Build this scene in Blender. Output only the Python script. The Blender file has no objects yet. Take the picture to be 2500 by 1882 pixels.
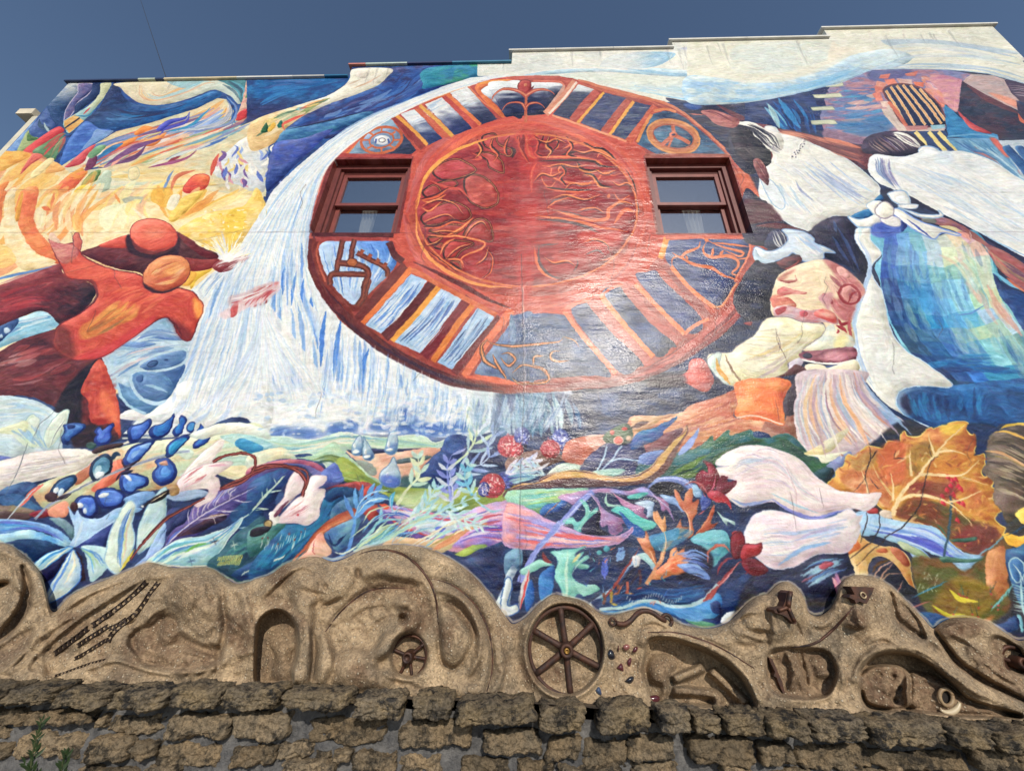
import bpy, bmesh, math, random
import numpy as np
from mathutils import Vector, Matrix
random.seed(7); rng = np.random.default_rng(7)
sc = bpy.context.scene
# ---------------- camera ----------------
F = 930.0                                  # focal length, pixels of a 2500 px wide frame
U = np.array([75., 1981., -F]); U /= np.linalg.norm(U)      # world up, in camera axes
H = np.array([21000., -380., F]); H /= np.linalg.norm(H)
H -= (H @ U) * U; H /= np.linalg.norm(H)                    # along the wall
N = np.cross(U, H)                                          # into the wall
R = np.stack([H, N, U])
D = 3.4                                                     # metres from camera to mural wall
CAM = np.array([0., 0., 1.6])
cam = bpy.data.cameras.new('camera'); co = bpy.data.objects.new('camera', cam)
sc.collection.objects.link(co)
cam.sensor_width = 36; cam.lens = F / 2500 * 36; cam.clip_start = .05; cam.clip_end = 2000
m4 = Matrix([[R[i][j] for j in range(3)] + [CAM[i]] for i in range(3)] + [[0, 0, 0, 1]])
co.matrix_world = m4; sc.camera = co
# ---------------- light ----------------
SUN_EL, SUN_AZ = 30.0, 12.5                # behind the camera, slightly to its right
w = bpy.data.worlds.new('World'); sc.world = w; w.use_nodes = True
nt = w.node_tree; bg = nt.nodes['Background']; sky = nt.nodes.new('ShaderNodeTexSky')
sky.sky_type = 'NISHITA'; sky.sun_disc = False
sky.sun_elevation = math.radians(SUN_EL); sky.sun_rotation = math.radians(180 - SUN_AZ)
sky.air_density = 1.0; sky.dust_density = 0.6; sky.ozone_density = 2.0
nt.links.new(sky.outputs[0], bg.inputs[0]); bg.inputs[1].default_value = .115
sl = bpy.data.lights.new('sun', 'SUN'); sl.energy = 3.5; sl.angle = math.radians(.6); sl.color = (1, .93, .82)
so = bpy.data.objects.new('sun', sl); sc.collection.objects.link(so)
sd = Vector((math.sin(math.radians(SUN_AZ)) * math.cos(math.radians(SUN_EL)),
             -math.cos(math.radians(SUN_AZ)) * math.cos(math.radians(SUN_EL)), math.sin(math.radians(SUN_EL))))
so.rotation_euler = sd.to_track_quat('Z', 'Y').to_euler()
sc.view_settings.view_transform = 'Standard'; sc.view_settings.look = 'None'
sc.view_settings.exposure = 0; sc.view_settings.gamma = 1; sc.view_settings.use_curve_mapping = False
# ---------------- helpers ----------------
def rays(P):
    P = np.asarray(P, float)
    d = np.stack([P[..., 0] - 1250, 941 - P[..., 1], np.full(P.shape[:-1], -F)], -1)
    return d @ R.T
def on_plane(P, y=D):                       # photo pixel -> point on the vertical plane at depth y
    d = rays(P); return CAM + d * (np.asarray(y) / d[..., 1])[..., None]
def catmull(p, closed, k=10):
    p = np.asarray(p, float); n = len(p)
    if n < 3: return p
    q = np.vstack([p[-1:], p, p[:2]]) if closed else np.vstack([2 * p[0] - p[1], p, 2 * p[-1] - p[-2]])
    m = n if closed else n - 1
    t = np.linspace(0, 1, k, endpoint=False)[None, :, None]
    a, b, c, d = (q[i:i + m][:, None] for i in range(4))
    r = .5 * (2 * b + (c - a) * t + (2 * a - 5 * b + 4 * c - d) * t * t + (3 * b - a - 3 * c + d) * t ** 3)
    r = r.reshape(-1, 2)
    return r if closed else np.vstack([r, p[-1:]])
def up_noise(h, w, cell_y, cell_x, g):      # smooth value noise -1..1
    ny, nx = int(h / cell_y) + 3, int(w / cell_x) + 3
    a = g.standard_normal((ny, nx)).astype(np.float32)
    y = np.arange(h) / cell_y; x = np.arange(w) / cell_x
    iy = y.astype(int); ix = x.astype(int)
    fy = (y - iy).astype(np.float32); fx = (x - ix).astype(np.float32)
    fy = fy * fy * (3 - 2 * fy); fx = fx * fx * (3 - 2 * fx)
    r = a[iy] * (1 - fy)[:, None] + a[iy + 1] * fy[:, None]
    return r[:, ix] * (1 - fx) + r[:, ix + 1] * fx
def coverage(q, W_, H_):                    # exact-area polygon coverage, q in raster pixels
    K = 3; e = np.vstack([q, q[:1]])
    x0 = max(0, int(q[:, 0].min()) - 1); x1 = min(W_, int(q[:, 0].max()) + 2)
    y0 = max(0, int(q[:, 1].min()) - 1); y1 = min(H_, int(q[:, 1].max()) + 2)
    if x1 <= x0 or y1 <= y0: return None
    w_, h_ = x1 - x0, y1 - y0
    ya, yb = e[:-1, 1], e[1:, 1]; lo = np.minimum(ya, yb); hi = np.maximum(ya, yb)
    k0 = np.ceil(lo * K - .5).astype(int); n = np.maximum(0, np.ceil(hi * K - .5).astype(int) - k0)
    i = np.repeat(np.arange(len(n)), n); k = np.arange(n.sum()) - np.repeat(np.cumsum(n) - n, n) + k0[i]
    yc = (k + .5) / K; dy = np.sign(yb - ya)[i] / K
    mx = e[i, 0] + (yc - ya[i]) / (yb - ya)[i] * (e[i + 1, 0] - e[i, 0]) - x0; my = k // K - y0
    ok = (my >= 0) & (my < h_); mx = np.clip(mx[ok], 0, w_ - 1e-3); my = my[ok]; dy = dy[ok]
    ix = mx.astype(int); fx = mx - ix
    acc = np.bincount(my * (w_ + 2) + ix, dy * (1 - fx), h_ * (w_ + 2)) + \
          np.bincount(my * (w_ + 2) + ix + 1, dy * fx, h_ * (w_ + 2))
    cov = np.clip(np.abs(np.cumsum(acc.reshape(h_, w_ + 2), 1)[:, :w_]), 0, 1).astype(np.float32)
    return x0, y0, cov
def ribbon(c, ws):                          # outline of a tapered stroke along centre line c
    d = np.gradient(c, axis=0); d /= np.linalg.norm(d, axis=1)[:, None] + 1e-9
    nrm = np.stack([-d[:, 1], d[:, 0]], 1) * (ws / 2)[:, None]
    return np.vstack([c + nrm, (c - nrm)[::-1]])
def pts(s):
    if isinstance(s, str): s = [float(v) for v in s.replace(',', ' ').split()]
    return np.asarray(s, float).reshape(-1, 2)
def resample(p, n):
    l = np.r_[0, np.cumsum(np.linalg.norm(np.diff(p, axis=0), axis=1))]
    t = np.linspace(0, l[-1], n)
    return np.stack([np.interp(t, l, p[:, 0]), np.interp(t, l, p[:, 1])], 1)
OX, OY, SC = 0., 0., 1.
def T(c, r):                                # the tile of the photo the following points were read from
    global OX, OY, SC
    if c == 'n': OX, OY, SC = 0., 0., 1.
    elif r == 3: OX, OY, SC = 625. * c, 1300., .34955
    else: OX, OY, SC = 625. * c, 470. * r, .28255
def loc(s): return pts(s) * SC + (OX, OY)
MUR_SAT, MUR_VAL = 0.97, 0.92
# ---------------- the mural: flat paint, rasterised in wall metres ----------------
PPM = 220.; WX0, WX1, WZ0, WZ1 = -8.0, 7.9, .7, 10.0
MW, MH = int((WX1 - WX0) * PPM), int((WZ1 - WZ0) * PPM)
IMG = np.zeros((MH, MW, 3), np.float32)
NS = [up_noise(MH, MW, 60, 90, rng), up_noise(MH, MW, 14, 26, rng), up_noise(MH, MW, 5, 9, rng),
      up_noise(MH, MW, 6, 60, rng), up_noise(MH, MW, 90, 5, rng)]
def towall(p):
    q = on_plane(p); return np.stack([(q[:, 0] - WX0) * PPM, (q[:, 2] - WZ0) * PPM], 1)
def shift(n, x0, y0, w_, h_, o):            # a window of a noise field, moved about so shapes differ
    yy = (np.arange(y0, y0 + h_) + o * 37) % MH; xx = (np.arange(x0, x0 + w_) + o * 71) % MW
    return NS[n][yy][:, xx]
cnt = 0
def paint(q, col, g=None, m=None, k=.5, v=7, soft=0, a=1., ns=1, sh=0):
    """q polygon in raster px; g = (x,y,x2,y2,col2) gradient in tile px; m = second colour mottled in"""
    global cnt
    cnt += 1
    r = coverage(q, MW, MH)
    if r is None: return
    x0, y0, c = r; h_, w_ = c.shape
    col = np.array(col, np.float32)
    out = np.broadcast_to(col, (h_, w_, 3)).copy()
    if g is not None:
        p = towall(loc(list(g[:4]))); d = p[1] - p[0]; L2 = d @ d + 1e-6
        xx = np.arange(x0, x0 + w_)[None]; yy = np.arange(y0, y0 + h_)[:, None]
        t = np.clip(((xx - p[0, 0]) * d[0] + (yy - p[0, 1]) * d[1]) / L2 + .12 * shift(1, x0, y0, w_, h_, cnt), 0, 1)
        t = (t * t * (3 - 2 * t))[..., None].astype(np.float32)
        out = out * (1 - t) + np.array(g[4], np.float32) * t
    if m is not None:
        f = .6 * shift(ns, x0, y0, w_, h_, cnt) + .5 * shift(0, x0, y0, w_, h_, cnt + 3) + .25 * shift(2, x0, y0, w_, h_, cnt)
        f = np.clip(.5 + .7 * f, 0, 1)[..., None] * (2 * k)
        f = np.clip(f, 0, 1); out = out * (1 - f) + np.array(m, np.float32) * f
    if v:
        out = out + (v * (.6 * shift(1, x0, y0, w_, h_, cnt * 3) + .6 * shift(2, x0, y0, w_, h_, cnt + 9)))[..., None]
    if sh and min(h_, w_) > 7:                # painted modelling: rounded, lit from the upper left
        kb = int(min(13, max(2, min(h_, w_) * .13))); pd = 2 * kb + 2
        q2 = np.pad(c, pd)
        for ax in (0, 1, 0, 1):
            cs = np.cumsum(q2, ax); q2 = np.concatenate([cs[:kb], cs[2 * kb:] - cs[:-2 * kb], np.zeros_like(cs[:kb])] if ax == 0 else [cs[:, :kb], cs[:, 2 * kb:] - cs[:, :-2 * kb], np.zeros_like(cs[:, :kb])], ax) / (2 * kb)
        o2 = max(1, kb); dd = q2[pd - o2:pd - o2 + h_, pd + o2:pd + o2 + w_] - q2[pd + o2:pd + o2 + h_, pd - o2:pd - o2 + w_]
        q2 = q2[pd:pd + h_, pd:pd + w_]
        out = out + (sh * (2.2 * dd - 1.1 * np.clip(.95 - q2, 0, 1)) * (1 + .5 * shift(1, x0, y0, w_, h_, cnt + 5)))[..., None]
    if soft:
        for _ in range(2):
            kx = int(soft)
            c = np.pad(c, kx); c = np.cumsum(c, 1); c = (c[:, 2 * kx:] - c[:, :-2 * kx]) / (2 * kx)
            c = np.cumsum(c, 0); c = (c[2 * kx:] - c[:-2 * kx]) / (2 * kx)
            c = np.pad(c, ((0, h_ - c.shape[0]), (0, w_ - c.shape[1]))) if c.shape != (h_, w_) else c
    al = (c * a)[..., None]
    s = IMG[y0:y0 + h_, x0:x0 + w_]; s *= 1 - al; s += out * al
def P(s, col, sharp=False, edge=None, ew=6, **kw):
    p = loc(s); p = p if sharp else catmull(p, True)
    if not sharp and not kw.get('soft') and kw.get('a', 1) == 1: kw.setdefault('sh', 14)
    paint(towall(p), col, **kw)
    if edge is not None:
        c = np.vstack([p, p[:1]]); c = resample(c, max(20, int(len(c) * 1.5)))
        paint(towall(ribbon(c, np.full(len(c), ew * SC))), edge, v=4)
def L(s, w0, col, taper=1, sharp=False, **kw):
    """stroke: w0 wide in tile px; taper 0 none, 1 both ends, 2 far end only, 3 near end only"""
    p = loc(s); c = p if sharp else catmull(p, False); c = resample(c, max(12, 4 * len(p) + 6))
    t = np.linspace(0, 1, len(c))
    f = {0: np.ones_like(t), 1: np.sin(np.pi * np.clip(t, .03, .97)) ** .7, 2: (1 - t * .92) ** .8, 3: (.08 + t * .92) ** .8}[taper]
    paint(towall(ribbon(c, np.maximum(w0 * SC * f, .8))), col, **kw)
def B(a, b, n, pal, w0, span=(.3, .9), wob=0., al=.85, seed=0, v=5, full=False):
    """n brush strokes between two guide lines"""
    g = random.Random(seed + n * 13 + int(w0))
    A = resample(catmull(loc(a), False), 40); Bb = resample(catmull(loc(b), False), 40)
    for i in range(n):
        t = (i + g.random()) / n if full else g.random()
        c = A * (1 - t) + Bb * t
        if not full:
            l = g.uniform(*span); s = g.uniform(0, max(1e-3, 1 - l)); i0 = int(s * 39); i1 = min(39, int((s + l) * 39) + 2)
            c = c[i0:i1 + 1]
        if len(c) < 4: continue
        u = np.linspace(0, 1, len(c))
        if wob: c = c + (wob * SC * np.sin(u * g.uniform(3, 8) + g.uniform(0, 6)))[:, None] * np.array([.6, .8])
        wd = w0 * SC * g.uniform(.4, 1.2) * np.sin(np.pi * np.clip(u, .04, .96)) ** .6
        paint(towall(ribbon(c, np.maximum(wd, .7))), g.choice(pal), v=v, a=al * g.uniform(.7, 1))
def E(cx, cy, rx, ry, col, rot=0, **kw):
    t = np.linspace(0, 2 * np.pi, 24, endpoint=False); c, s = math.cos(math.radians(rot)), math.sin(math.radians(rot))
    x, y = rx * np.cos(t), ry * np.sin(t)
    P(np.stack([cx + x * c - y * s, cy + x * s + y * c], 1).ravel(), col, **kw)
def RING(cx, cy, rx, ry, w0, col, rot=0, **kw):
    t = np.linspace(0, 2 * np.pi, 33); c, s = math.cos(math.radians(rot)), math.sin(math.radians(rot))
    x, y = rx * np.cos(t), ry * np.sin(t)
    L(np.stack([cx + x * c - y * s, cy + x * s + y * c], 1).ravel(), w0, col, taper=0, **kw)
WHITE = (229, 225, 212); CREAM = (226, 214, 182); NAVY = (44, 58, 98); DARK = (46, 46, 68); SKYB = (120, 165, 212)
# ======== backgrounds ========
T('n', 0)
P("-700 100 3200 20 3200 1700 -700 1700", (60, 84, 130), True, m=(48, 58, 98))
P("-500 140 1250 100 1250 480 700 480 -500 700", (46, 92, 158), True, m=(48, 62, 112), k=.5)
P("1240 60 2800 20 2800 250 1240 250", (228, 226, 212), True)
P("1700 200 2800 130 2800 1100 1250 1100 1250 950 1700 900", (47, 47, 66), True, m=(42, 60, 98), k=.45)
# ======== sunburst, left ========
T(0, 0)
P("-700 1900 60 1305 280 1335 460 1390 540 1450 600 1490 900 1450 2300 1200 2212 3400 -700 3400", (240, 208, 146), True, m=(246, 226, 178))
# swirls of the upper left
P("580,725 415,900 300,1040 60,1300 -300,1700 130,1320 250,1130 340,1020 420,1000", (140, 172, 216), m=(110, 150, 205))
P("580 700 415 900 330 1010 250 1130 240 1200 300 1250 420 1170 500 1090 560 1120 640 1160 1100 1120 2300 700 2212 640", (52, 92, 160), True, m=(60, 78, 130))
P("330 1030 420 930 500 1080 420 1150 330 1200 250 1180 260 1110", (86, 108, 160), m=(60, 84, 140))
L("340 1030 350 1090 420 1120 410 1160", 45, (64, 84, 112)); L("380 1060 400 1110 440 1150", 22, (170, 190, 190))
P("240 1130 150 1300 200 1310 330 1200 260 1180", (168, 182, 120)); P("245 1150 240 1220 330 1200 280 1180", (98, 132, 70))
P("580,725 680,725 665,800 610,880 560,960 545,1060 600,1160 500,1090 430,1000 415,900 490,810", (52, 80, 122), g=(480, 960, 650, 740, (206, 208, 198)), m=(70, 92, 140), k=.25)
P("680,725 800,728 790,790 720,850 660,900 640,960 560,1060 565,960 620,870 672,800", (124, 108, 148), m=(90, 92, 140), edge=(190, 180, 200), ew=8)
P("800,728 870,725 860,790 830,850 740,920 650,985 640,960 660,900 730,850 790,790", (44, 62, 104))
P("870,725 960,722 930,790 880,870 800,960 720,1050 600,1150 560,1110 550,1050 650,985 760,920 840,840 865,790", (206, 208, 166), g=(850, 860, 700, 1000, (150, 190, 190)))
P("550,1050 650,990 725,1045 600,1150 560,1110", (226, 166, 78), sharp=True, m=(236, 190, 110))
L("560 1110 690 1020", 14, (70, 60, 60), 0); L("720 990 780 930", 16, (200, 80, 80)); L("640 1000 760 1000 830 930", 14, (60, 130, 160))
P("980,722 1010,725 1080,850 1200,905 1400,915 1640,865 1830,790 1910,800 1880,850 1700,940 1500,1000 1300,1060 1000,1125 850,1110 740,1045 850,940 900,850 950,770", (48, 56, 92), g=(950, 850, 1250, 1050, (34, 108, 170)), m=(60, 84, 132), k=.4)
B("800 1000 950 1050 1300 1000 1700 900", "1000 880 1200 960 1500 950 1850 800", 26, [(40, 60, 110), (30, 110, 170), (80, 130, 180), (58, 58, 96)], 26, (.2, .5))
P("520,1425 540,1330 600,1200 740,1050 850,1110 960,1130 830,1240 640,1370", (92, 134, 204), m=(66, 104, 180), g=(760, 1100, 560, 1400, (70, 130, 205)))
P("830 1120 900 1130 980 1140 800 1250 700 1300 780 1200", (150, 178, 214), a=.7)
P("1005,722 1450,690 1750,676 1960,685 2070,770 2110,860 2060,900 2000,840 1900,790 1830,780 1640,850 1400,908 1210,892 1100,820 1040,760", (228, 214, 180), g=(1300, 800, 2000, 780, (196, 208, 196)))
B("1200 740 1210 830 1330 870 1600 800 1800 720 1950 740", "1290 740 1310 800 1400 830 1550 760 1700 690 1800 690", 22, [(150, 198, 200), (230, 190, 130), (236, 222, 190), (178, 206, 206), (224, 170, 130)], 20)
P("1450 695 1750 680 1700 740 1560 760", (140, 190, 205), a=.8); P("1880 690 2110 690 2135 790 2085 890 2050 800 1960 730", (84, 140, 150))
B("1900 720 2020 790 2080 880", "2000 690 2110 760 2100 850", 9, [(220, 220, 205), (90, 160, 180), (60, 90, 110)], 22, (.5, .9))
P("2135 690 2200 690 2200 860 2150 990 2080 1080 2030 1050 2085 900 2110 800", (214, 176, 150), m=(190, 120, 110))
P("2040 1030 2070 970 2140 945 2130 1010 2060 1045", (208, 56, 52)); P("2190 900 2400 850 2300 1060 2080 1090 2150 1000", (52, 66, 104)); P("2140 800 2195 740 2190 800 2120 850", (110, 150, 90))
# the big feathered ribbon
P("520 1440 740 1300 850 1230 1000 1140 1300 1065 1500 1000 1700 940 1880 850 1960 860 2020 960 1990 1050 2080 1090 2300 1000 2300 1700 1900 1663 1300 1560 860 1440 600 1490", (214, 208, 172), True, m=(232, 196, 140), k=.35)
pal = [(236, 160, 70), (214, 84, 60), (120, 140, 195), (66, 108, 176), (232, 206, 110), (160, 186, 130), (238, 222, 190), (214, 150, 140), (120, 84, 128), (90, 160, 190), (232, 226, 214), (236, 190, 150)]
B("540 1440 900 1230 1400 1080 1750 960 1930 860", "900 1450 1300 1300 1700 1200 1980 1100 2010 940", 150, pal, 36, (.1, .4), seed=3)
B("700 1440 1000 1280 1500 1120 1900 1000", "1300 1450 1600 1330 1900 1220 2200 1080", 90, pal, 32, (.12, .35), seed=5)
P("1160 1150 1240 1090 1320 1110 1240 1150 1180 1170", (238, 140, 50)); P("1010 1270 1100 1210 1200 1180 1120 1250", (238, 140, 50)); P("1190 1250 1320 1190 1440 1150 1330 1260", (240, 150, 70))
P("1350 1120 1450 1040 1600 1010 1640 950 1600 1030 1480 1070 1400 1130", (84, 88, 190)); L("1000 1420 1180 1350 1260 1260", 40, (110, 70, 110)); L("960 1440 1060 1330 1130 1290", 40, (236, 160, 140)); L("900 1440 1080 1320 1200 1260 1400 1200", 44, (128, 84, 130))
P("610 1400 740 1290 830 1250 760 1340 700 1420 560 1450", (214, 84, 80)); P("760 1380 830 1340 830 1420 740 1480", (124, 60, 90)); P("760 1330 850 1260 920 1260 840 1340 780 1370", (120, 164, 120)); L("850 1360 960 1290 1060 1240", 46, (50, 120, 170))
P("190,1320 330,1200 500,1095 550,1140 400,1230 300,1335", (216, 66, 60)); P("280 1320 400 1230 550 1150 500 1280 460 1390", (104, 140, 92)); B("300 1330 420 1230 560 1140", "470 1390 520 1290 580 1180", 16, [(214, 70, 60), (120, 160, 110), (226, 190, 130), (196, 90, 70), (90, 130, 100)], 26, (.3, .7))
L("1380 1170 1440 1110 1600 1060 1640 970", 26, (80, 80, 180)); L("1440 1140 1640 1090 1820 930", 26, (60, 150, 190)); B("1500 1100 1700 1060 1900 930", "1650 1190 1850 1090 2000 1000", 14, [(150, 176, 220), (90, 120, 200), (228, 226, 210)], 36, (.5, .9))
B("1920 800 2040 910 2040 1010 1960 1080 1700 1140", "1960 880 1980 960 1900 1060 1700 1110 1500 1130", 14, [(222, 220, 206), (70, 84, 140), (150, 150, 170), (110, 150, 205)], 30, (.5, .95))
# white-blue tangle, right of the ribbon
P("1890 1400 1960 1320 2100 1200 2300 1150 2300 1600 2212 1663 2050 1600 1900 1540 1830 1480", (226, 222, 206), m=(205, 210, 214))
g_ = random.Random(5)
for i in range(46):
    x, y = g_.uniform(1890, 2420), g_.uniform(1250, 1560)
    L([x, y, x + g_.uniform(-30, 30), y + 35, x + g_.uniform(-60, 60), y + g_.uniform(60, 110)], g_.uniform(18, 40), g_.choice([(100, 120, 190), (150, 170, 215), (214, 150, 160), (120, 90, 150), (232, 226, 214), (238, 232, 218), (226, 200, 120)]))
# pale bulbs and the red drop
B("540 1500 900 1470 1400 1460 1800 1480", "500 1900 900 1800 1400 1700 1900 1640", 60, [(238, 214, 150), (232, 226, 196), (236, 180, 110), (204, 210, 180), (240, 196, 96), (244, 226, 180), (190, 204, 180)], 60, (.15, .4), al=.7)
P("700 1590 780 1500 870 1470 830 1560 720 1600", (110, 140, 80)); P("820 1590 900 1480 960 1490 950 1620 880 1663 820 1640", (190, 204, 178)); P("1120 1460 1190 1450 1200 1530 1140 1560 1110 1520", (232, 214, 160), edge=(190, 190, 160), ew=6)
P("1690 1510 1800 1520 1795 1600 1730 1663 1620 1670 1580 1640 1620 1570", (212, 70, 48), g=(1660, 1600, 1780, 1540, (236, 120, 60)), edge=(200, 60, 50))
L("1890 1330 1850 1420 1820 1520", 42, (206, 84, 60)); L("1690 1470 1540 1520 1490 1600 1480 1680", 34, (212, 120, 80)); L("1500 1470 1450 1560 1400 1680", 26, (110, 140, 190)); L("1450 1400 1560 1350", 26, (150, 60, 70)); L("1700 1300 1580 1380 1280 1450", 26, (160, 80, 120))
# golden sunburst facets
B("-300 1700 60 1320 400 1380", "-300 2600 500 2100 900 1500", 60, [(240, 166, 60), (244, 190, 90), (244, 220, 160), (238, 150, 60), (246, 228, 180), (230, 140, 90)], 110, (.15, .4), al=.75, seed=9)
P("0 1350 60 1305 270 1335 130 1420 0 1480", (240, 168, 58), m=(244, 190, 90)); P("170 1510 280 1335 370 1350 260 1430", (222, 104, 84)); P("270 1500 420 1370 460 1400 300 1540", (246, 222, 160)); P("400 1480 470 1400 560 1470 400 1500", (240, 176, 96))
P("480 1640 560 1540 640 1500 760 1480 700 1560 600 1663", (238, 150, 50), m=(232, 110, 60)); P("0 1600 80 1570 40 1640 0 1663", (236, 140, 60)); P("640 1663 720 1600 850 1640 800 1680", (240, 196, 50))
# ======== A2 : upper middle ========
T(1, 0)
P("-80 680 450 685 800 685 740 750 600 830 350 910 0 1030 -80 1060", (36, 112, 172), True, m=(50, 70, 124), k=.35, g=(200, 760, 60, 960, (56, 56, 98)))
B("0 950 200 830 500 780 780 700", "0 700 300 690 500 690 700 690", 30, [(50, 130, 190), (40, 90, 150), (80, 110, 170), (30, 100, 160)], 30, (.2, .5))
P("1165 590 2220 540 2210 610 2100 640 1800 690 1500 790 1200 900 900 1050 650 1200 250 1130 220 1150 420 1000 700 870 1050 740", (50, 88, 156), m=(58, 62, 110), k=.55)
B("300 1090 700 930 1050 790 1250 600", "650 1150 1000 990 1400 790 1600 600", 60, [(56, 62, 116), (60, 110, 180), (110, 140, 190), (40, 80, 150), (90, 90, 140)], 34, (.1, .3), wob=8)
P("1490 590 2220 545 2190 620 1900 670 1480 765 1440 730", (50, 142, 164), g=(1500, 650, 1800, 640, (58, 150, 120)), m=(40, 120, 170), k=.4)
P("250 1120 500 1070 900 975 1010 985 700 1130 400 1200 190 1235", (84, 142, 178), m=(60, 110, 160)); L("260 1120 560 1060 960 960", 14, (50, 60, 90))
P("190 1225 400 1195 660 1115 560 1220 350 1420 130 1640 95 1610 105 1420 130 1320", (66, 88, 172), m=(80, 90, 150)); P("108 1485 330 1390 420 1330 200 1570 95 1650", (48, 70, 136))
P("845,598 1168,595 1130,670 1050,740 900,805 700,875 560,930 420,1000 300,1080 220,1150 150,1240 -40,1300 -40,1060 350,915 600,835 750,750 810,680", (230, 224, 204), g=(600, 860, 100, 1120, (226, 190, 130)))
P("870 660 880 620 960 620 970 660 920 680", (222, 212, 196)); L("800 730 900 690", 12, (206, 180, 150)); L("820 770 960 720 1080 650", 14, (214, 180, 150)); L("640 850 560 880 470 930 400 980 280 1040", 40, (150, 160, 100)); L("430 930 340 950", 26, (140, 190, 190))
B("0 1060 300 950 650 850", "0 1240 180 1120 400 990", 34, [(236, 170, 100), (228, 208, 120), (120, 150, 90), (60, 110, 90), (236, 214, 170), (214, 110, 80), (180, 190, 150)], 30, (.1, .3))
P("180 1090 220 1040 230 1090 200 1110", (40, 110, 90)); P("40 1140 90 1060 100 1140", (60, 110, 70)); P("100 1120 150 1060 170 1090 120 1140", (230, 180, 60)); L("250 1130 230 1080 300 1040 420 990", 26, (226, 96, 70))
# ======== waterfall ========
T('n', 0)
P("1250,181 1150,190 1080,212 1000,248 880,297 800,345 720,412 668,463 640,510 585,600 560,655 500,770 470,800 440,900 420,960 330,1030 300,1060 640,1065 700,1085 860,1058 1000,1062 1110,1070 1300,1040 1400,960 1100,700 800,400 900,320 1100,230 1250,188", (228, 229, 224), True, m=(214, 222, 228), k=.3)
B("1180 187 1080 214 880 299 760 385 660 500 575 640 480 830 430 960", "1200 192 1050 240 900 320 800 400 766 484 752 560 752 640 760 700", 85, [(150, 182, 222), (120, 160, 214), (190, 208, 228), (236, 234, 226), (170, 200, 226), (236, 236, 230)], 11, (.1, .4))
B("660 560 640 700 610 850 600 1000", "750 600 760 720 800 820 830 1000", 60, [(140, 178, 222), (96, 146, 214), (190, 210, 230), (238, 236, 228)], 10, (.12, .4))
B("800 770 800 880 790 1030", "1180 980 1180 1010 1170 1060", 70, [(130, 168, 216), (90, 136, 204), (190, 206, 228), (236, 236, 230), (160, 190, 220)], 10, (.25, .7))
for x0, y0, x1, y1, w_ in [(795, 760, 783, 895, 12), (832, 780, 815, 930, 13), (700, 640, 690, 720, 10), (725, 660, 712, 745, 8), (900, 850, 885, 915, 9), (760, 725, 764, 750, 7), (742, 680, 738, 740, 7)]:
    L([x0, y0, (x0 + x1) / 2 - 3, (y0 + y1) / 2, x1, y1], w_, (80, 134, 208))
# fan from the hands
B("640 735 600 850 520 960 450 1020", "640 735 690 830 780 920 800 960", 46, [(226, 226, 220), (196, 210, 226), (170, 194, 222), (238, 236, 228), (206, 216, 226)], 16, (.4, .95))
P("640 735 632 800 560 960 490 1040 420 1040 480 930 580 800", (230, 230, 224), a=.6); P("645 735 700 800 800 940 740 930 660 800", (232, 230, 222), a=.8)
B("545 640 520 740 470 880 420 1000", "600 620 610 760 600 900 560 1020", 60, [(150, 182, 220), (186, 206, 226), (236, 236, 230), (224, 228, 228), (120, 160, 208)], 11, (.2, .6))
P("330 1020 430 960 620 930 900 960 1000 985 1120 1060 900 1065 640 1070 400 1070", (226, 227, 222), soft=14, m=(206, 216, 224))
g_ = random.Random(2)
for i in range(170):
    x, y = g_.uniform(640, 1130), g_.uniform(930, 1060)
    E(x, y, g_.uniform(5, 17), g_.uniform(4, 11), g_.choice([(234, 234, 228), (222, 226, 228), (196, 210, 226), (170, 190, 220), (236, 234, 224)]), a=.6, soft=3)
for x, y, r in [(680, 1055, 34), (745, 1058, 30), (840, 1045, 38), (930, 1040, 30), (985, 1010, 34), (1010, 1040, 40), (1060, 1048, 36), (870, 1030, 24), (1110, 1050, 34), (1130, 1040, 30)]:
    E(x, y, r, r * .5, (74, 112, 176), soft=6, a=.8)
T(1, 2)
for x, y, rx, ry in [(300, 400, 130, 40), (520, 420, 110, 40), (720, 400, 110, 50), (1100, 330, 90, 50), (1260, 390, 110, 50), (1450, 400, 120, 60), (1290, 260, 60, 60), (1560, 380, 90, 60)]: E(x, y, rx, ry, (66, 104, 176), soft=8, a=.65)
g_ = random.Random(12)
for i in range(60):
    x, y = g_.uniform(100, 1700), g_.uniform(40, 330)
    E(x, y, g_.uniform(20, 60), g_.uniform(14, 34), g_.choice([(236, 234, 226), (228, 228, 222), (214, 222, 228)]), a=.55, soft=4)
# dark spray right of the fall
T(2, 2)
P("-120 60 300 60 700 60 1000 20 1400 20 2000 0 2000 300 1400 300 900 420 300 640 -120 640", (52, 54, 82), m=(58, 78, 120), k=.5, soft=8)
B("-80 70 -80 300 -80 500", "520 70 600 250 620 420", 46, [(70, 120, 160), (120, 170, 190), (150, 190, 200), (56, 84, 130), (190, 210, 212), (48, 60, 96)], 44, (.3, .7))
P("780 90 920 90 940 240 800 260", (66, 96, 150), a=.6, soft=4); P("80 90 300 90 270 370 120 420 40 260", (80, 140, 170), a=.6, soft=4)
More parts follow.
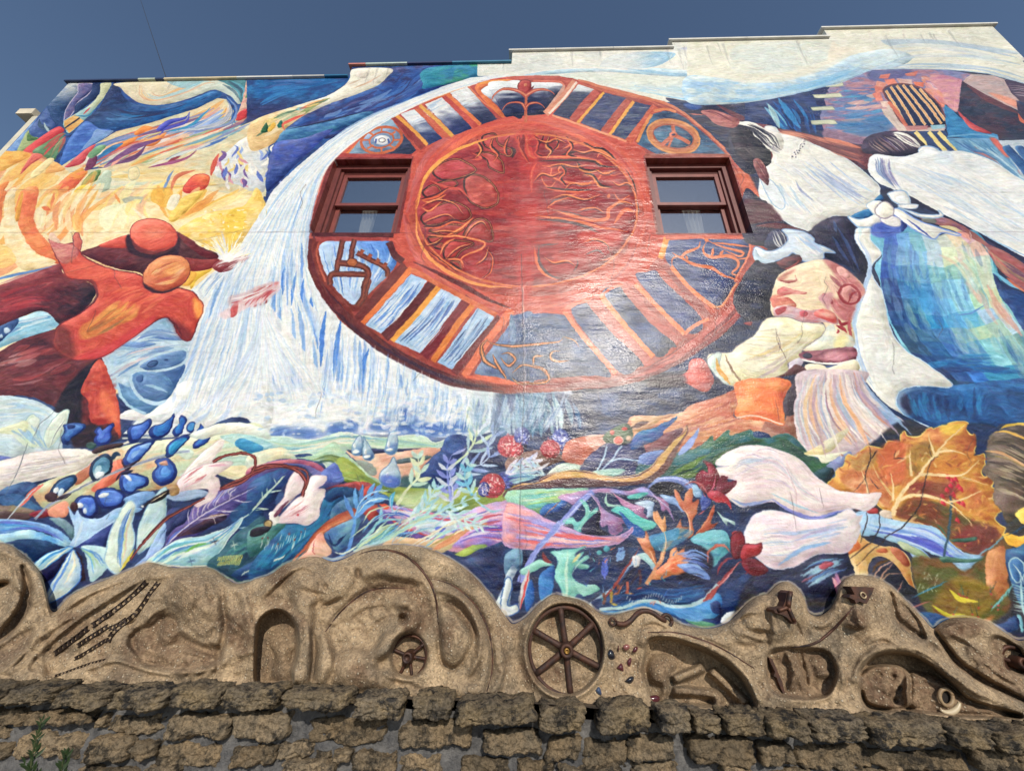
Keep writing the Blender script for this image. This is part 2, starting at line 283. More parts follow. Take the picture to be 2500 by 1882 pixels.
# ======== B1 : sunburst figures ========
T(0, 1)
P("120 260 180 0 330 -40 300 200 330 330 430 450 520 610 420 590 260 470 190 350", (240, 148, 78), m=(236, 120, 66), k=.45)
P("-200 0 40 -20 20 120 -10 300 -200 400", (238, 140, 70)); P("40 60 130 -40 130 150 200 380 300 520 480 600 200 670 50 450", (247, 230, 186), m=(240, 200, 130), k=.3)
P("-200 500 40 460 140 580 40 650 -200 640", (244, 200, 110), a=.8); P("130 240 150 100 200 0 170 220", (238, 170, 60))
B("330 300 340 100 500 -80", "760 430 730 200 900 -80", 40, [(244, 196, 96), (246, 226, 176), (238, 166, 90), (246, 216, 140), (232, 150, 90), (246, 232, 190)], 70, (.3, .7))
L("360 130 440 150", 34, (232, 120, 60)); L("470 0 440 130", 26, (236, 140, 80)); P("690 280 720 180 1040 -40 1100 -20 850 120", (238, 160, 70), a=.7)
B("720 430 900 100 1080 -100", "1300 230 1250 80 1450 -100", 30, [(246, 228, 160), (238, 236, 190), (240, 200, 150), (246, 212, 120), (232, 184, 140)], 70, (.3, .8))
P("850 220 900 130 1060 100 1000 200 940 330 880 290", (238, 238, 196), a=.8)
B("1480 240 1400 120 1350 -60", "1500 250 1900 120 2212 -20", 40, [(240, 196, 80), (244, 220, 150), (236, 184, 70), (246, 230, 186), (228, 150, 60)], 60, (.3, .9))
P("1460 220 1560 60 1750 -20 1720 50 1520 245", (240, 200, 92)); P("1300 60 1330 -30 1480 -30 1480 80 1420 130 1350 100", (238, 180, 60), a=.8); P("1440 130 1480 30 1560 30 1500 150", (244, 232, 200))
P("1050 60 1130 30 1240 40 1210 100 1150 70 1080 95", (190, 190, 160), sharp=True); P("1150 60 1220 60 1190 105", (248, 230, 150), sharp=True); L("990 10 1040 90", 24, (236, 150, 70)); L("1140 130 1250 230", 20, (240, 222, 190))
P("1540 330 1800 180 2100 120 2220 -40 2300 200 2100 430 1990 520 1900 500 1740 440", (242, 212, 140), m=(238, 196, 90))
P("2020 140 2120 150 2120 300 2060 380 1990 430 1930 270", (240, 200, 66), a=.85, soft=3)
g_ = random.Random(8)
for i in range(90):
    x, y = g_.uniform(1730, 2130), g_.uniform(150, 500)
    E(x, y, g_.uniform(5, 18), g_.uniform(4, 12), g_.choice([(240, 200, 60), (248, 240, 214), (244, 226, 160), (232, 180, 60)]), a=.8)
P("1650 830 1620 690 1830 660 1700 760", (240, 198, 66)); P("1550 790 1640 690 1700 700 1640 800", (236, 176, 60)); P("1650 840 1740 800 1730 900", (236, 200, 170))
# white fall over the right edge of this tile
P("2300 100 2110 400 2060 520 2180 540 2140 600 2040 650 1850 680 1650 840 1760 980 1650 1280 1480 1700 2300 1700", (226, 228, 224), True, m=(206, 218, 228), k=.3)
B("1860 690 1750 1000 1640 1350 1500 1663", "2200 620 2180 950 2130 1300 2050 1663", 80, [(140, 172, 212), (180, 202, 224), (236, 234, 226), (224, 226, 222), (110, 150, 200), (238, 238, 232)], 40, (.2, .6), seed=4)
B("1830 680 1700 830 1650 830", "1960 690 1850 800 1760 930", 12, [(130, 160, 200), (236, 236, 228)], 22, (.5, .9))
g_ = random.Random(9)
for i in range(26):
    a_ = g_.uniform(-2.9, .1); r0, r1 = g_.uniform(10, 60), g_.uniform(90, 230)
    L([1960 + r0 * math.cos(a_), 590 + r0 * .7 * math.sin(a_), 1960 + r1 * math.cos(a_), 590 + r1 * .8 * math.sin(a_)], g_.uniform(14, 30), g_.choice([(240, 238, 230), (214, 214, 222), (230, 230, 226), (190, 196, 214)]), taper=2)
# water and drums
P("-300 1140 150 1085 330 1025 440 1055 520 1135 400 1210 200 1270 -300 1420", (150, 200, 220), m=(190, 216, 222)); B("-100 1330 150 1210 460 1110", "-100 1180 150 1110 440 1060", 16, [(70, 120, 170), (210, 226, 228), (120, 180, 206)], 30, (.3, .7)); P("-30 1180 120 1090 170 1110 100 1200 0 1290 -30 1290", (60, 90, 140)); E(60, 1190, 28, 26, (180, 200, 214)); E(15, 1240, 16, 18, (180, 200, 214))
P("870 1420 1150 1240 1350 1100 1450 1080 1560 1200 1660 1270 1480 1700 980 1700", (190, 210, 218), True, m=(150, 184, 208))
B("950 1420 1200 1340 1600 1290", "950 1640 1200 1480 1450 1400", 26, [(110, 146, 190), (214, 224, 226), (150, 180, 206), (230, 206, 200)], 26, (.3, .7)); B("1150 1260 1350 1180 1600 1230", "1100 1330 1300 1290 1620 1300", 14, [(120, 150, 190), (226, 228, 224), (90, 124, 178)], 26, (.3, .7)); P("1020 1320 1150 1290 1350 1310 1200 1340", (110, 144, 190))
P("1300 1550 1590 1480 1540 1640 1480 1720 1430 1640", (72, 106, 156)); P("1195 1510 1260 1450 1400 1390 1560 1355 1620 1375 1590 1470 1440 1530 1290 1545", (104, 138, 180), m=(84, 118, 166), edge=(184, 208, 220), ew=22); E(1320, 1480, 46, 26, (70, 96, 140), -20, edge=(40, 60, 100)); E(1435, 1445, 18, 8, (50, 70, 110))
T(0, 2)
P("1010 -20 1040 90 1130 190 1260 250 1380 170 1480 80 1500 10 1440 -80 1330 -110 1180 -110 1130 -60 1120 20", (104, 146, 186), m=(84, 122, 170)); L("1130 -80 1150 20 1220 110 1340 160 1440 140", 34, (176, 204, 220), 0); L("1010 -20 1040 90 1130 190 1260 250", 26, (170, 204, 222), 0); P("1150 -60 1300 -100 1440 0 1480 30 1420 120 1300 130 1200 70", (96, 132, 176)); E(1210, -60, 30, 36, (70, 100, 150)); E(1310, 10, 22, 12, (190, 204, 220)); L("1240 0 1350 20 1450 60", 30, (150, 184, 210))
P("1030 270 1130 210 1260 255 1400 170 1500 70 1640 -40 2300 -40 2300 460 1900 430 1500 330 1100 300", (226, 226, 220), m=(206, 216, 224), k=.3); B("1500 60 1450 200 1300 290", "2200 0 2150 250 2000 400", 34, [(180, 198, 222), (236, 234, 228), (226, 228, 224), (190, 206, 226)], 34, (.2, .5))
T(0, 1)
# rear figure
P("-300 900 0 800 300 690 520 615 550 700 760 775 830 870 700 1040 520 1135 440 1055 330 1025 150 1090 -300 1240", (128, 52, 52), g=(250, 800, 700, 950, (54, 40, 48)), m=(160, 60, 58), k=.25)
B("-50 900 250 800 480 700", "-50 1060 250 980 420 1000", 18, [(196, 62, 62), (170, 50, 54), (206, 100, 96), (110, 46, 50)], 50, (.3, .8), al=.6)
L("0 790 300 680 520 615", 26, (176, 110, 120), a=.6); L("-200 800 100 720 450 640", 22, (100, 140, 190))
P("700,520 850,462 1000,400 1110,368 1500,340 1545,345 1640,400 1720,460 1890,555 1640,675 1300,735 1200,690 1000,655 830,590", (116, 50, 52), g=(1000, 560, 1300, 620, (92, 52, 50)), m=(80, 38, 46), k=.25)
P("850 462 1000 400 1110 370 1110 470 1000 480", (208, 82, 60)); P("1540 350 1640 400 1740 480 1890 555 1760 560 1600 440", (120, 48, 50)); P("1090 420 1120 360 1200 470 1320 540 1480 500 1540 360 1560 480 1500 590 1300 570 1130 520", (58, 32, 42), soft=2)
P("1480 560 1750 580 1880 570 1890 600 1830 655 1640 678", (146, 56, 50)); P("1830 650 1870 600 2000 560 2170 545 2140 580 2050 630 1960 680 1890 690", (150, 70, 72)); B("1850 640 1900 600 2000 570 2160 550", "1900 690 1980 670 2060 620 2150 570", 16, [(236, 228, 222), (214, 190, 190), (150, 56, 58)], 18, (.2, .5))
E(1330, 368, 208, 140, (212, 84, 62), 10, g=(1330, 480, 1330, 330, (234, 112, 84)), edge=(150, 50, 50)); E(1340, 350, 90, 60, (240, 140, 104), 0, soft=12, a=.7); L("1130 400 1200 490 1330 515 1440 480", 40, (150, 56, 50), a=.6)
# front figure
P("-300 1540 0 1370 200 1260 480 1180 470 1330 640 1440 880 1420 970 1640 1030 1860 1045 2125 800 2190 640 2185 590 2060 490 1860 300 1770 150 1750 -300 1850", (92, 42, 46), True, m=(128, 56, 56), k=.4)
B("-50 1420 250 1320 450 1260", "-50 1680 300 1650 650 1500", 26, [(150, 60, 60), (176, 70, 66), (196, 150, 150), (70, 36, 44), (120, 50, 54)], 50, (.2, .6), al=.6)
P("480 1860 640 1600 860 1430 800 1600 720 1750 700 2180 640 2180 590 2050", (46, 36, 46), soft=4); P("860 1440 970 1640 1030 1860 1040 2120 960 2000 800 2000 760 1800 700 1700", (206, 84, 58), m=(180, 60, 50), k=.4); P("870 1700 960 1760 1020 1900 1030 2080 960 1960 880 1900", (236, 124, 74), soft=5, a=.8); P("660 2180 720 2020 860 2010 960 2080 1040 2120 800 2195", (56, 40, 50), soft=3)
g_ = random.Random(3)
for i in range(30): E(g_.uniform(720, 1000), g_.uniform(1560, 1950), g_.uniform(8, 34), g_.uniform(6, 20), g_.choice([(226, 120, 90), (236, 170, 150), (150, 44, 44), (200, 80, 60)]), a=.5, soft=3)
P("425,400 500,435 560,450 640,440 690,510 730,560 850,620 1000,670 1130,690 1240,735 1270,840 1400,870 1500,825 1650,850 1720,920 1760,990 1700,1150 1640,1277 1550,1240 1500,1140 1440,1085 1350,1110 1150,1250 880,1420 650,1445 480,1350 470,1240 520,1140 700,1040 830,920 830,840 760,765 600,740 540,660 460,500", (200, 72, 54), m=(214, 92, 62), k=.4, edge=(120, 44, 48), ew=10)
P("425 395 440 345 480 370 520 430 470 440", (236, 200, 170)); P("630 440 640 360 680 352 690 390 710 430 690 500 650 470", (214, 110, 90), edge=(130, 60, 70)); P("425 410 500 440 620 450 680 520 620 600 530 610 460 500", (196, 104, 100), m=(222, 150, 130))
P("480 1350 470 1240 520 1140 620 1220 650 1440", (130, 56, 48), soft=6); P("560 700 700 750 900 740 1000 700 900 640 760 600 640 560", (224, 96, 66), soft=6, a=.7); L("600 740 700 760 800 770 840 860 820 930 700 1040", 24, (110, 46, 50), a=.7)
P("640 1420 900 1330 1150 1180 1340 1060 1330 1110 1150 1250 880 1420", (206, 60, 62), soft=5, a=.8); P("700,1160 850,1060 1000,940 1180,960 1190,1060 1000,1160 830,1240 710,1262", (212, 122, 56), m=(226, 150, 70), k=.5, soft=4)
B("720 1200 900 1060 1080 930", "800 1250 1000 1150 1180 1040", 16, [(232, 150, 60), (200, 100, 50), (150, 110, 60), (226, 130, 60)], 24, (.3, .7), al=.6); B("860 950 1000 850 1200 800", "1200 1100 1300 1000 1450 900", 26, [(220, 84, 56), (228, 110, 70), (190, 60, 46), (236, 130, 84)], 40, (.3, .7), al=.5)
P("1680 900 1760 985 1720 1090 1680 1010", (238, 150, 60), soft=4); P("1440 1085 1520 1100 1660 1200 1640 1277 1550 1240 1500 1140", (120, 44, 44), soft=5, a=.8); L("1440 1080 1530 1160 1570 1240", 24, (96, 40, 44), a=.6)
E(1440, 700, 212, 152, (204, 104, 66), -22, edge=(110, 46, 46), g=(1400, 820, 1460, 640, (224, 140, 84))); B("1280 700 1400 600 1560 570", "1330 800 1500 780 1620 680", 26, [(236, 180, 110), (214, 110, 66), (238, 200, 150), (176, 70, 54), (226, 150, 70)], 26, (.2, .6), al=.6); P("1240 770 1280 800 1400 850 1560 800 1480 850 1350 868 1260 830", (70, 40, 46), soft=2); E(1470, 690, 60, 40, (236, 170, 80), 0, soft=8, a=.6)
# hand in the fall
P("1780 1110 1900 1040 2000 980 2100 910 2300 840 2300 960 2120 1010 1960 1110 1860 1160", (222, 200, 196), soft=3, a=.8); P("2010 980 2060 935 2050 1050 2000 1075", (186, 66, 66)); P("2100 900 2300 850 2300 960 2120 990", (214, 150, 150)); B("2110 990 2130 900 2180 860", "2290 960 2290 880 2330 830", 12, [(170, 50, 56), (232, 210, 206), (214, 150, 150)], 22, (.5, .9))
T(1, 1)
P("-30 840 100 790 200 765 190 810 130 870 0 950", (220, 176, 174), m=(206, 120, 120), soft=2)
# ======== the iron wheel (painted) ========
T('n', 0)
rim = "1250,187 1377,186 1408,195 1490,217 1589,240 1626,254 1674,282 1730,333 1773,370 1798,396 1829,438 1846,470 1858,498 1871,544 1876,590 1866,640 1852,688 1829,733 1787,795 1745,832 1674,874 1631,902 1561,931 1490,943 1391,954 1278,960 1218,960 1162,949 1111,940 1091,933 1006,897 907,837 837,789 800,741 772,690 755,640 751,597 758,527 766,484 772,470 792,424 820,379 865,333 936,285 1035,237 1142,206"
P(rim, (176, 82, 64), g=(860, 800, 1100, 560, (190, 84, 62)), m=(150, 62, 54), k=.4)
B("752 600 762 660 800 740 900 835 1010 898 1110 940 1230 960", "770 560 785 650 830 740 930 830 1030 890 1130 925 1240 945", 60, [(104, 48, 46), (86, 42, 48), (130, 58, 46), (150, 66, 46), (70, 44, 64)], 12, (.2, .5))
B("770 480 810 390 900 305 1040 236 1140 207 1250 190", "790 480 830 400 930 310 1060 245 1150 216 1250 200", 40, [(206, 96, 66), (178, 72, 62), (226, 130, 60), (196, 84, 76)], 9, (.15, .4))
B("1370 188 1500 220 1640 262 1760 360 1840 470 1870 590", "1370 200 1500 235 1620 270 1740 370 1820 480 1850 590", 50, [(188, 96, 76), (160, 76, 66), (200, 110, 80), (140, 90, 60), (204, 84, 70)], 11, (.15, .4))
B("1870 590 1850 690 1790 790 1630 900 1490 943 1280 958", "1845 590 1825 680 1765 770 1610 885 1480 925 1280 940", 50, [(156, 66, 64), (188, 90, 80), (128, 60, 62), (204, 104, 84)], 11, (.15, .4))
# ring round the disc
RING(1285, 520, 318, 236, 62, (196, 82, 62), v=9)
B("990 520 1040 380 1160 300 1290 280 1420 310 1540 390 1590 500", "1020 520 1070 400 1180 320 1290 300 1400 330 1510 400 1560 510", 60, [(216, 96, 64), (226, 104, 70), (176, 66, 60), (206, 82, 66), (190, 96, 90)], 16, (.1, .3), al=.6)
B("980 520 1010 620 1100 720 1250 770 1420 740 1540 660 1590 520", "1010 540 1040 620 1130 700 1260 740 1410 710 1520 640 1560 520", 60, [(176, 70, 60), (206, 90, 70), (150, 60, 60), (214, 110, 80), (196, 96, 90)], 16, (.1, .3), al=.6)
E(1286, 513, 270, 186, (172, 58, 54), m=(140, 46, 52), k=.45)
B("1040 480 1060 420 1150 360 1280 345 1420 370 1520 440", "1030 560 1080 640 1200 690 1300 690 1450 660 1540 560", 90, [(196, 72, 60), (150, 46, 50), (206, 84, 66), (128, 44, 50), (180, 60, 64)], 18, (.06, .2), al=.5)
DKO = (74, 48, 48)
def BLOB(s, col, o=(226, 130, 70)): P(s, col, m=(168, 66, 58), k=.5, edge=DKO, ew=17); L(s.split(',')[0] + '' if 0 else s, 5, o, taper=1)
T(1, 0)
BLOB("1530,1490 1620,1400 1760,1380 1900,1460 1840,1510 1640,1560", (196, 74, 78)); BLOB("1900,1330 2020,1320 2120,1390 2140,1490 2080,1480 2010,1440 1990,1380", (206, 90, 84)); BLOB("1560,1590 1700,1560 1740,1590 1690,1620", (196, 70, 70))
BLOB("1800,1550 1900,1510 2010,1560 2090,1663 2080,1760 1980,1800 1880,1760 1820,1690", (214, 104, 88)); P("1660 1600 1740 1640 1820 1700 1760 1660", (110, 60, 56)); L("1500 1560 1640 1620 1760 1640 1850 1720", 26, (206, 84, 66)); L("1860 1320 1950 1370 1860 1380", 20, (206, 84, 66)); BLOB("1960 1180 2060 1160 2100 1250 2200 1290 2200 1350 2120 1330 2040 1290 1980 1260", (186, 66, 64))
BLOB("1440 1660 1530 1600 1590 1640 1600 1720 1500 1720", (186, 66, 70))
T(1, 1)
BLOB("1430,210 1560,120 1700,80 1820,130 1860,200 1800,250 1700,240 1560,280 1460,280", (180, 72, 74)); BLOB("1500,330 1620,280 1800,290 1740,350 1660,380 1540,350", (172, 84, 78)); BLOB("1790,380 1860,260 1960,225 2030,290 2040,420 1920,410 1830,400", (180, 90, 84)); BLOB("1620,520 1660,440 1720,415 1880,440 1780,500 1720,560 1640,570", (204, 76, 66)); BLOB("1490 390 1610 390 1530 440", (190, 84, 76)); BLOB("1540 470 1610 440 1600 490", (190, 84, 70)); BLOB("1680 600 1750 600 1770 660", (190, 74, 70))
for s, w_ in [("1480 370 1640 380 1760 380 1900 410 1980 440 1940 490 1780 560 1780 660", 24), ("1640 380 1700 350 1780 300 1880 220", 30), ("1590 540 1640 440 1720 400", 24), ("1420 60 1500 80 1640 20", 24), ("1430 130 1500 160 1600 80", 22), ("1640 575 1760 580 1800 650", 18)]: L(s, w_, (214, 92, 60)); L(s, w_ * .35, (238, 160, 90))
T(2, 0)
for s, w_ in [("120 1150 130 1260 160 1350 220 1370", 70), ("20 1150 60 1230 120 1290", 40), ("240 1150 200 1180 130 1220", 36), ("220 1360 500 1360 720 1390 800 1440 930 1440", 34), ("170 1663 170 1500 210 1410", 34), ("440 1290 520 1250 630 1230", 20), ("260 1430 340 1450 340 1520 420 1560 600 1590 720 1570 800 1490 870 1520 930 1500", 24), ("400 1440 440 1420 400 1470 440 1520", 18), ("250 1520 280 1590 330 1620 380 1570", 16), ("740 1360 760 1330 860 1360 900 1400", 28), ("370 1180 400 1260 340 1310", 18), ("560 1160 640 1200", 14)]: L(s, w_, (216, 88, 62)); L(s, max(5, w_ * .25), (232, 150, 84))
for s, w_ in [("280 1150 250 1230 180 1270 140 1250", 14), ("100 1150 90 1290 110 1370", 40), ("-10 1270 20 1310 0 1370", 30), ("220 1395 500 1385 700 1395 760 1430 930 1450", 22), ("380 1160 400 1240 340 1320", 12), ("430 1340 560 1310", 24), ("40 1180 60 1210", 20), ("210 1310 230 1320", 50), ("980 1460 1050 1580 1080 1700", 12)]: L(s, w_, DKO)
T(2, 1)
for s, w_ in [("300 140 360 90 480 40 580 10", 18), ("310 130 420 170 560 210 720 240 830 220 830 150 900 100 1020 20", 34), ("830 50 840 10", 30), ("200 200 420 230 600 260 760 300 900 320 1000 340", 26), ("880 270 930 200 980 150 1080 170", 34), ("1030 350 960 470 840 570 750 590", 14), ("1000 110 920 60 880 0", 14), ("190 460 220 620 280 700 400 760", 30)]: L(s, w_, (222, 112, 64))
for s, w_ in [("310 120 370 70 480 40", 10), ("320 140 420 165 560 190 720 240", 10), ("210 235 420 245 620 290 760 350 830 350", 26), ("1070 20 1090 120 1090 200", 12), ("230 460 300 450 400 445", 12), ("235 460 230 560 260 650 340 720 430 745", 26), ("1030 350 970 460 850 565", 8), ("560 580 570 620 530 680", 14), ("640 540 740 500 800 550", 18)]: L(s, w_, (104, 78, 82))
P("600 350 800 330 960 350 900 440 720 480 590 420", (210, 80, 62), soft=6, a=.7)
T(1, 1)
for s, w_ in [("1420 60 1560 30 1660 -40", 40), ("1440 300 1580 300 1700 250 1800 260", 30), ("1990 480 2040 560 2030 680 1960 740", 26), ("1480 500 1560 560 1640 620 1740 690", 22)]: L(s, w_, (96, 44, 46)); L([v_ + (6 if i % 2 else 0) for i, v_ in enumerate(map(float, s.split()))], w_ * .5, (226, 104, 62))
T(2, 0)
for i, s in enumerate(("-20 1180 -60 1260 -40 1340", "60 1160 70 1260 110 1340 150 1400", "190 1170 230 1230 210 1320 260 1350", "330 1170 300 1250 340 1300 300 1370", "470 1180 520 1260 480 1330 560 1360", "620 1230 700 1280 800 1300 900 1380", "-150 1180 -180 1260 -120 1330 -160 1400", "-300 1210 -260 1290 -310 1360", "420 1420 460 1480 420 1540 470 1600", "560 1400 600 1460 680 1480 760 1460", "300 1620 420 1640 560 1650 680 1640", "620 1500 700 1520 760 1600 860 1620")): L(s, 30, DKO); L([v_ + (9 if k_ % 2 else -7) for k_, v_ in enumerate(map(float, s.split()))], 16, [(226, 104, 66), (230, 140, 80)][i % 2])
T('n', 0)
RING(1286, 513, 270, 186, 4.5, (214, 116, 66)); L("1016 520 1020 580 1060 640 1150 690 1250 703", 9, (236, 150, 80)); L("1018 510 1040 430 1110 370 1190 340", 9, (238, 160, 70))
P("1255 330 1310 330 1315 420 1300 700 1265 700 1270 420", (196, 62, 56), soft=5, a=.6)
# window trim on the wall plane, brick red
P("808 382 1010 382 1008 388 975 570 748 570 752 560", (128, 56, 50), True); P("1570 381 1786 379 1782 384 1844 572 1602 573", (150, 76, 66), True)
# ---- openings: upper left
def PAN(s, top, bot, ax, sharp=True): P(s, top, sharp, g=(*ax, bot))
T(1, 0)
P("800 1330 890 1220 1000 1110 1160 1020 1240 1120 1385 1300 1340 1335", (150, 180, 200), True, g=(1000, 1150, 1250, 1320, (52, 58, 82)))
RING(1085, 1212, 178, 108, 26, (196, 100, 56), -12); RING(1090, 1215, 60, 36, 16, (190, 96, 60)); E(1085, 1212, 165, 98, (140, 158, 180), -12, m=(120, 140, 170)); RING(1085, 1212, 105, 66, 14, (196, 100, 56), -12)
for a_ in range(0, 360, 45): L([1085 + 100 * math.cos(math.radians(a_)), 1212 + 62 * math.sin(math.radians(a_)), 1085 + 172 * math.cos(math.radians(a_)), 1212 + 104 * math.sin(math.radians(a_))], 15, (206, 110, 66), 0)
E(1090, 1213, 70, 42, (222, 222, 220)); E(1090, 1213, 28, 18, (240, 238, 226), edge=(120, 110, 120), ew=7)
for dx in (-50, 50): B([1090 + dx, 1195, 1090 + dx, 1250], [1090 + dx * 1.3, 1190, 1090 + dx * 1.2, 1250], 6, [(60, 80, 150)], 12, (.3, .6))
PAN("1250 985 1370 945 1610 1200 1490 1255", (218, 222, 224), (52, 64, 108), (1350, 1010, 1510, 1180)); PAN("1460 905 1610 840 1870 1110 1715 1170", (226, 226, 222), (50, 60, 104), (1600, 900, 1740, 1120)); PAN("1670 800 1820 745 2090 1030 1945 1080", (222, 224, 222), (58, 62, 92), (1820, 800, 1950, 1020))
B("1260 1000 1420 960 1600 860 1830 760", "1330 1100 1500 1050 1720 960 1950 880", 30, [(190, 206, 222), (236, 234, 226), (150, 180, 210)], 16, (.1, .25), al=.6)
P("1150 1000 1200 985 1480 1255 1420 1300", (150, 60, 50), True); P("1365 945 1400 925 1690 1180 1630 1195", (200, 96, 66), True); P("1600 840 1640 825 1940 1085 1885 1110", (190, 76, 62), True)
L("1205 990 1350 1120 1480 1252", 30, (226, 156, 60), 0); L("1415 910 1560 1040 1700 1180", 32, (220, 160, 70), 0); L("1650 815 1800 950 1940 1080", 30, (222, 120, 60), 0)
P("1820 745 1890 730 2160 1000 2090 1035", (178, 72, 62), True); L("1830 740 1960 880 2140 1005", 14, (214, 120, 80), 0)
L("690 1335 850 1170 1100 1000 1450 840 1830 732", 24, (216, 116, 66), 0); L("840 1230 1010 1080 1300 930 1620 815 1820 745", 18, (226, 130, 60), 0); L("700 1345 1350 1350", 34, (170, 66, 58), 0)
P("1900 740 1960 720 2300 700 2300 725 2030 735 1950 770 1960 800 2140 985 2100 1000 1910 800", (222, 120, 60)); L("1910 760 1950 720 2212 690", 26, (232, 150, 60))
P("1950 800 1965 765 2040 735 2300 712 2300 1010 2212 1000 2150 980 2050 880", (218, 224, 226), g=(2100, 800, 2120, 930, (50, 52, 84)))
T(2, 0)
P("-200 715 100 712 400 718 442 742 442 770 300 960 270 990 0 1006 -60 1006 -120 900", (220, 224, 224), g=(150, 740, 170, 860, (48, 52, 84)))
L("118 720 122 850 118 1060", 24, (196, 104, 70), 0); P("50 740 80 700 115 695 160 705 165 760 185 750 150 800 115 820 80 800 60 780", (176, 66, 58), edge=(120, 50, 44), ew=8); E(118, 735, 14, 14, (210, 130, 90))
for s, w_ in [("120 830 180 790 260 775 330 790 370 820", 38), ("118 830 60 790 -30 770 -100 780 -160 830 -180 880", 38), ("120 930 150 900 210 890 260 910 285 940", 26), ("118 950 90 900 30 885 -40 900 -90 960", 26)]: L(s, w_, (170, 70, 58), 2); L(s, w_ * .4, (216, 130, 90), 2)
L("442 740 440 770 380 850 290 970", 26, (200, 150, 130), 0); L("180 700 400 708 450 740", 18, (206, 110, 84), 0)
# ---- upper right
P("575 730 715 775 500 1035 350 990", (214, 218, 216), True, g=(560, 760, 540, 830, (70, 76, 100))); P("800 800 985 850 770 1135 590 1065", (64, 74, 116), True, m=(84, 90, 120)); P("1060 880 1205 915 985 1210 860 1165", (60, 70, 110), True, m=(90, 100, 120))
P("1210 990 1310 960 1400 965 1500 1020 1700 1190 1850 1335 1250 1335 1080 1245", (58, 76, 104), True, m=(80, 120, 150), k=.4)
L("545 705 430 850 290 985", 60, (212, 140, 110), 0); L("560 710 440 860 320 985", 20, (232, 210, 190), 0); L("735 790 620 910 520 1040", 60, (190, 92, 76), 0); L("795 800 690 920 565 1065", 24, (228, 164, 60), 0); L("1000 870 890 1010 790 1140", 56, (180, 88, 70), 0); L("1050 880 940 1030 845 1170", 28, (230, 164, 66), 0); L("1240 920 1120 1080 1000 1230", 60, (198, 92, 62), 0); L("1230 960 1330 945 1420 970", 22, (216, 130, 80), 0); L("1210 990 1150 1080 1080 1230", 26, (220, 140, 70), 0)
L("570 690 800 760 1200 860 1340 900 1500 990 1700 1160 1840 1290", 22, (206, 120, 84), 0); L("350 1000 500 1050 760 1140 990 1225", 18, (230, 150, 110), 0)
RING(1395, 1182, 205, 120, 62, (196, 122, 76), 14); RING(1395, 1182, 232, 138, 16, (214, 146, 84), 14); RING(1395, 1182, 178, 98, 12, (170, 90, 66), 14)
E(1395, 1182, 168, 92, (62, 78, 106), 14, m=(86, 126, 150), k=.4)
for x, y in ((1390, 1085), (1540, 1240), (1290, 1260), (1350, 1275)): L([1395, 1165, x, y], 34 if x != 1350 else 20, (194, 104, 74), 0)
E(1395, 1165, 36, 26, (206, 116, 84)); E(1395, 1165, 16, 10, (90, 84, 110)); L("1150 1345 1500 1340 1870 1345", 26, (160, 84, 66), 0)
P("1950 1480 2020 1460 2120 1640 2150 1700 2040 1700", (206, 104, 72), soft=3)
# ---- lower left
T(1, 1)
P("590,430 720,420 1150,420 1180,500 1215,600 1160,700 980,870 900,960 830,995 740,950 600,750 540,600 545,480", (180, 202, 226), g=(850, 700, 1130, 470, (84, 136, 208)))
B("570 440 600 600 700 900", "1150 430 1200 560 1000 850", 60, [(96, 146, 216), (226, 230, 228), (130, 172, 220), (60, 110, 190), (200, 216, 230)], 18, (.2, .6))
L("505 395 530 590 620 790 760 950 830 1000 900 975 960 900", 60, (130, 56, 44), 0); L("520 400 560 400 1150 400", 44, (166, 72, 66), 0); L("480 360 800 365 1190 370", 42, (100, 46, 46), 0); L("460 400 455 550 520 760 640 940 800 1080", 50, (112, 50, 46), 0); L("545 440 525 560 600 770", 18, (186, 92, 66), 0)
for s, w_ in [("750 415 720 560 690 690", 50), ("852 405 830 500 825 580", 46), ("720 610 830 620 920 640 975 700 940 800 930 900 880 980", 54), ("640 800 650 710 750 705 950 710", 50), ("870 520 1000 590 1130 660 1135 730", 44), ("985 750 960 850 940 920", 30)]: L(s, w_, (104, 56, 46), 0); L(s, w_ * .4, (142, 76, 56), 0)
for x, y in ((915, 510), (985, 550), (1055, 590), (1120, 625)): L([x - 15, y + 25, x + 8, y - 15], 34, (156, 78, 50), 0)
E(830, 605, 46, 34, (176, 98, 50), edge=(100, 56, 44), ew=8)
for s in ("1340 700 1480 765 1400 880 1110 1235 945 1145", "1600 830 1790 920 1430 1395 1190 1290", "1920 985 2060 1080 1700 1535 1570 1470"): P(s, (190, 208, 226), True, m=(150, 184, 216))
B("1340 700 1200 900 960 1140", "1480 770 1380 900 1110 1230", 26, [(90, 136, 206), (226, 230, 228), (140, 176, 216), (60, 100, 176)], 20, (.2, .5)); B("1600 830 1450 1050 1200 1290", "1790 920 1650 1130 1440 1390", 30, [(90, 120, 180), (206, 216, 226), (120, 160, 206), (56, 80, 130)], 20, (.2, .5)); B("1920 985 1800 1200 1580 1470", "2060 1080 1900 1280 1700 1530", 26, [(80, 110, 160), (170, 190, 210), (110, 140, 180), (60, 80, 120)], 20, (.2, .5))
for s, w_, c_ in [("1300 640 1100 860 890 1110", 110, (120, 52, 46)), ("1540 770 1320 1040 1110 1250", 84, (104, 44, 44)), ("1850 910 1640 1180 1450 1420", 90, (130, 46, 52)), ("2110 1080 1900 1330 1710 1560", 70, (120, 50, 50)), ("1345 650 1130 900 920 1130", 46, (224, 120, 52)), ("1590 800 1380 1060 1175 1280", 48, (230, 156, 56)), ("1890 945 1700 1200 1530 1460", 52, (220, 128, 52)), ("1345 665 1700 860 2080 1060", 44, (206, 106, 64)), ("2212 1010 1980 1310 1800 1590", 66, (220, 110, 66)), ("1150 430 1200 540 1270 600", 60, (96, 46, 46))]: L(s, w_, c_, 0)
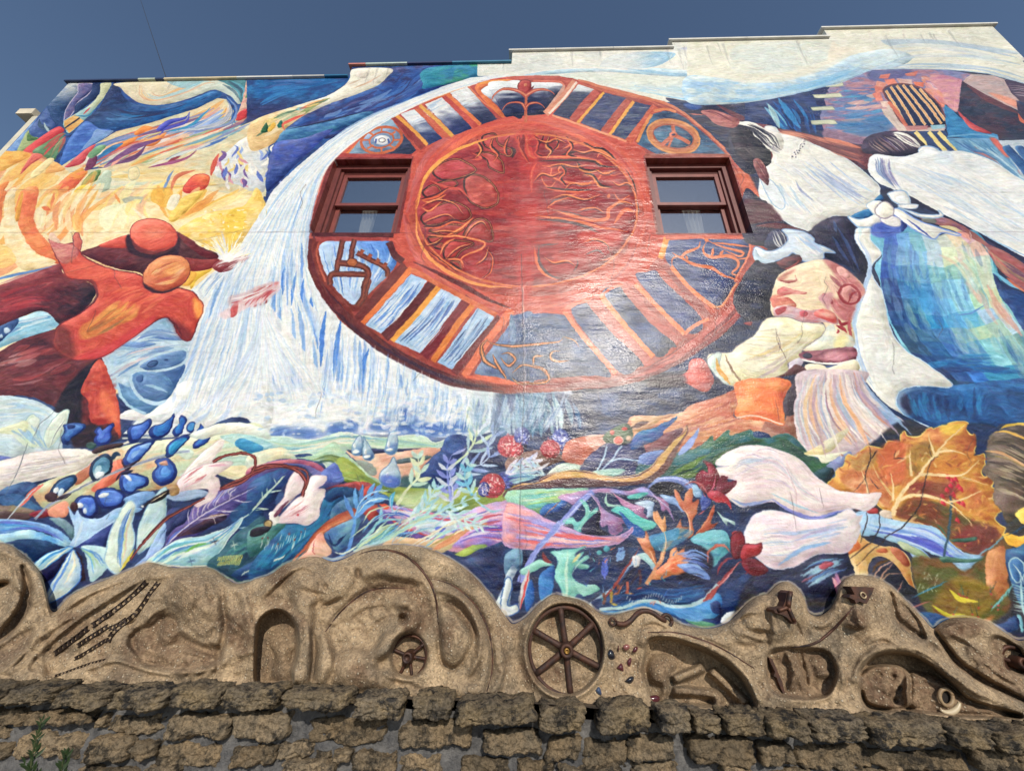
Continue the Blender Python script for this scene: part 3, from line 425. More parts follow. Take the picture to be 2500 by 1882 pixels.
L("1360 600 1700 760 2000 920 2200 1000", 40, (110, 48, 48), 1)
# ---- bottom
P("2240 1090 2110 1250 1900 1530 1940 1580 2100 1610 2400 1625 2400 1060", (110, 134, 164), m=(86, 110, 150)); L("1790 1590 1950 1600 2200 1640 2400 1640", 50, (222, 104, 66))
T(2, 1)
P("-20 1090 20 1060 130 1045 430 1055 520 1130 850 1560 700 1580 400 1600 200 1620 0 1630 -40 1500", (88, 96, 118), m=(70, 96, 140), k=.4); L("0 1070 10 1340", 60, (110, 140, 170), a=.7)
for s, w_ in [("-220 1270 -150 1310 0 1330 200 1310 400 1290 440 1250", 22), ("-210 1260 -260 1330 -250 1430 -180 1490 -60 1550", 30), ("-170 1400 -120 1500 -80 1560 -40 1620", 26), ("-90 1400 -30 1390 30 1440 -30 1500 -100 1430", 22), ("180 1490 200 1420 270 1410", 20), ("170 1480 260 1520 320 1580 280 1640 60 1650", 24), ("0 1560 100 1490 250 1530 310 1590", 16), ("420 1370 350 1380 330 1430 400 1460 500 1450", 20), ("440 1240 540 1280 580 1340", 14), ("0 1600 60 1650 150 1655", 18)]: L(s, w_, (96, 66, 60)); L(s, w_ * .6, (206, 146, 96))
# ---- lower right
P("520 1050 650 955 730 1000 1110 1450 1100 1500 930 1550", (66, 74, 100), m=(58, 76, 120)); P("780 905 960 800 1060 870 1400 1290 1380 1340 1220 1400", (64, 70, 92), m=(58, 80, 124)); P("1085 750 1170 690 1250 680 1310 760 1640 1100 1510 1208", (56, 70, 116), m=(70, 84, 130))
P("1330,430 1420,410 1640,400 2000,400 2055,425 2050,500 1990,640 1925,750 1930,800 1800,975 1750,985 1400,680 1340,600 1320,530", (56, 68, 112), m=(76, 88, 130))
for s, w_, c_ in [("680 930 900 1190 1180 1450", 84, (178, 84, 72)), ("960 790 1200 1080 1450 1290", 74, (180, 86, 74)), ("1320 620 1500 850 1700 1080", 60, (150, 72, 66)), ("450 1020 650 1290 900 1560", 40, (226, 122, 78)), ("770 890 960 1130 1220 1420", 44, (232, 130, 66)), ("1065 790 1280 1010 1495 1225", 40, (230, 124, 70)), ("1375 640 1550 840 1745 995", 36, (230, 124, 66)), ("450 1020 560 950 660 920", 40, (214, 104, 76)), ("770 890 850 830 960 790", 24, (214, 110, 84)), ("1495 1220 1580 1150 1700 1090", 34, (226, 120, 80)), ("1745 990 1810 980 1870 900 1940 780", 18, (222, 140, 90)), ("1280 570 1310 480 1340 390", 50, (226, 150, 66)), ("1330 390 1500 385 2000 390", 34, (206, 100, 74)), ("2055 420 2050 520 1990 640 1920 770", 18, (224, 120, 80))]: L(s, w_, c_, 0)
for s, w_ in [("1380 640 1390 570 1450 560 1560 620 1660 640 1740 660 1830 720 1900 740 1960 760", 30), ("1380 520 1450 560 1500 520 1600 480 1630 420", 26), ("1500 540 1520 580", 20), ("1680 420 1650 510 1720 560 1860 550 1940 580 1950 640 1900 700 1980 720", 30), ("1700 420 1850 480 2000 520 1960 550 1840 510", 22), ("1740 430 1900 450 2050 470", 18), ("1740 480 1720 560", 26), ("1830 500 1790 550", 26), ("1940 580 2050 560", 14), ("1660 400 1700 420", 30)]: L(s, w_, (222, 122, 72))
P("2100 60 2160 300 2140 600 2090 800 2030 700 2080 500 2090 260", (190, 96, 78), soft=4, a=.6)
# hands on the rim
T(2, 1)
P("1540 1450 1650 1440 1720 1550 1745 1640 1660 1720 1500 1650 1400 1620 1320 1600 1500 1560", (214, 92, 84), g=(1500, 1480, 1680, 1640, (226, 110, 90)), m=(200, 120, 116)); P("1180 1600 1400 1560 1500 1580 1480 1663 1200 1680", (70, 50, 62), soft=5)
P("2000 1130 2080 1120 2060 1150", (150, 60, 60)); P("2160 1140 2230 1110 2230 1180", (150, 70, 66))
# ======== sky ribbons upper right ========
T(2, 0)
P("-300 470 1390 440 1390 370 2260 340 2300 640 1700 670 1300 660 950 630 700 622 400 650 -300 660", (229, 227, 214), True, m=(216, 220, 212), k=.4)
P("900 470 1385 455 1345 530 1200 585 1000 600 760 590", (216, 220, 216), sh=0, g=(1000, 500, 1340, 520, (142, 182, 206)))
P("100 650 500 592 900 597 1200 592 1400 600 1700 620 2300 620 2300 645 1700 668 1300 660 950 630 700 622 400 640", (180, 208, 220), m=(200, 216, 220)); L("1390 455 1340 540 1210 590 1000 602 700 588 400 600 100 640", 12, (236, 232, 220)); L("1000 600 1200 620 1400 645 1800 650", 26, (140, 184, 212), a=.7)
P("380 655 700 624 1000 650 1400 668 1800 668 2300 636 2400 880 2212 872 1850 892 1500 870 1200 812 900 752 600 690", (222, 226, 212), True, g=(1500, 690, 1560, 890, (150, 198, 226)))
B("1000 720 1400 790 1800 800 2300 760", "1200 800 1500 850 1850 870 2300 850", 30, [(180, 212, 226), (130, 186, 222), (210, 224, 220), (230, 228, 214), (110, 170, 214)], 26, (.2, .5), al=.6)
P("1450 420 1700 390 2000 400 1900 440 1600 440", (196, 200, 216), soft=4); P("1700 490 2000 470 1900 520", (200, 204, 218), soft=4)
P("1330 850 1500 872 1850 893 2212 873 2300 860 2300 1500 2212 1300 1950 1250 1700 1120 1500 980", (60, 54, 70), m=(52, 62, 96))
P("1480 900 1600 890 1640 930 1560 950", (50, 86, 150), soft=4); B("2050 890 2080 980 2120 1050", "2260 870 2280 980 2300 1080", 20, [(40, 120, 196), (60, 150, 210), (40, 70, 130), (36, 90, 160)], 30, (.4, .9))
L("1760 900 1900 980 2060 1060", 60, (112, 66, 72), 3); P("1630 965 1740 955 1850 990 1960 1045 1900 1105 1760 1070 1690 1010", (190, 122, 116), m=(150, 90, 90)); L("1660 970 1780 1020 1900 1060", 12, (120, 66, 76)); L("1530 985 1660 995", 10, (190, 110, 100))
# ======== castle ========
T(3, 0)
P("-200 870 0 860 400 770 560 720 600 800 520 900 520 1200 300 1130 0 1090 -200 1060", (42, 54, 94), True, m=(50, 70, 120))
B("-60 900 60 1020 160 1130", "280 820 400 1000 430 1180", 30, [(46, 130, 190), (36, 100, 170), (50, 84, 140), (120, 190, 216), (48, 56, 92)], 36, (.3, .8)); L("0 900 60 1010 100 1110", 50, (190, 220, 210), a=.7); L("90 850 180 980 280 1110", 56, (60, 150, 206), a=.8)
P("560 720 890 605 1500 600 1760 640 1680 960 1530 900 1540 1120 1100 1140 850 1260 510 1200 450 1020 500 800", (126, 128, 166), True, m=(178, 130, 140), k=.55)
B("560 780 800 760 1000 780", "470 1150 800 1160 1100 1080", 90, [(96, 140, 186), (66, 120, 170), (190, 140, 140), (146, 140, 176), (116, 116, 160), (206, 170, 160), (80, 150, 190)], 34, (.1, .35)); P("560 1060 800 1040 1000 990 1100 1090 900 1180 700 1150", (60, 124, 172), soft=7, a=.7); P("490 1120 700 1160 850 1200 840 1250 510 1200", (140, 110, 130), soft=3)
P("870 620 1100 600 1250 610 1100 690 900 700", (84, 90, 140), soft=6, a=.8)
for s in ("490,745 640,708 657,745 510,755", "388,820 628,808 645,840 405,850", "370,930 556,920 582,950 385,958", "372,1045 575,1035 600,1072 382,1078"): P(s, (206, 206, 176), True, edge=(150, 160, 140), ew=5)
P("380 790 480 750 530 800 420 812", (50, 52, 92), True); P("410 850 480 850 500 920 420 910", (50, 52, 92), True)
for s, c_ in [("900 810 960 790 1000 870 940 875", (226, 132, 110)), ("920 740 990 750 990 800 930 800", (226, 140, 116)), ("940 700 1030 720 1000 760 930 745", (222, 150, 126)), ("1000 690 1090 680 1120 730 1040 745", (230, 130, 100)), ("1110 680 1240 690 1250 735 1140 725", (216, 190, 180)), ("1260 710 1350 715 1340 755 1270 740", (236, 120, 70)), ("1360 760 1420 780 1400 830 1340 790", (220, 150, 130)), ("1400 800 1500 790 1510 830 1430 850", (230, 150, 110)), ("1430 850 1520 850 1530 930 1480 930", (226, 130, 100)), ("970 880 1050 875 1080 930 990 930", (222, 196, 180)), ("980 940 1070 935 1100 975 1000 980", (224, 200, 186)), ("1180 640 1300 615 1280 660 1200 660", (206, 120, 96)), ("970 650 1060 640 1040 680 960 680", (206, 110, 90))]: P(s, c_, True, m=(206, 110, 90), k=.3)
B("1300 640 1450 700 1600 760", "1360 780 1480 860 1640 940", 40, [(224, 150, 140), (206, 120, 120), (226, 190, 184), (170, 130, 170), (216, 140, 110)], 44, (.15, .5)); P("1420 640 1670 690 1660 800 1640 965 1540 905 1500 800 1420 720", (216, 156, 146), m=(196, 130, 150), soft=3)
P("1050 880 1000 990 1130 1135 1530 1135 1532 1075 1190 1085", (206, 186, 172), True)
P("1000,800 1010,762 1060,738 1150,728 1250,740 1340,780 1420,850 1500,940 1537,1060 1520,1085 1195,1088 1060,900", (44, 48, 78), edge=(120, 70, 66), ew=14)
for s in ("1020 785 1120 950 1190 1085", "1060 750 1180 930 1270 1085", "1110 740 1250 920 1360 1080", "1165 735 1310 920 1425 1078", "1230 740 1390 920 1500 1072", "1310 770 1440 920 1530 1045"): L(s, 24, (226, 196, 150), 0); L(s, 9, (232, 160, 90), 0)
L("1040 880 1120 980 1195 1090", 30, (206, 110, 80), 0); P("1180 1090 1380 1085 1380 1120 1200 1130", (190, 130, 124), True); P("1400 1085 1530 1078 1530 1110 1420 1120", (150, 190, 200), True)
P("1220 1138 1535 1132 1660 1320 1400 1300", (50, 70, 112), True)
for s in ("1275 1140 1340 1220 1370 1280", "1385 1140 1470 1240 1535 1310", "1470 1140 1570 1240 1650 1315"): L(s, 34, (228, 206, 126), 0)
P("1675 700 1900 830 2160 955 2160 990 2300 1130 2300 1220 1990 1200 1640 970", (76, 50, 58), True, m=(52, 56, 72), k=.5); L("1720 740 1900 850 2160 980", 60, (120, 60, 58), a=.7); P("1680 705 1760 640 1950 655 2300 770 2300 900 2140 870 2160 955 1900 830", (196, 166, 158), True, m=(176, 160, 156)); P("1900 800 2150 930 2130 860", (226, 150, 120), soft=4)
P("2040 690 2300 730 2300 920 2180 880 2100 800", (84, 66, 80), True); B("2070 740 2150 740 2300 770", "2150 840 2230 850 2300 870", 6, [(190, 184, 190), (150, 130, 140)], 12, full=True)
P("2150 880 2300 980 2300 1130 2160 990", (70, 56, 76), True); L("2160 980 2190 1040 2260 1080", 26, (200, 100, 60))
P("1522 905 1600 960 1750 1100 1985 1165 1990 1190 1800 1200 1560 1185 1535 1060", (54, 134, 182), True, m=(40, 110, 160)); P("1640 960 1760 1060 1935 1155 1800 1135 1720 1080", (196, 76, 72)); L("1550 1185 1800 1160 1990 1190", 14, (100, 160, 196), 0)
P("1540 1195 1990 1195 2100 1360 2300 1600 2212 1580 2000 1430 1700 1315 1650 1315", (106, 154, 186), True); B("1600 1210 1750 1300 1900 1350 2212 1560", "1950 1200 2060 1330 2150 1450 2300 1600", 34, [(150, 190, 206), (80, 130, 170), (60, 100, 150), (180, 206, 214), (190, 110, 100)], 26, (.2, .5)); P("1920 1200 1990 1210 2080 1350 2040 1340", (206, 96, 76), soft=3)
P("1990 1215 2300 1208 2300 1700 2090 1350", (176, 188, 196), True); P("2030 1290 2070 1258 2110 1280 2300 1500 2300 1620 2140 1420", (42, 90, 142)); P("2140 1290 2180 1258 2220 1280 2300 1380 2300 1480", (42, 90, 142))
# drape over the castle
P("-700 350 0 348 480 345 555 345 500 262 520 230 2000 150 2100 200 2140 450 2260 600 2600 1000 2500 900 2212 725 1900 640 1700 615 1500 602 1100 596 890 606 650 708 400 768 0 862 -400 905 -700 880", (229, 226, 208), sharp=True, m=(222, 220, 196), k=.35)
P("-700 660 -300 690 0 690 300 650 600 520 900 440 1100 430 1250 500 1100 590 890 606 650 708 400 768 0 862 -400 905 -700 880", (196, 216, 224), g=(500, 480, 640, 700, (158, 196, 224)), m=(206, 220, 218)); P("-300 620 0 655 300 590 520 490 700 480 500 600 200 690 0 720 -300 700", (228, 224, 204), a=.8, soft=4)
P("0 365 560 355 590 420 540 500 300 590 0 640 -300 610 -300 420", (218, 224, 214), m=(226, 226, 208), soft=5); P("560 360 620 400 760 420 640 480 520 520", (232, 222, 200), soft=3)
B("-400 800 0 780 400 700 800 560", "-400 890 0 850 500 735 890 610", 26, [(130, 186, 220), (170, 204, 222), (110, 170, 214), (206, 220, 220)], 30, (.2, .5), al=.6)
P("980 350 1200 338 1450 345 1750 380 2120 440 2150 470 1900 440 1600 400 1300 390 1100 410", (176, 194, 206), soft=3, a=.8)
for s_, w_ in [("900 600 1200 500 1500 480 1850 495 2180 560", 30), ("950 600 1250 560 1600 565 1950 600 2260 690", 22), ("1000 590 1400 580 1800 600 2260 720", 14), ("1500 590 1900 615 2260 740", 10), ("1500 400 1800 420 2150 500", 20)]: L(s_, w_, (170, 190, 206), a=.8)
B("900 420 1300 380 1700 420 2150 520", "1000 560 1400 500 1800 510 2200 600", 20, [(236, 232, 216), (206, 214, 214), (214, 220, 210)], 24, (.2, .5), al=.6); L("0 862 400 770 650 710 890 606 1100 598 1500 603 1900 640 2260 735", 10, (150, 180, 206), 0, a=.6)
# ======== women ========
P("-300 1060 0 1080 70 1110 200 1128 400 1172 600 1222 800 1262 840 1310 910 1350 880 1460 800 1450 600 1350 330 1230 -100 1180", (146, 88, 82), m=(116, 66, 70)); L("480 1190 650 1240 800 1280", 40, (206, 120, 90)); L("380 1230 600 1340 840 1450", 60, (92, 56, 66))
P("810,1250 850,1190 950,1150 1080,1133 1220,1150 1300,1200 1362,1262 1310,1312 1150,1350 900,1335 820,1310", (56, 42, 62))
B("840 1210 870 1270 960 1330", "1080 1140 1200 1200 1300 1300", 22, [(120, 100, 110), (90, 60, 70), (190, 170, 170), (150, 120, 110), (60, 50, 100)], 16, (.5, .95)); P("1090 1145 1200 1160 1300 1230 1310 1280 1200 1245 1120 1195", (232, 228, 216)); B("1100 1150 1180 1220 1290 1270", "1140 1160 1240 1200 1310 1270", 5, [(70, 60, 80)], 10, (.7, .95))
P("1300 1310 1330 1270 1420 1270 1480 1310 1440 1350 1360 1350", (230, 228, 220), edge=(150, 180, 210), ew=10)
P("910,1342 1150,1358 1310,1316 1370,1290 1500,1312 1700,1312 1950,1400 2212,1562 2800,1800 2800,2560 2212,2225 1900,2062 1500,1870 1130,1660 960,1582 868,1470", (229, 227, 218), m=(214, 220, 222), k=.35, edge=(212, 220, 224), ew=6)
B("940 1360 980 1480 1080 1600", "1050 1360 1060 1500 1180 1660", 16, [(150, 180, 210), (190, 206, 220), (140, 130, 170), (236, 232, 224)], 24, (.5, .95)); B("1150 1620 1600 1850 2212 2170", "1300 1380 1800 1560 2400 1900", 46, [(190, 208, 222), (208, 216, 222), (238, 234, 226), (170, 196, 220)], 22, (.1, .3), al=.7); P("1470 1320 1560 1300 1600 1370 1540 1430 1440 1400", (214, 222, 226), soft=4); L("1130 1655 1500 1865 1900 2055 2300 2250", 24, (140, 180, 214), a=.8)
# first woman: veil, dress
P("-330 1090 -260 1050 -160 1060 0 1200 30 1290 -60 1460 -180 1500 -330 1330", (40, 40, 58))
P("-380 1090 -300 1055 -200 1060 -100 1090 30 1140 60 1200 0 1290 -80 1250 -160 1150", (232, 228, 216)); B("-300 1070 -180 1080 -60 1180 10 1270", "-200 1060 -50 1110 50 1180 40 1260", 13, [(44, 44, 60), (60, 56, 76)], 20, (.6, .95)); P("-20 1250 30 1200 110 1210 130 1250 100 1290 20 1310", (232, 228, 214), edge=(150, 140, 150), ew=9)
P("-30,1100 60,1100 110,1150 240,1160 330,1200 400,1250 600,1330 750,1420 900,1550 962,1620 950,1760 850,1812 700,1872 570,1866 490,1902 380,1990 330,1995 130,1902 -60,1720 -70,1560 0,1400 30,1350 0,1300 20,1200", (230, 227, 214), m=(222, 222, 216), edge=(204, 216, 222), ew=7)
P("0 1300 40 1340 20 1400 -20 1380", (150, 66, 60)); g_ = random.Random(4)
for i in range(26): x, y = 210 + i * 5 + g_.uniform(-14, 14), 1370 - i * 7 + g_.uniform(-14, 14); E(x, y, 15, 12, (236, 232, 222)); E(x, y, 7, 6, (80, 80, 100))
B("250 1400 400 1520 600 1660 800 1800", "340 1380 520 1480 720 1600 900 1700", 14, [(170, 180, 206), (190, 206, 222), (146, 160, 196)], 22, (.3, .8)); B("0 1560 60 1700 200 1850", "240 1560 400 1760 480 1860", 20, [(206, 214, 220), (238, 234, 222), (170, 196, 216)], 34, (.2, .6)); L("240 1560 280 1640 400 1740", 20, (160, 170, 196)); L("640 1500 760 1580 900 1660", 26, (190, 210, 224)); P("-60 1550 30 1560 120 1680 150 1760 120 1810 60 1780 0 1700", (216, 222, 224), soft=3, edge=(150, 180, 206), ew=8)
P("380 1990 480 1900 580 1868 640 1880 700 1880 560 1960", (60, 48, 66), soft=2)
T(3, 1)
P("-200 -20 -60 60 0 90 120 240 330 335 360 330 480 245 570 210 700 215 750 300 860 570 835 790 700 645 560 590 240 470 -200 420", (47, 46, 68), m=(58, 50, 70)); P("0 90 60 150 130 240 0 250 -200 260 -200 60", (96, 60, 66), soft=3); L("-100 290 100 290 300 330", 50, (120, 66, 66), a=.8)
for s in ("560 380 640 520 700 600", "600 300 700 480 790 680", "570 240 590 340"): L(s, 30, (70, 96, 150), a=.6)
P("1120 -20 1500 180 1800 335 2212 560 2400 640 2400 800 2212 700 2000 510 1750 330 1400 160 1180 60", (48, 44, 70))
# winged skirt
P("900,300 1190,285 1430,400 1640,350 1790,330 1910,480 1960,600 2080,900 2300,1200 2300,1700 1500,1700 1230,1420 1060,1150 1010,950 960,750 920,640 980,540 890,420", (86, 156, 186), m=(110, 180, 196))
gA = catmull(pts("1000 300 1000 520 960 650 980 800 1030 1000 1080 1160 1250 1400 1500 1640 1560 1700"), False); gB = catmull(pts("1700 330 1850 430 1920 560 1960 700 2040 900 2150 1080 2300 1260 2420 1500 2500 1700"), False)
gA, gB = resample(gA, 60), resample(gB, 60); g_ = random.Random(21)
def mixc(a, b, t): return tuple(a[i] * (1 - t) + b[i] * t for i in range(3))
keys = [((66, 92, 170), (120, 180, 200), (196, 206, 170), (206, 170, 160)), ((36, 84, 150), (90, 150, 190), (150, 196, 180), (206, 200, 180)), ((34, 66, 124), (60, 140, 190), (130, 196, 206), (196, 200, 160)), ((30, 60, 116), (40, 130, 190), (100, 180, 206), (190, 196, 190)), ((34, 60, 112), (60, 120, 160), (160, 190, 150), (180, 196, 206)), ((34, 62, 116), (40, 110, 166), (120, 180, 190), (120, 160, 150)), ((36, 56, 100), (30, 110, 176), (60, 140, 180), (60, 110, 140)), ((34, 50, 94), (32, 80, 140), (40, 90, 146), (44, 70, 120))]
NR, NC = 11, 7
def gp(r, c):
    u = min(1, max(0, r / NR)); t = c / NC; bow = math.sin(t * math.pi) * .05 + .012 * math.sin(r * 3 + c * 2)
    i = min(58.99, (u + bow) * 59); i0 = int(i); fr = i - i0
    a = gA[i0] * (1 - fr) + gA[i0 + 1] * fr; b = gB[i0] * (1 - fr) + gB[i0 + 1] * fr
    return a * (1 - t) + b * t
for r in range(NR):
    for c in range(NC):
        kr = keys[min(7, int(r / NR * 8))]; x = c / (NC - 1) * 3; i = min(2, int(x)); col = mixc(kr[i], kr[i + 1], x - i)
        col = tuple(max(0, v_ + g_.uniform(-11, 11)) for v_ in col)
        q = [gp(r, c), gp(r, c + 1), gp(r + 1, c + 1), gp(r + 1, c)]
        P(np.array(q).ravel(), col, True, m=tuple(min(255, v_ + 26) for v_ in col), k=.45)
        if g_.random() < .6: L(np.array([gp(r, c + 1), gp(r + .5, c + 1.02), gp(r + 1, c + 1)]).ravel(), 10, tuple(min(255, v_ + 50) for v_ in col), a=.7)
B("1000 400 1000 700 1100 1100 1400 1500", "1850 430 1960 700 2150 1100 2400 1600", 110, [(110, 180, 196), (70, 130, 186), (160, 200, 180), (60, 110, 170), (190, 204, 176), (130, 170, 200), (50, 90, 150)], 60, (.06, .16), al=.35)
B("1400 520 1600 620 1800 900 2000 1200", "1650 420 1850 640 1950 900 2150 1200", 20, [(222, 214, 170), (226, 170, 150), (190, 210, 170), (210, 216, 206)], 44, (.1, .3), al=.5); P("1240 840 1400 850 1450 1030 1270 1000", (40, 140, 200), soft=7, a=.5); B("1200 1400 1500 1400 1900 1400", "1300 1600 1700 1560 2212 1560", 24, [(30, 110, 180), (34, 80, 140), (40, 140, 190), (50, 60, 110)], 50, (.2, .4), al=.6)
L("1620 1060 1750 1040 1880 970", 14, (90, 130, 190)); L("1900 800 2000 1000 2200 1240", 60, (222, 160, 140), a=.7); L("1920 560 1990 800 2100 1020 2240 1220", 50, (120, 190, 200), a=.8)
P("1945,700 2050,800 2300,950 2300,1260 2212,1200 2100,1020 2000,880", (42, 56, 100), m=(50, 90, 150), k=.35); L("1960 690 2060 770 2212 850", 30, (110, 180, 206)); L("2060 740 2200 830 2300 880", 40, (226, 110, 60), a=.8)
P("1310,215 1500,215 1650,270 1770,340 1900,440 2100,540 2300,700 2300,880 2080,740 1950,600 1905,490 1760,400 1500,290", (138, 92, 110), m=(170, 110, 100)); P("1910 490 2100 560 2300 720 2300 860 2080 730 1960 610", (166, 90, 84), soft=3); B("1800 420 2000 560 2300 760", "1900 490 2050 680 2300 850", 14, [(206, 110, 96), (150, 120, 90), (190, 150, 120), (120, 80, 100)], 40, (.3, .6)); P("1330 225 1430 220 1450 260 1350 255", (120, 120, 110)); L("1480 290 1620 320 1740 400", 34, (216, 200, 150)); L("1640 340 1720 380 1750 410", 40, (230, 160, 140)); L("1740 330 1760 400 1730 440", 12, (206, 170, 160))
# lower dress
T(3, 2)
P("1100 100 1180 20 1600 0 2400 -40 2400 330 2000 340 1880 580 1800 590 1700 400 1370 360 1200 280 1120 190", (30, 66, 116), m=(34, 100, 160), k=.5); B("1200 50 1230 180 1300 300", "1900 0 1900 200 1880 330", 30, [(30, 110, 176), (40, 84, 140), (36, 54, 100), (44, 140, 190)], 50, (.3, .8), al=.6); P("1110 110 1160 50 1220 110 1240 250 1170 230", (44, 46, 76), soft=3)
# sash
T(3, 1)
P("770,310 750,400 800,490 850,560 862,650 830,780 760,950 722,1080 720,1200 750,1400 790,1540 860,1663 950,1780 1100,1905 1300,2000 1390,2018 1200,1938 1120,1850 1110,1775 1150,1712 1280,1672 1592,1672 1400,1500 1230,1392 1110,1272 1052,1160 1020,1000 990,860 912,740 890,660 912,610 972,540 960,490 885,400 890,310", (229, 226, 212), m=(222, 222, 214), edge=(180, 204, 224), ew=8)
B("780 320 770 400 850 550 860 700 760 960 730 1150 770 1450 900 1700", "800 320 800 400 880 550 890 700 800 960 770 1150 820 1450 960 1720", 14, [(150, 180, 220), (180, 204, 226)], 20, (.2, .5), al=.7); L("800 380 790 320 830 310", 30, (196, 220, 222), a=.8); P("1130 1720 1300 1680 1500 1680 1300 1690 1180 1740 1150 1830 1240 1950 1120 1860", (150, 186, 216), soft=3, a=.7)
# bow
P("690 205 800 235 925 180 985 230 940 292 800 300 740 268", (230, 227, 218), edge=(130, 170, 210), ew=10); P("720 205 840 150 930 165 850 225", (40, 110, 160)); P("850 110 940 66 1010 120 930 190 880 152", (230, 227, 216), edge=(170, 196, 214), ew=8); P("1040 0 1180 -10 1230 90 1200 120 1100 90 1050 40", (228, 226, 218), edge=(150, 180, 206), ew=10); P("1110 40 1180 30 1225 80 1215 110 1130 90", (222, 224, 222)); P("920 70 970 20 1000 60", (40, 110, 160))
P("1140 105 1285 105 1285 138 1220 142 1140 130", (228, 226, 220), edge=(160, 180, 200), ew=8); P("1120 130 1300 182 1470 192 1468 155 1512 192 1480 216 1330 216 1200 165", (230, 228, 220), edge=(140, 170, 200), ew=8); P("1120 140 1300 240 1500 310 1660 360 1640 372 1500 350 1430 402 1250 315 1150 240 1080 180", (230, 227, 216), edge=(120, 150, 210), ew=10); L("1200 230 1330 330 1420 400", 16, (60, 80, 160)); P("900 290 1000 250 1190 270 1150 340 1000 390 900 360", (70, 96, 180), m=(100, 120, 200), soft=3); P("1140 240 1200 290 1150 340", (40, 60, 130)); P("970 240 1050 290 1140 290 1140 230 1060 200 1000 210", (226, 222, 214), edge=(150, 150, 190), ew=8); P("930 180 940 120 1010 80 1080 130 1080 190 1000 225", (232, 228, 212), edge=(150, 140, 150), ew=10)
# kneeling woman
P("-30 440 10 350 100 318 210 360 240 450 100 495 -20 480", (50, 54, 84)); B("0 350 20 450 100 490", "120 320 180 380 160 470", 9, [(230, 228, 220)], 13, (.7, .98))
P("120,322 250,326 330,352 400,400 400,440 490,470 582,522 490,520 480,570 400,592 300,592 220,520 150,562 0,604 -120,560 -110,470 0,505 100,482 175,400", (222, 226, 224), m=(196, 210, 222), edge=(130, 160, 196), ew=9); B("180 370 260 420 420 560", "300 350 380 420 520 510", 14, [(160, 186, 214), (236, 234, 226), (196, 190, 206)], 22, (.4, .8)); P("-110 490 -60 560 60 590 -20 620 -120 580", (180, 200, 214))
P("70 605 200 545 270 540 285 600 180 672 110 655", (88, 56, 62), m=(150, 70, 66)); P("140 660 190 640 270 590 200 670", (190, 80, 76), a=.7)
P("-40 620 60 610 120 680 80 730 40 830 20 960 40 1060 -20 1090 -200 1100 -300 900 -120 600", (44, 44, 60), m=(52, 60, 90))
P("85,722 180,662 300,610 450,580 560,600 680,680 800,770 832,862 770,950 722,1080 722,1340 300,1366 440,1240 480,1130 400,1130 200,1072 40,1062 25,930 50,820", (234, 216, 176), m=(232, 206, 170))
P("480 575 620 620 760 730 835 850 770 950 722 1090 640 1100 560 1000 540 920 620 900 600 760 560 680", (206, 138, 130), m=(186, 110, 106), soft=3); B("580 640 680 720 780 860", "480 800 560 920 700 1060", 20, [(214, 160, 150), (186, 96, 96), (226, 180, 160), (160, 90, 96)], 26, (.2, .5)); E(650, 690, 70, 36, (186, 80, 80), 40, m=(230, 170, 160), k=.6)
P("85 740 180 680 240 660 170 730 110 760", (196, 120, 104), soft=3); L("95 755 160 770 240 760 235 715", 24, (150, 50, 50)); P("80 850 130 810 190 830 260 850 330 860 320 880 200 880 100 890", (186, 66, 64), m=(214, 130, 120)); P("40 890 160 900 240 960 220 1000 60 1000 30 950", (222, 150, 120), m=(206, 110, 90)); P("480 870 540 910 560 960 470 940", (150, 50, 56)); P("440 900 560 860 540 1000 560 1060 480 960", (206, 150, 150), soft=3)
RING(700, 880, 92, 78, 22, (150, 50, 52), 30); P("640 830 700 800 720 830 690 880 710 950 640 900", (216, 150, 140)); L("690 960 720 880 790 850", 20, (150, 50, 52))
P("50 1000 110 970 200 980 330 1020 480 1010 590 1060 600 1140 480 1120 340 1140 200 1080 60 1070", (206, 186, 190), m=(196, 110, 110), k=.4); P("400 1040 480 1010 580 1050 590 1130 500 1100 420 1080", (206, 90, 80), m=(230, 170, 150)); P("60 1020 130 980 160 1000 90 1060", (176, 60, 66)); E(310, 1050, 40, 26, (196, 80, 90))
L("610 1090 640 1140 720 1110", 30, (160, 46, 54)); L("590 1150 660 1180 680 1210", 32, (160, 46, 54)); L("580 1220 610 1200 600 1180", 20, (160, 46, 54)); L("700 1080 710 1200 725 1280", 30, (186, 90, 90)); P("480 1180 560 1140 600 1220 720 1240 720 1330 320 1360 440 1250", (228, 220, 190), m=(196, 206, 200), k=.4); P("620 1230 690 1240 660 1330 560 1330", (222, 210, 150), soft=4)
P("0,1085 160,1075 300,1120 480,1140 470,1232 380,1292 300,1360 280,1432 170,1482 180,1560 50,1612 -60,1640 -200,1680 -340,1663 -410,1600 -520,1470 -512,1400 -452,1385 -332,1380 -262,1320 -122,1230 -60,1140", (234, 224, 178), m=(238, 230, 200), edge=(150, 140, 140), ew=8)
B("-300 1420 -100 1380 100 1300 300 1180", "-100 1640 50 1560 180 1450 400 1260", 24, [(196, 180, 150), (226, 200, 130), (240, 234, 206), (200, 196, 180), (190, 170, 170)], 26, (.2, .5), al=.7); L("80 1200 80 1280 140 1400 170 1470", 8, (110, 84, 84)); L("-370 1400 -340 1480 -280 1580 -200 1650", 22, (150, 120, 90)); P("-520 1440 -450 1385 -400 1400 -420 1500 -340 1640 -380 1650 -500 1520", (206, 220, 210), edge=(150, 160, 160), ew=8); L("-450 1430 -430 1520 -370 1600 -330 1660", 40, (226, 160, 60), a=.9); P("180 1480 280 1430 300 1480 200 1560", (206, 196, 206))
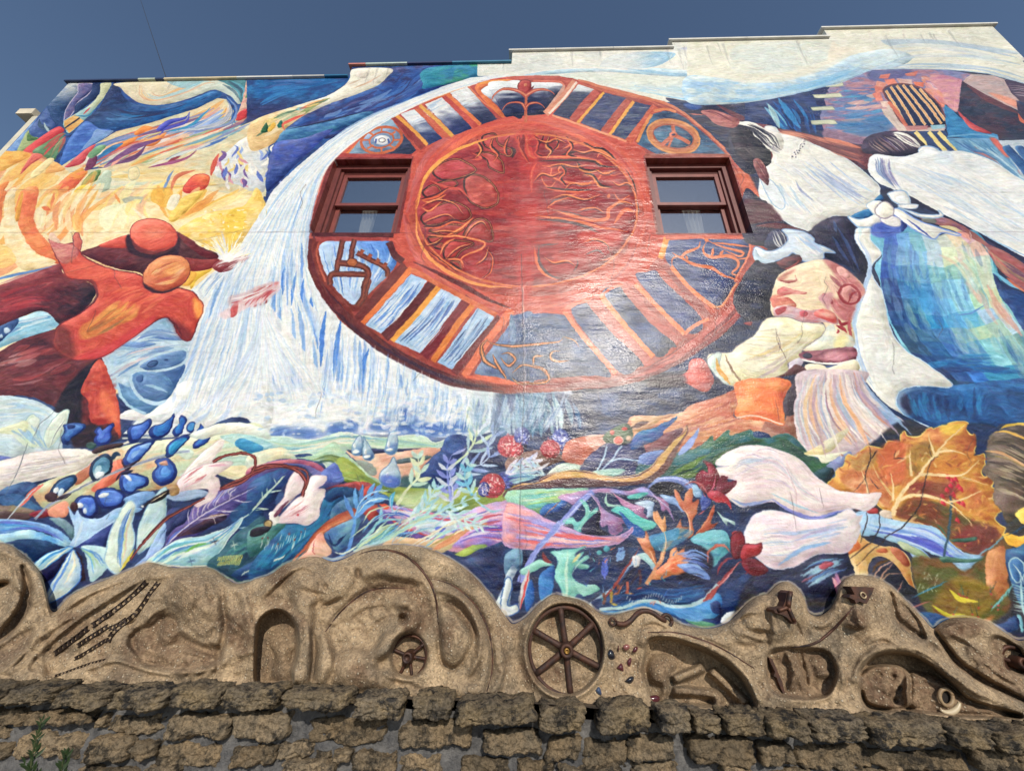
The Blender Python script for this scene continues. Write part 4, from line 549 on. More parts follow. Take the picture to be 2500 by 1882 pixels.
P("290 1380 500 1355 740 1335 750 1440 600 1476 400 1456 290 1440", (110, 56, 70), m=(190, 120, 130), k=.45); E(340, 1410, 40, 26, (60, 50, 70)); E(570, 1410, 90, 40, (206, 140, 150), soft=3); L("290 1442 450 1472 600 1478 755 1444", 16, (232, 230, 222), 0); P("400 1470 500 1500 640 1480 530 1515", (60, 80, 130)); P("360 1475 480 1490 520 1515 640 1475 755 1452 755 1545 360 1545 310 1510", (228, 216, 184)); P("150 1560 230 1490 310 1510 330 1560 200 1580 60 1600", (96, 56, 56))
# skirt, leg, cloth
T(2, 2)
P("450 640 470 500 640 440 720 500 820 430 990 330 1060 265 1420 250 1550 170 1750 110 2010 20 2000 140 1930 280 2300 330 2300 470 2000 440 1760 500 1600 530 1500 600 1150 590 900 620 720 560 600 690", (214, 156, 114), m=(196, 110, 84), k=.5)
B("1000 330 1400 300 1700 200 2000 80", "1150 590 1450 520 1700 480 1900 440", 40, [(226, 180, 140), (206, 110, 70), (170, 96, 84), (226, 150, 96), (150, 80, 70)], 30, (.1, .35), al=.6); P("450 640 460 520 560 460 650 440 700 520 600 680", (170, 84, 66), m=(206, 120, 90)); P("640 440 800 430 820 500 740 560 680 520", (206, 150, 130)); P("1060 280 1250 260 1420 255 1280 310 1180 380 1060 400 1030 340", (216, 176, 130), m=(170, 110, 90)); L("1030 370 1100 340 1180 310", 40, (96, 60, 60)); P("1140 590 1180 470 1300 440 1400 480 1450 430 1400 560", (140, 70, 70), m=(110, 70, 90))
T(3, 2)
P("-20 300 130 335 160 230 220 250 240 400 310 575 200 575 150 500 -60 520", (150, 92, 72), m=(190, 150, 130)); P("130 150 200 -10 290 -10 240 120 225 250 140 250", (66, 54, 66)); P("-280 -20 0 -60 195 -30 130 150 140 342 0 315 -270 280 -260 150", (236, 146, 80), m=(230, 110, 56), k=.5); P("-120 60 60 30 100 160 0 200 -100 160", (240, 120, 56), soft=6, a=.7); L("60 120 80 200 100 340", 8, (160, 80, 60)); L("-270 280 -100 270 130 338", 14, (236, 196, 170), 0)
P("290,-120 830,-120 850,-20 900,70 1050,200 1200,330 1330,425 1120,560 900,640 640,740 560,660 310,582 240,400 220,220 240,90", (206, 186, 182), m=(190, 170, 176))
B("310 -110 250 100 240 300 320 580", "820 -110 900 80 1060 240 1320 420", 64, [(216, 202, 198), (176, 152, 164), (226, 176, 132), (150, 176, 204), (236, 222, 204), (196, 130, 110), (180, 190, 206)], 40, (.3, .95), al=.75, full=False); B("300 -110 260 120 270 320 420 600", "780 -110 850 100 1000 280 1250 440", 9, [(232, 224, 214), (150, 116, 130)], 14, full=True); L("640 0 700 200 860 520", 20, (236, 190, 150)); L("850 -20 960 130 1120 250 1370 360", 34, (34, 48, 84))
P("940 180 1200 330 1320 420 1180 440 1050 330", (110, 150, 196), soft=4, a=.7)
# ======== flower band ========
T(2, 2)
P("-300 640 300 640 600 560 800 440 1000 380 1100 600 1500 600 1700 520 2212 420 2300 1000 2300 2200 -300 2200", (42, 48, 78), m=(40, 62, 104), k=.5)
T(0, 2)
P("-600 540 -100 500 600 560 1050 480 1600 430 2212 400 2212 2200 -600 2200", (44, 62, 108), m=(40, 46, 80), k=.5)
P("-300 160 0 95 130 100 300 130 420 190 500 240 585 208 590 260 550 400 540 540 560 560 300 580 100 620 -300 680", (206, 220, 218), m=(180, 204, 216), k=.4)
B("-200 200 100 130 300 150 480 240", "-200 300 100 280 300 260 420 300", 16, [(232, 232, 222), (170, 200, 220), (190, 206, 200)], 30, (.3, .7))
P("200 400 230 290 290 250 340 300 330 420 300 540 240 520", (204, 216, 196), edge=(150, 180, 190), ew=7); P("380 500 400 380 480 270 585 210 585 290 540 410 430 540", (212, 222, 204), edge=(160, 190, 190), ew=7); P("0 380 140 330 230 310 230 400 100 420 0 420", (216, 220, 180)); B("250 580 100 480 -50 430", "420 540 370 430 330 330", 22, [(140, 176, 206), (206, 220, 190), (190, 206, 214), (220, 226, 200)], 34, (.4, .9)); P("-300 620 40 610 110 650 0 690 -300 760", (90, 104, 170))
P("280 900 480 800 700 690 900 570 1060 540 1400 500 1640 470 1700 640 1640 860 1300 910 1000 900 760 990 520 1100 380 1080", (212, 166, 124), m=(190, 200, 160), k=.45); P("1040 540 1400 470 1800 430 2260 340 2260 800 1900 780 1700 600 1500 640 1200 600", (204, 214, 178), m=(226, 220, 190)); B("1000 560 1500 520 2200 400", "1300 880 1700 760 2212 740", 36, [(226, 206, 160), (176, 206, 190), (226, 190, 150), (190, 210, 170), (232, 226, 200)], 50, (.2, .4), al=.7)
P("900 790 960 680 1060 640 1100 720 1020 820 840 920 790 890", (222, 120, 90)); P("640 790 720 720 800 650 780 780 660 860", (190, 120, 90)); P("1820 660 1950 640 2212 660 2212 780 1900 770", (226, 214, 170)); P("1830 640 2212 610 2212 680 1860 700", (150, 190, 180), a=.7); P("2030 500 2080 460 2212 500 2260 540 2212 580 2080 560", (40, 110, 160)); P("1500 540 1660 560 1640 640 1560 620", (206, 220, 200))
P("-300 740 0 655 250 590 500 555 640 550 760 560 850 610 800 660 700 730 500 790 300 830 120 890 -300 1020", (233, 224, 208), m=(226, 214, 206), edge=(210, 206, 200), ew=6); B("0 760 300 640 700 590", "0 900 300 800 700 690", 16, [(214, 196, 190), (190, 186, 200), (240, 236, 224), (200, 180, 160)], 14, (.3, .7), al=.7); P("740 600 800 560 1060 500 1100 480 1120 500 1000 540 860 590 780 630", (226, 220, 204)); P("800 560 900 520 1058 500 1040 535 940 560 830 585", (66, 44, 44)); L("240 500 150 740 60 930", 7, (90, 100, 110)); L("470 230 340 340 300 440", 6, (110, 130, 150))
P("0 920 140 850 260 830 330 880 240 990 330 1060 160 1060 0 1020", (70, 104, 150), m=(44, 66, 110)); P("0 960 160 940 320 1040 420 1090 300 1110 100 1060 0 1020", (66, 110, 156), a=.8); P("-300 1050 0 1035 180 1050 300 1090 260 1150 0 1180 -300 1200", (120, 100, 84), m=(150, 140, 100)); P("0 1090 180 1100 300 1120 200 1170 0 1170", (84, 60, 60)); L("380 850 280 920 200 1020 160 1050", 44, (220, 110, 96)); L("330 870 200 1000 30 1200", 14, (190, 200, 206)); P("260 1110 420 1070 585 1075 480 1120 320 1150", (140, 36, 52)); P("430 1060 560 1000 600 1060 560 1140 430 1130", (226, 150, 120))
# stems and blue buds
L("300 1160 450 1020 700 880 900 790 1160 690 1500 590 1640 570", 22, (150, 160, 180), 0); L("450 1010 700 870 1080 720", 8, (220, 210, 200)); L("1060 460 1280 450 1500 440 1640 440 1790 400", 16, (196, 200, 196), 0)
def BUD(s, base, l1, l2, h=None):
    P(s, base, edge=(28, 36, 84), ew=4); p = pts(s); c = p.mean(0)
    q = c + (p - c) * .76 + (5, -3); P(q.ravel(), l1, m=l2, k=.5)
    q = c + (p - c) * .3 + (-16, 8); P(q.ravel(), l2, a=.8)
    if h: E(h[0], h[1], h[2], h[3], (226, 230, 232), h[4])
bb, l1, l2 = (32, 56, 128), (44, 88, 176), (66, 120, 206)
BUD("540 500 530 450 560 400 540 350 580 335 640 325 700 330 735 350 720 390 650 440 610 470 590 510", (44, 76, 140), (60, 100, 170), (80, 130, 196)); P("580 350 640 350 640 375 590 380", (36, 52, 110))
BUD("810 470 830 430 810 400 850 360 880 390 960 330 990 340 960 400 965 460 920 510 830 525", (40, 60, 140), (70, 104, 200), (90, 130, 210)); E(785, 520, 42, 30, (44, 62, 66), 0, m=(90, 120, 110))
BUD("1110 470 1100 400 1130 350 1220 330 1290 290 1312 320 1290 370 1240 430 1190 490 1130 500", bb, l1, (90, 130, 214)); BUD("1285 420 1310 360 1400 330 1460 290 1505 245 1500 300 1470 390 1420 440 1340 465", bb, (40, 100, 180), (50, 130, 196)); BUD("1490 410 1510 370 1550 340 1550 280 1580 260 1615 300 1590 360 1570 420 1520 445", bb, (36, 100, 180), (50, 140, 206)); BUD("1615 370 1640 325 1680 330 1675 390 1640 415", (40, 80, 150), (60, 130, 190), (90, 160, 206)); BUD("1705 400 1720 370 1735 335 1760 390 1740 420", bb, l1, (40, 110, 190)); BUD("1670 510 1700 480 1760 440 1820 395 1820 440 1780 500 1700 545 1665 540", bb, l1, (60, 130, 196))
BUD("1435 590 1450 530 1500 470 1600 435 1640 450 1590 510 1540 560 1480 620 1440 620", bb, (30, 110, 176), (50, 150, 200)); BUD("1060 660 1090 590 1130 540 1230 500 1340 470 1300 540 1230 620 1150 690 1090 700", bb, (60, 110, 200), (140, 180, 226)); P("1050 640 1080 690 1180 650 1215 640 1140 700 1100 740 1060 700", (50, 36, 60))
BUD("770 740 800 660 860 610 930 595 975 650 960 740 900 790 820 830 790 830", (26, 44, 72), (70, 120, 150), (190, 214, 220), (860, 780, 42, 30, -30)); L("960 650 1000 600 1040 610", 44, (30, 56, 84)); BUD("430 930 470 860 530 810 640 775 660 830 600 890 540 940 470 960", (26, 50, 84), (40, 80, 130), (60, 110, 160), (480, 910, 30, 20, -50)); E(520, 930, 40, 22, (206, 220, 230), -60); E(440, 965, 50, 44, (70, 44, 54)); P("470 990 540 950 610 940 560 980", (50, 34, 50))
BUD("1030 850 1040 790 1080 760 1200 770 1280 810 1270 870 1180 900 1130 940 1060 920", bb, (60, 104, 196), (100, 150, 220), (1105, 800, 40, 18, 40)); P("1040 770 1070 740 1150 735 1100 770", (40, 36, 66)); L("1040 760 1000 830", 20, (60, 36, 50)); BUD("1315 760 1360 700 1340 660 1400 630 1470 640 1530 740 1500 820 1400 870 1330 830", (36, 60, 130), (46, 84, 166), (70, 120, 196)); P("1380 670 1440 650 1450 690 1390 690", (200, 150, 130)); P("1400 720 1440 700 1480 760 1420 800 1390 770", (80, 140, 206))
BUD("820 960 850 900 960 885 1050 920 1078 980 1050 1050 930 1075 860 1050", (30, 50, 120), (66, 104, 196), (100, 140, 214), (895, 950, 48, 20, -15)); BUD("640 1040 660 980 720 950 790 955 830 1000 850 1080 800 1150 740 1150 700 1090", (30, 50, 120), (66, 104, 200), (110, 150, 220), (690, 1040, 30, 26, 0)); E(735, 1085, 18, 26, (214, 224, 232)); E(640, 1050, 34, 40, (70, 34, 40))
# pale leaves, star of leaves
P("1060 990 1200 920 1310 915 1340 950 1260 1010 1180 1060", (150, 184, 216), m=(110, 150, 196)); P("1180 1330 1210 1180 1290 1020 1390 900 1440 890 1440 1000 1430 1150 1380 1300 1200 1460", (166, 196, 204), m=(190, 210, 200), edge=(120, 160, 180), ew=7); P("1250 1500 1390 1230 1440 1200 1380 1340 1300 1500", (150, 180, 220))
P("1420 1385 1560 1180 1700 1030 1900 905 2260 760 2260 960 2100 1080 1900 1180 1700 1290", (76, 70, 128), m=(96, 80, 140)); P("1500 1300 1700 1160 1900 1110 1960 1150 1800 1230 1640 1290", (60, 40, 70), m=(90, 50, 60)); P("1440 1120 1500 1060 1640 1080 1600 1180 1500 1250 1440 1300", (52, 60, 110)); L("1430 1380 1640 1200 1900 1030 2212 880", 12, (196, 186, 206), 0); B("1640 1200 1620 1130 1620 1070", "2050 960 2000 900 2180 780", 8, [(170, 180, 220), (206, 190, 190)], 12, full=True); L("1640 1210 1500 1300 1420 1400", 16, (90, 110, 190)); L("1850 1080 2000 1100 2080 1090", 10, (190, 190, 210)); L("1700 1180 1840 1130 1980 1120", 10, (226, 200, 170)); L("1840 1130 1860 1200", 10, (206, 196, 190))
P("1990 1130 2120 1000 2260 930 2260 1300 2100 1280", (30, 84, 130), m=(40, 60, 100)); L("2060 1170 2180 1080 2180 980", 14, (190, 206, 200)); L("2050 1240 2212 1230", 14, (150, 180, 190))
P("-400 1160 -100 1160 40 1155 240 1170 440 1215 560 1290 625 1375 480 1320 380 1250 200 1250 40 1300 -400 1340", (150, 196, 222), m=(110, 160, 214)); B("-100 1180 200 1190 400 1240 600 1360", "-100 1290 200 1240 400 1270 600 1370", 12, [(90, 104, 190), (60, 150, 206), (206, 226, 226), (130, 180, 220)], 26, (.4, .9)); P("-400 1330 0 1290 200 1250 340 1270 480 1320 610 1380 500 1390 360 1340 200 1330 0 1360 -400 1420", (176, 214, 224), m=(90, 160, 210))
P("600 1380 640 1300 630 1220 600 1110 590 1040 640 1120 670 1080 720 1140 860 1150 1000 1070 1080 1060 1180 1060 1220 1080 1000 1180 860 1280 720 1370 630 1400", (130, 174, 220), m=(170, 200, 226), k=.5); L("640 1390 690 1250 720 1150", 26, (200, 220, 232)); L("660 1390 900 1230 1150 1080", 22, (176, 206, 232)); P("430 1150 560 1160 640 1260 620 1330 520 1220", (120, 150, 160))
P("650 1400 760 1330 980 1190 960 1300 900 1400 800 1390 700 1400", (52, 66, 130)); P("700 1390 860 1390 980 1440 940 1560 800 1700 760 1590 740 1480", (196, 220, 214), m=(170, 206, 214)); B("680 1400 800 1420 940 1500", "680 1400 780 1500 800 1640", 8, [(60, 120, 196), (110, 180, 216), (214, 228, 214), (150, 190, 140)], 26, (.5, .95)); P("640 1440 690 1470 720 1560 740 1663 690 1680 690 1560", (56, 34, 48))
P("600 1395 480 1420 380 1470 300 1540 330 1620 420 1560 540 1470 620 1410", (170, 210, 226), edge=(60, 130, 196), ew=8); L("600 1400 440 1470 330 1560", 22, (70, 150, 210)); L("600 1400 470 1500 360 1600", 18, (222, 226, 200)); P("100 1360 300 1330 480 1370 560 1400 420 1440 290 1520 180 1440", (26, 60, 104)); P("330 1620 440 1560 560 1460 540 1560 470 1650 380 1700", (36, 36, 78))
P("620 1420 560 1520 500 1620 440 1720 380 1880 480 1860 620 1760 700 1663 690 1540 650 1450", (206, 220, 214), m=(150, 190, 222), edge=(50, 100, 176), ew=9); L("620 1430 580 1550 480 1720 420 1840", 22, (100, 150, 220)); L("630 1440 640 1560 560 1720", 22, (232, 226, 196))
P("910 1520 920 1400 960 1250 1040 1090 1110 1000 1150 1010 1170 1060 1140 1180 1160 1300 1150 1400 1080 1540 1020 1620 960 1600", (208, 222, 206), edge=(150, 186, 206), ew=12); B("1010 1600 1020 1400 1050 1200 1130 1050", "1030 1600 1080 1450 1100 1250 1140 1100", 10, [(220, 150, 140), (70, 120, 190), (190, 200, 140), (232, 232, 214)], 20, (.4, .9)); L("1040 1580 1040 1420 1080 1220", 26, (90, 140, 200)); L("1030 1610 1110 1500 1160 1420", 24, (206, 190, 70))
L("1140 1480 1280 1310 1440 1150 1640 1040 1740 980", 26, (86, 40, 44)); L("1280 1330 1400 1190 1640 1040", 8, (160, 90, 90)); P("1160 1560 1300 1440 1400 1300 1440 1240 1400 1400 1260 1540", (120, 150, 206), m=(160, 190, 220))
P("1270 1530 1440 1390 1560 1330 1800 1290 2000 1210 2100 1135 2060 1230 1980 1320 1900 1440 1800 1550 1600 1560 1400 1560", (150, 196, 206), m=(190, 214, 206), edge=(206, 222, 216), ew=8); B("1300 1530 1500 1380 1800 1330 2080 1150", "1500 1550 1700 1480 1850 1400 2050 1200", 22, [(40, 140, 206), (96, 160, 110), (210, 226, 200), (70, 120, 180), (120, 180, 200), (226, 230, 216)], 30, (.3, .7)); L("1600 1440 1700 1390 1800 1370", 26, (110, 170, 70), a=.8)
P("1790 1550 1900 1440 2010 1310 2120 1230 2300 1160 2300 1700 2000 1680", (48, 90, 104), m=(36, 66, 90)); B("1850 1560 2000 1400 2212 1280", "2000 1640 2100 1500 2212 1450", 18, [(60, 120, 130), (40, 80, 100), (80, 140, 130), (30, 60, 80)], 30, (.3, .7), al=.6); P("2000 1650 2150 1540 2300 1480 2300 1700", (26, 62, 110))
for i in range(15): L([1880 + i * 14, 1510 + (i % 3) * 4, 1892 + i * 14, 1490 - i, 1886 + i * 14, 1478 - i], 7, (206, 196, 100), 0); L([1880 + i * 13, 1555, 1890 + i * 13, 1535, 1900 + i * 13, 1522 - i], 7, (196, 190, 100), 0)
for i in range(8): L([2090 + i * 17, 1640 - i * 9, 2100 + i * 17, 1625 - i * 9, 2118 + i * 17, 1618 - i * 9], 8, (214, 214, 190), 2)
def STAR(x, y, r, c):
    for a_ in range(0, 180, 36): L([x - r * math.cos(a_), y - r * math.sin(a_), x, y, x + r * math.cos(a_), y + r * math.sin(a_)], 5, c)
for x, y, c_ in ((1850, 1350, (60, 60, 80)), (2020, 1385, (200, 214, 200)), (1650, 1520, (70, 90, 120))): STAR(x, y, 40, c_)
# pink flowers
def stemarc(s, w_): L(s, w_, (92, 38, 38), 0); L(s, w_ * .35, (170, 86, 76), 0)
stemarc("1840 660 1960 610 2100 590 2190 620 2200 700 2140 790 2030 860 1900 900", 26); stemarc("1900 900 2100 800 2260 740", 14)
P("1550 820 1600 740 1700 630 1800 540 1920 460 1945 475 1900 560 1830 660 1760 720 1640 790", (234, 222, 212), edge=(206, 190, 190), ew=6); P("1540 820 1640 740 1790 680 1900 665 2010 670 1960 720 1860 780 1890 810 1900 880 1860 960 1780 1020 1700 1050 1680 1020 1770 960 1800 900 1700 900 1580 940 1530 930", (236, 222, 214), m=(230, 206, 206), edge=(196, 170, 176), ew=6)
B("1560 830 1650 760 1750 700", "1600 910 1700 860 1800 800", 10, [(180, 90, 96), (206, 150, 160), (236, 226, 218)], 16, (.3, .7)); L("1800 700 1900 690 1970 690", 22, (216, 150, 170), a=.7); P("1440 960 1540 930 1700 900 1790 920 1760 960 1640 990 1500 1000", (150, 170, 196)); P("1460 900 1530 860 1545 940 1480 960", (200, 160, 96), m=(110, 80, 60)); P("1240 1050 1300 990 1380 940 1460 910 1450 950 1380 1000 1290 1030", (40, 28, 34)); L("1300 1010 1440 930", 8, (226, 206, 160)); E(1230, 1050, 14, 8, (236, 230, 220))
# ---- C2
T(1, 2)
P("-60 360 0 390 120 440 260 445 350 470 520 470 640 430 760 408 880 430 960 440 1100 460 1250 440 1380 430 1470 450 1560 500 1700 440 1720 440 1640 520 1500 560 1300 560 1100 560 950 560 800 560 760 620 900 700 1040 800 1200 900 1000 900 700 780 500 600 300 600 0 600 -60 700", (196, 216, 190), m=(176, 206, 196), edge=(216, 226, 206), ew=8)
B("-40 420 300 500 600 470 800 440 1250 470 1560 520", "-40 580 300 600 560 560 760 520 1100 550 1560 550", 36, [(150, 196, 190), (222, 224, 200), (130, 180, 196), (176, 206, 170), (228, 220, 196), (110, 160, 180)], 26, (.15, .4)); P("-60 510 100 540 60 570 -60 600", (50, 150, 180)); P("-60 600 200 540 300 580 350 640 200 640 -60 730", (226, 214, 176), m=(190, 206, 190))
P("290 620 400 620 520 590 640 500 700 500 760 570 900 690 1100 820 900 860 760 820 680 680 600 660", (160, 196, 170), m=(190, 210, 170)); B("480 640 620 600 740 620 900 740", "500 680 650 660 740 740 900 860", 18, [(96, 120, 80), (60, 90, 90), (150, 160, 80), (170, 196, 170)], 30, (.3, .8))
P("700 640 800 640 960 780 1100 860 1300 880 1660 900 1900 880 2100 860 2300 900 2300 1140 1900 1100 1600 1080 1300 1000 1100 900 900 860 760 820", (150, 166, 70), m=(120, 140, 70), k=.5); B("760 700 950 840 1200 960 1600 1000", "760 820 1000 870 1300 1040 1800 1080", 34, [(206, 200, 80), (90, 120, 90), (170, 190, 130), (130, 150, 60), (196, 196, 110)], 34, (.2, .5)); P("1200 960 1400 920 1660 920 1640 1040 1500 1090 1300 1060", (180, 196, 140), soft=4)
P("780 560 1000 560 1500 540 1600 560 1500 640 1400 760 1300 840 1180 870 980 770 860 650", (216, 164, 140), m=(226, 190, 160)); P("780 555 860 560 940 545 1240 550 1420 545 1300 565 1000 600 860 600", (44, 50, 86)); P("1200 660 1300 630 1500 610 1480 640 1320 670 1220 680", (80, 96, 100)); P("860 650 1000 680 1050 760 980 770", (140, 150, 140)); P("1280 780 1420 790 1560 820 1600 860 1500 890 1300 880 1240 840", (70, 100, 104), soft=3); P("1640 460 1750 430 1900 480 1860 620 1720 780 1560 860 1420 780 1500 640 1600 560", (38, 58, 110), m=(50, 80, 140)); P("1800 540 2000 480 2300 420 2300 700 1900 700 1800 640", (46, 52, 88), m=(70, 84, 130))
def DROP(s, h): P(s, (176, 196, 206), edge=(110, 140, 170), ew=8, g=(h[0], h[1] - 60, h[0], h[1] + 40, (96, 130, 176))); E(h[0] - 10, h[1] + 26, 30, 16, (222, 226, 222), -10); E(h[0] - 20, h[1] - 20, 12, 26, (226, 230, 230))
for x in (900, 1230): L([x, -40, x + 5, 150, x - 5, 420], 12, (226, 230, 230), a=.6)
DROP("870 450 905 440 915 540 920 580 870 605 825 580 830 530", (868, 545)); DROP("925 450 945 480 1000 560 1020 610 980 655 930 630 920 570", (970, 590)); DROP("1160 410 1215 410 1225 520 1205 590 1160 605 1115 570 1130 500", (1165, 530)); DROP("1190 620 1230 720 1250 790 1240 860 1190 885 1110 870 1065 810 1090 740 1150 690", (1160, 800)); L("890 300 905 440", 30, (190, 206, 216), a=.5); L("1200 300 1190 410", 26, (196, 210, 220), a=.5); P("1080 800 1130 770 1240 800 1230 850 1160 875", (80, 104, 190), soft=2, a=.7)
# left of C2 : purple, teal, pink flower
P("-60 740 120 660 300 640 500 660 620 740 700 800 760 830 600 880 400 700 200 720 -60 860", (120, 96, 140), m=(90, 100, 160)); P("-60 720 200 650 400 645 560 690 650 780 560 740 380 680 180 690 -60 800", (150, 76, 110), m=(190, 110, 120)); P("600 720 690 670 740 760 760 830 640 840 560 780", (84, 104, 176), m=(110, 130, 190)); P("-60 860 200 730 400 760 240 860 150 1000 0 1100 -60 1120", (40, 84, 130), m=(60, 70, 130)); L("-30 1080 80 950 160 870 240 790", 14, (176, 196, 180), 0); L("100 930 90 880", 12, (176, 196, 180)); L("120 920 220 910", 12, (176, 196, 180)); L("-10 1080 110 1070", 12, (176, 196, 180))
P("-60 1600 60 1400 160 1230 300 1200 480 1200 560 1080 580 960 700 880 860 860 960 900 920 1000 780 980 640 1100 640 1200 560 1300 440 1430 330 1530 0 1700", (28, 100, 140), m=(34, 70, 116), k=.5); B("-20 1600 200 1350 500 1200 620 950", "250 1560 420 1420 580 1250 800 960", 26, [(30, 130, 170), (24, 80, 120), (36, 110, 160), (50, 130, 150)], 34, (.2, .5), al=.6); P("-60 1260 120 1180 260 1190 180 1290 60 1420 -60 1480", (60, 110, 110), m=(90, 140, 130))
g_ = random.Random(6)
for i in range(16): x, y = g_.uniform(60, 400), g_.uniform(1240, 1400); L([x, y, x - 14, y + 40, x - 20, y + 60], 6, (190, 206, 200))
for i in range(9): L([150 + i * 11, 1530 - i * 5, 165 + i * 11, 1510 - i * 5], 7, (214, 214, 200), 0)
P("590 900 760 850 900 830 1010 860 1040 900 940 990 900 960 780 880", (120, 44, 60), m=(180, 70, 60)); P("940 880 1040 890 1000 950 920 980", (190, 66, 52)); P("580 960 700 890 860 900 940 990 900 1010 740 960 640 1010", (26, 66, 110)); P("650 1080 720 1000 840 960 940 990 900 1060 760 1110 660 1150", (90, 130, 156), m=(60, 100, 140)); P("590 1290 660 1180 760 1160 900 1150 850 1300 740 1420 680 1420 640 1340", (110, 156, 170), m=(70, 110, 160)); L("620 1280 680 1380 780 1280", 20, (30, 60, 110)); L("700 1350 770 1290", 10, (36, 50, 90))
L("290 1560 400 1430 560 1250 700 1150 900 1080 1050 1060", 74, (160, 78, 54), 3); B("300 1550 560 1240 900 1060", "340 1560 600 1260 960 1100", 14, [(196, 100, 60), (120, 60, 56), (214, 140, 96)], 20, (.3, .6)); P("880 1080 1000 1040 1070 1060 1050 1120 980 1170 940 1120", (166, 60, 50)); P("340 1540 430 1440 490 1340 560 1270 600 1340 660 1430 620 1480 520 1500", (226, 186, 160), m=(214, 140, 120)); L("500 1340 490 1420 520 1480", 10, (170, 80, 80))
P("150 1080 240 960 260 860 320 760 370 730 430 820 420 900 340 960 260 1040 180 1100", (228, 214, 208), m=(214, 180, 186), edge=(170, 150, 160), ew=6); P("430 900 480 790 560 780 610 790 590 850 530 890 590 900 590 960 560 1020 540 1130 480 1190 430 1210 340 1190 200 1190 180 1160 250 1080 330 990 400 950", (234, 222, 214), m=(226, 206, 208), edge=(190, 170, 180), ew=7); B("190 1150 300 1060 400 980", "240 1180 400 1120 520 1060", 9, [(206, 150, 150), (226, 190, 190), (180, 110, 120)], 14, (.3, .7)); E(357, 1120, 10, 10, (190, 50, 60)); P("110 1110 160 1090 200 1150 190 1190 140 1210", (230, 226, 216)); P("150 1120 250 1010 270 1010 180 1130", (120, 70, 90)); E(108, 1200, 34, 36, (176, 150, 100), 0, edge=(60, 46, 40), ew=8); P("-40 1250 60 1220 130 1230 60 1290 -40 1310", (40, 36, 50))
stemarc("-40 740 80 700 200 695 320 720 400 780 430 850 410 920 400 960", 34)
# pink-blue long petals
P("1180 1040 1400 1080 1640 1120 1800 1090 2000 1030 2300 1000 2300 1340 2000 1400 1700 1440 1500 1320 1300 1260 1150 1150 1030 1070", (206, 150, 170), m=(170, 150, 200), k=.5); B("1060 1070 1300 1160 1500 1300 1800 1330 2300 1280", "1200 1050 1500 1100 1800 1130 2100 1060 2300 1100", 60, [(220, 110, 130), (110, 120, 206), (230, 190, 200), (90, 90, 180), (206, 80, 90), (226, 226, 220), (190, 160, 206)], 28, (.2, .5)); P("1040 1080 1140 1100 1300 1230 1480 1310 1400 1330 1200 1240", (74, 64, 140), m=(110, 80, 150)); L("1100 1110 1260 1220 1480 1300 1560 1290", 22, (206, 66, 66)); L("1060 1020 1130 1050 1100 1070", 40, (222, 90, 60))
P("1380 1200 1500 1170 1620 1180 1750 1170 1700 1250 1600 1290 1500 1270 1420 1250", (228, 220, 214), m=(190, 206, 216)); P("1540 1230 1600 1220 1640 1240 1590 1270", (80, 100, 190)); P("1090 1380 1200 1310 1320 1320 1500 1330 1640 1320 1750 1250 1850 1200 1950 1210 1800 1330 1620 1440 1500 1400 1300 1370", (222, 208, 166), m=(206, 170, 130)); L("1500 1440 1700 1330 1900 1230 2000 1190", 60, (206, 140, 96)); L("1480 1400 1680 1300 1740 1250", 22, (170, 150, 90))
P("1840 1260 2000 1210 2300 1150 2300 1400 2100 1380 1900 1400 1700 1400 1760 1330", (150, 130, 200), m=(200, 120, 150)); B("1700 1390 1900 1320 2100 1340 2300 1330", "1840 1270 2000 1220 2150 1200 2300 1180", 26, [(220, 70, 90), (110, 100, 190), (206, 200, 220), (90, 80, 170)], 24, (.3, .7)); P("1680 1490 1860 1390 2000 1380 1900 1450 1740 1540", (160, 180, 80), m=(120, 150, 100))
P("1640 1450 1800 1480 2000 1390 2300 1340 2300 1750 1900 1720", (36, 42, 82), m=(28, 60, 110))
# ferns
def FERN(stem, w_, c, leaves, lw=None):
    L(stem, w_, c, 2)
    for s in leaves: L(s, lw or w_ * 1.3, c, 1)
def AUTOF(stem, w_, c, n, ln, ang=.7, t0=.2, c2=None, lw=1.25):
    s = resample(catmull(pts(stem), False), 60)
    L(stem, w_, c, 2)
    for i in range(n):
        k_ = int((t0 + (1 - t0) * i / n) * 58); p = s[k_]; d = s[min(59, k_ + 2)] - s[max(0, k_ - 2)]; d = d / (np.linalg.norm(d) + 1e-6)
        for sg in (-1, 1):
            a_ = sg * ang; e = np.array([d[0] * math.cos(a_) - d[1] * math.sin(a_), d[0] * math.sin(a_) + d[1] * math.cos(a_)])
            l = ln * (1 - .55 * i / n); mid = p + e * l * .5 + d * l * .06; end = p + e * l + d * l * .25
            L(np.r_[p, mid, end], w_ * lw, c2 if c2 and (i + sg) % 2 else c, 1)
AUTOF("1700 700 1850 560 1900 440 1900 280 1850 150", 26, (190, 206, 170), 6, 190, .8, .3, (150, 180, 190)); AUTOF("1480 1100 1700 800 2000 640 2020 480 2200 260", 22, (170, 190, 214), 8, 170, .7, .3, (130, 150, 200)); AUTOF("1690 1020 1660 860 1650 720 1690 600", 30, (130, 140, 206), 6, 140, 1.0, .05, (190, 196, 206)); L("1690 600 1820 550", 24, (150, 160, 210)); AUTOF("1870 960 1810 830 1810 740 1880 640", 30, (110, 180, 206), 5, 110, .9, .1, (170, 206, 200)); AUTOF("1220 1040 1320 880 1410 780 1400 650 1390 560", 30, (206, 214, 170), 5, 130, .8, .4, (180, 206, 190))
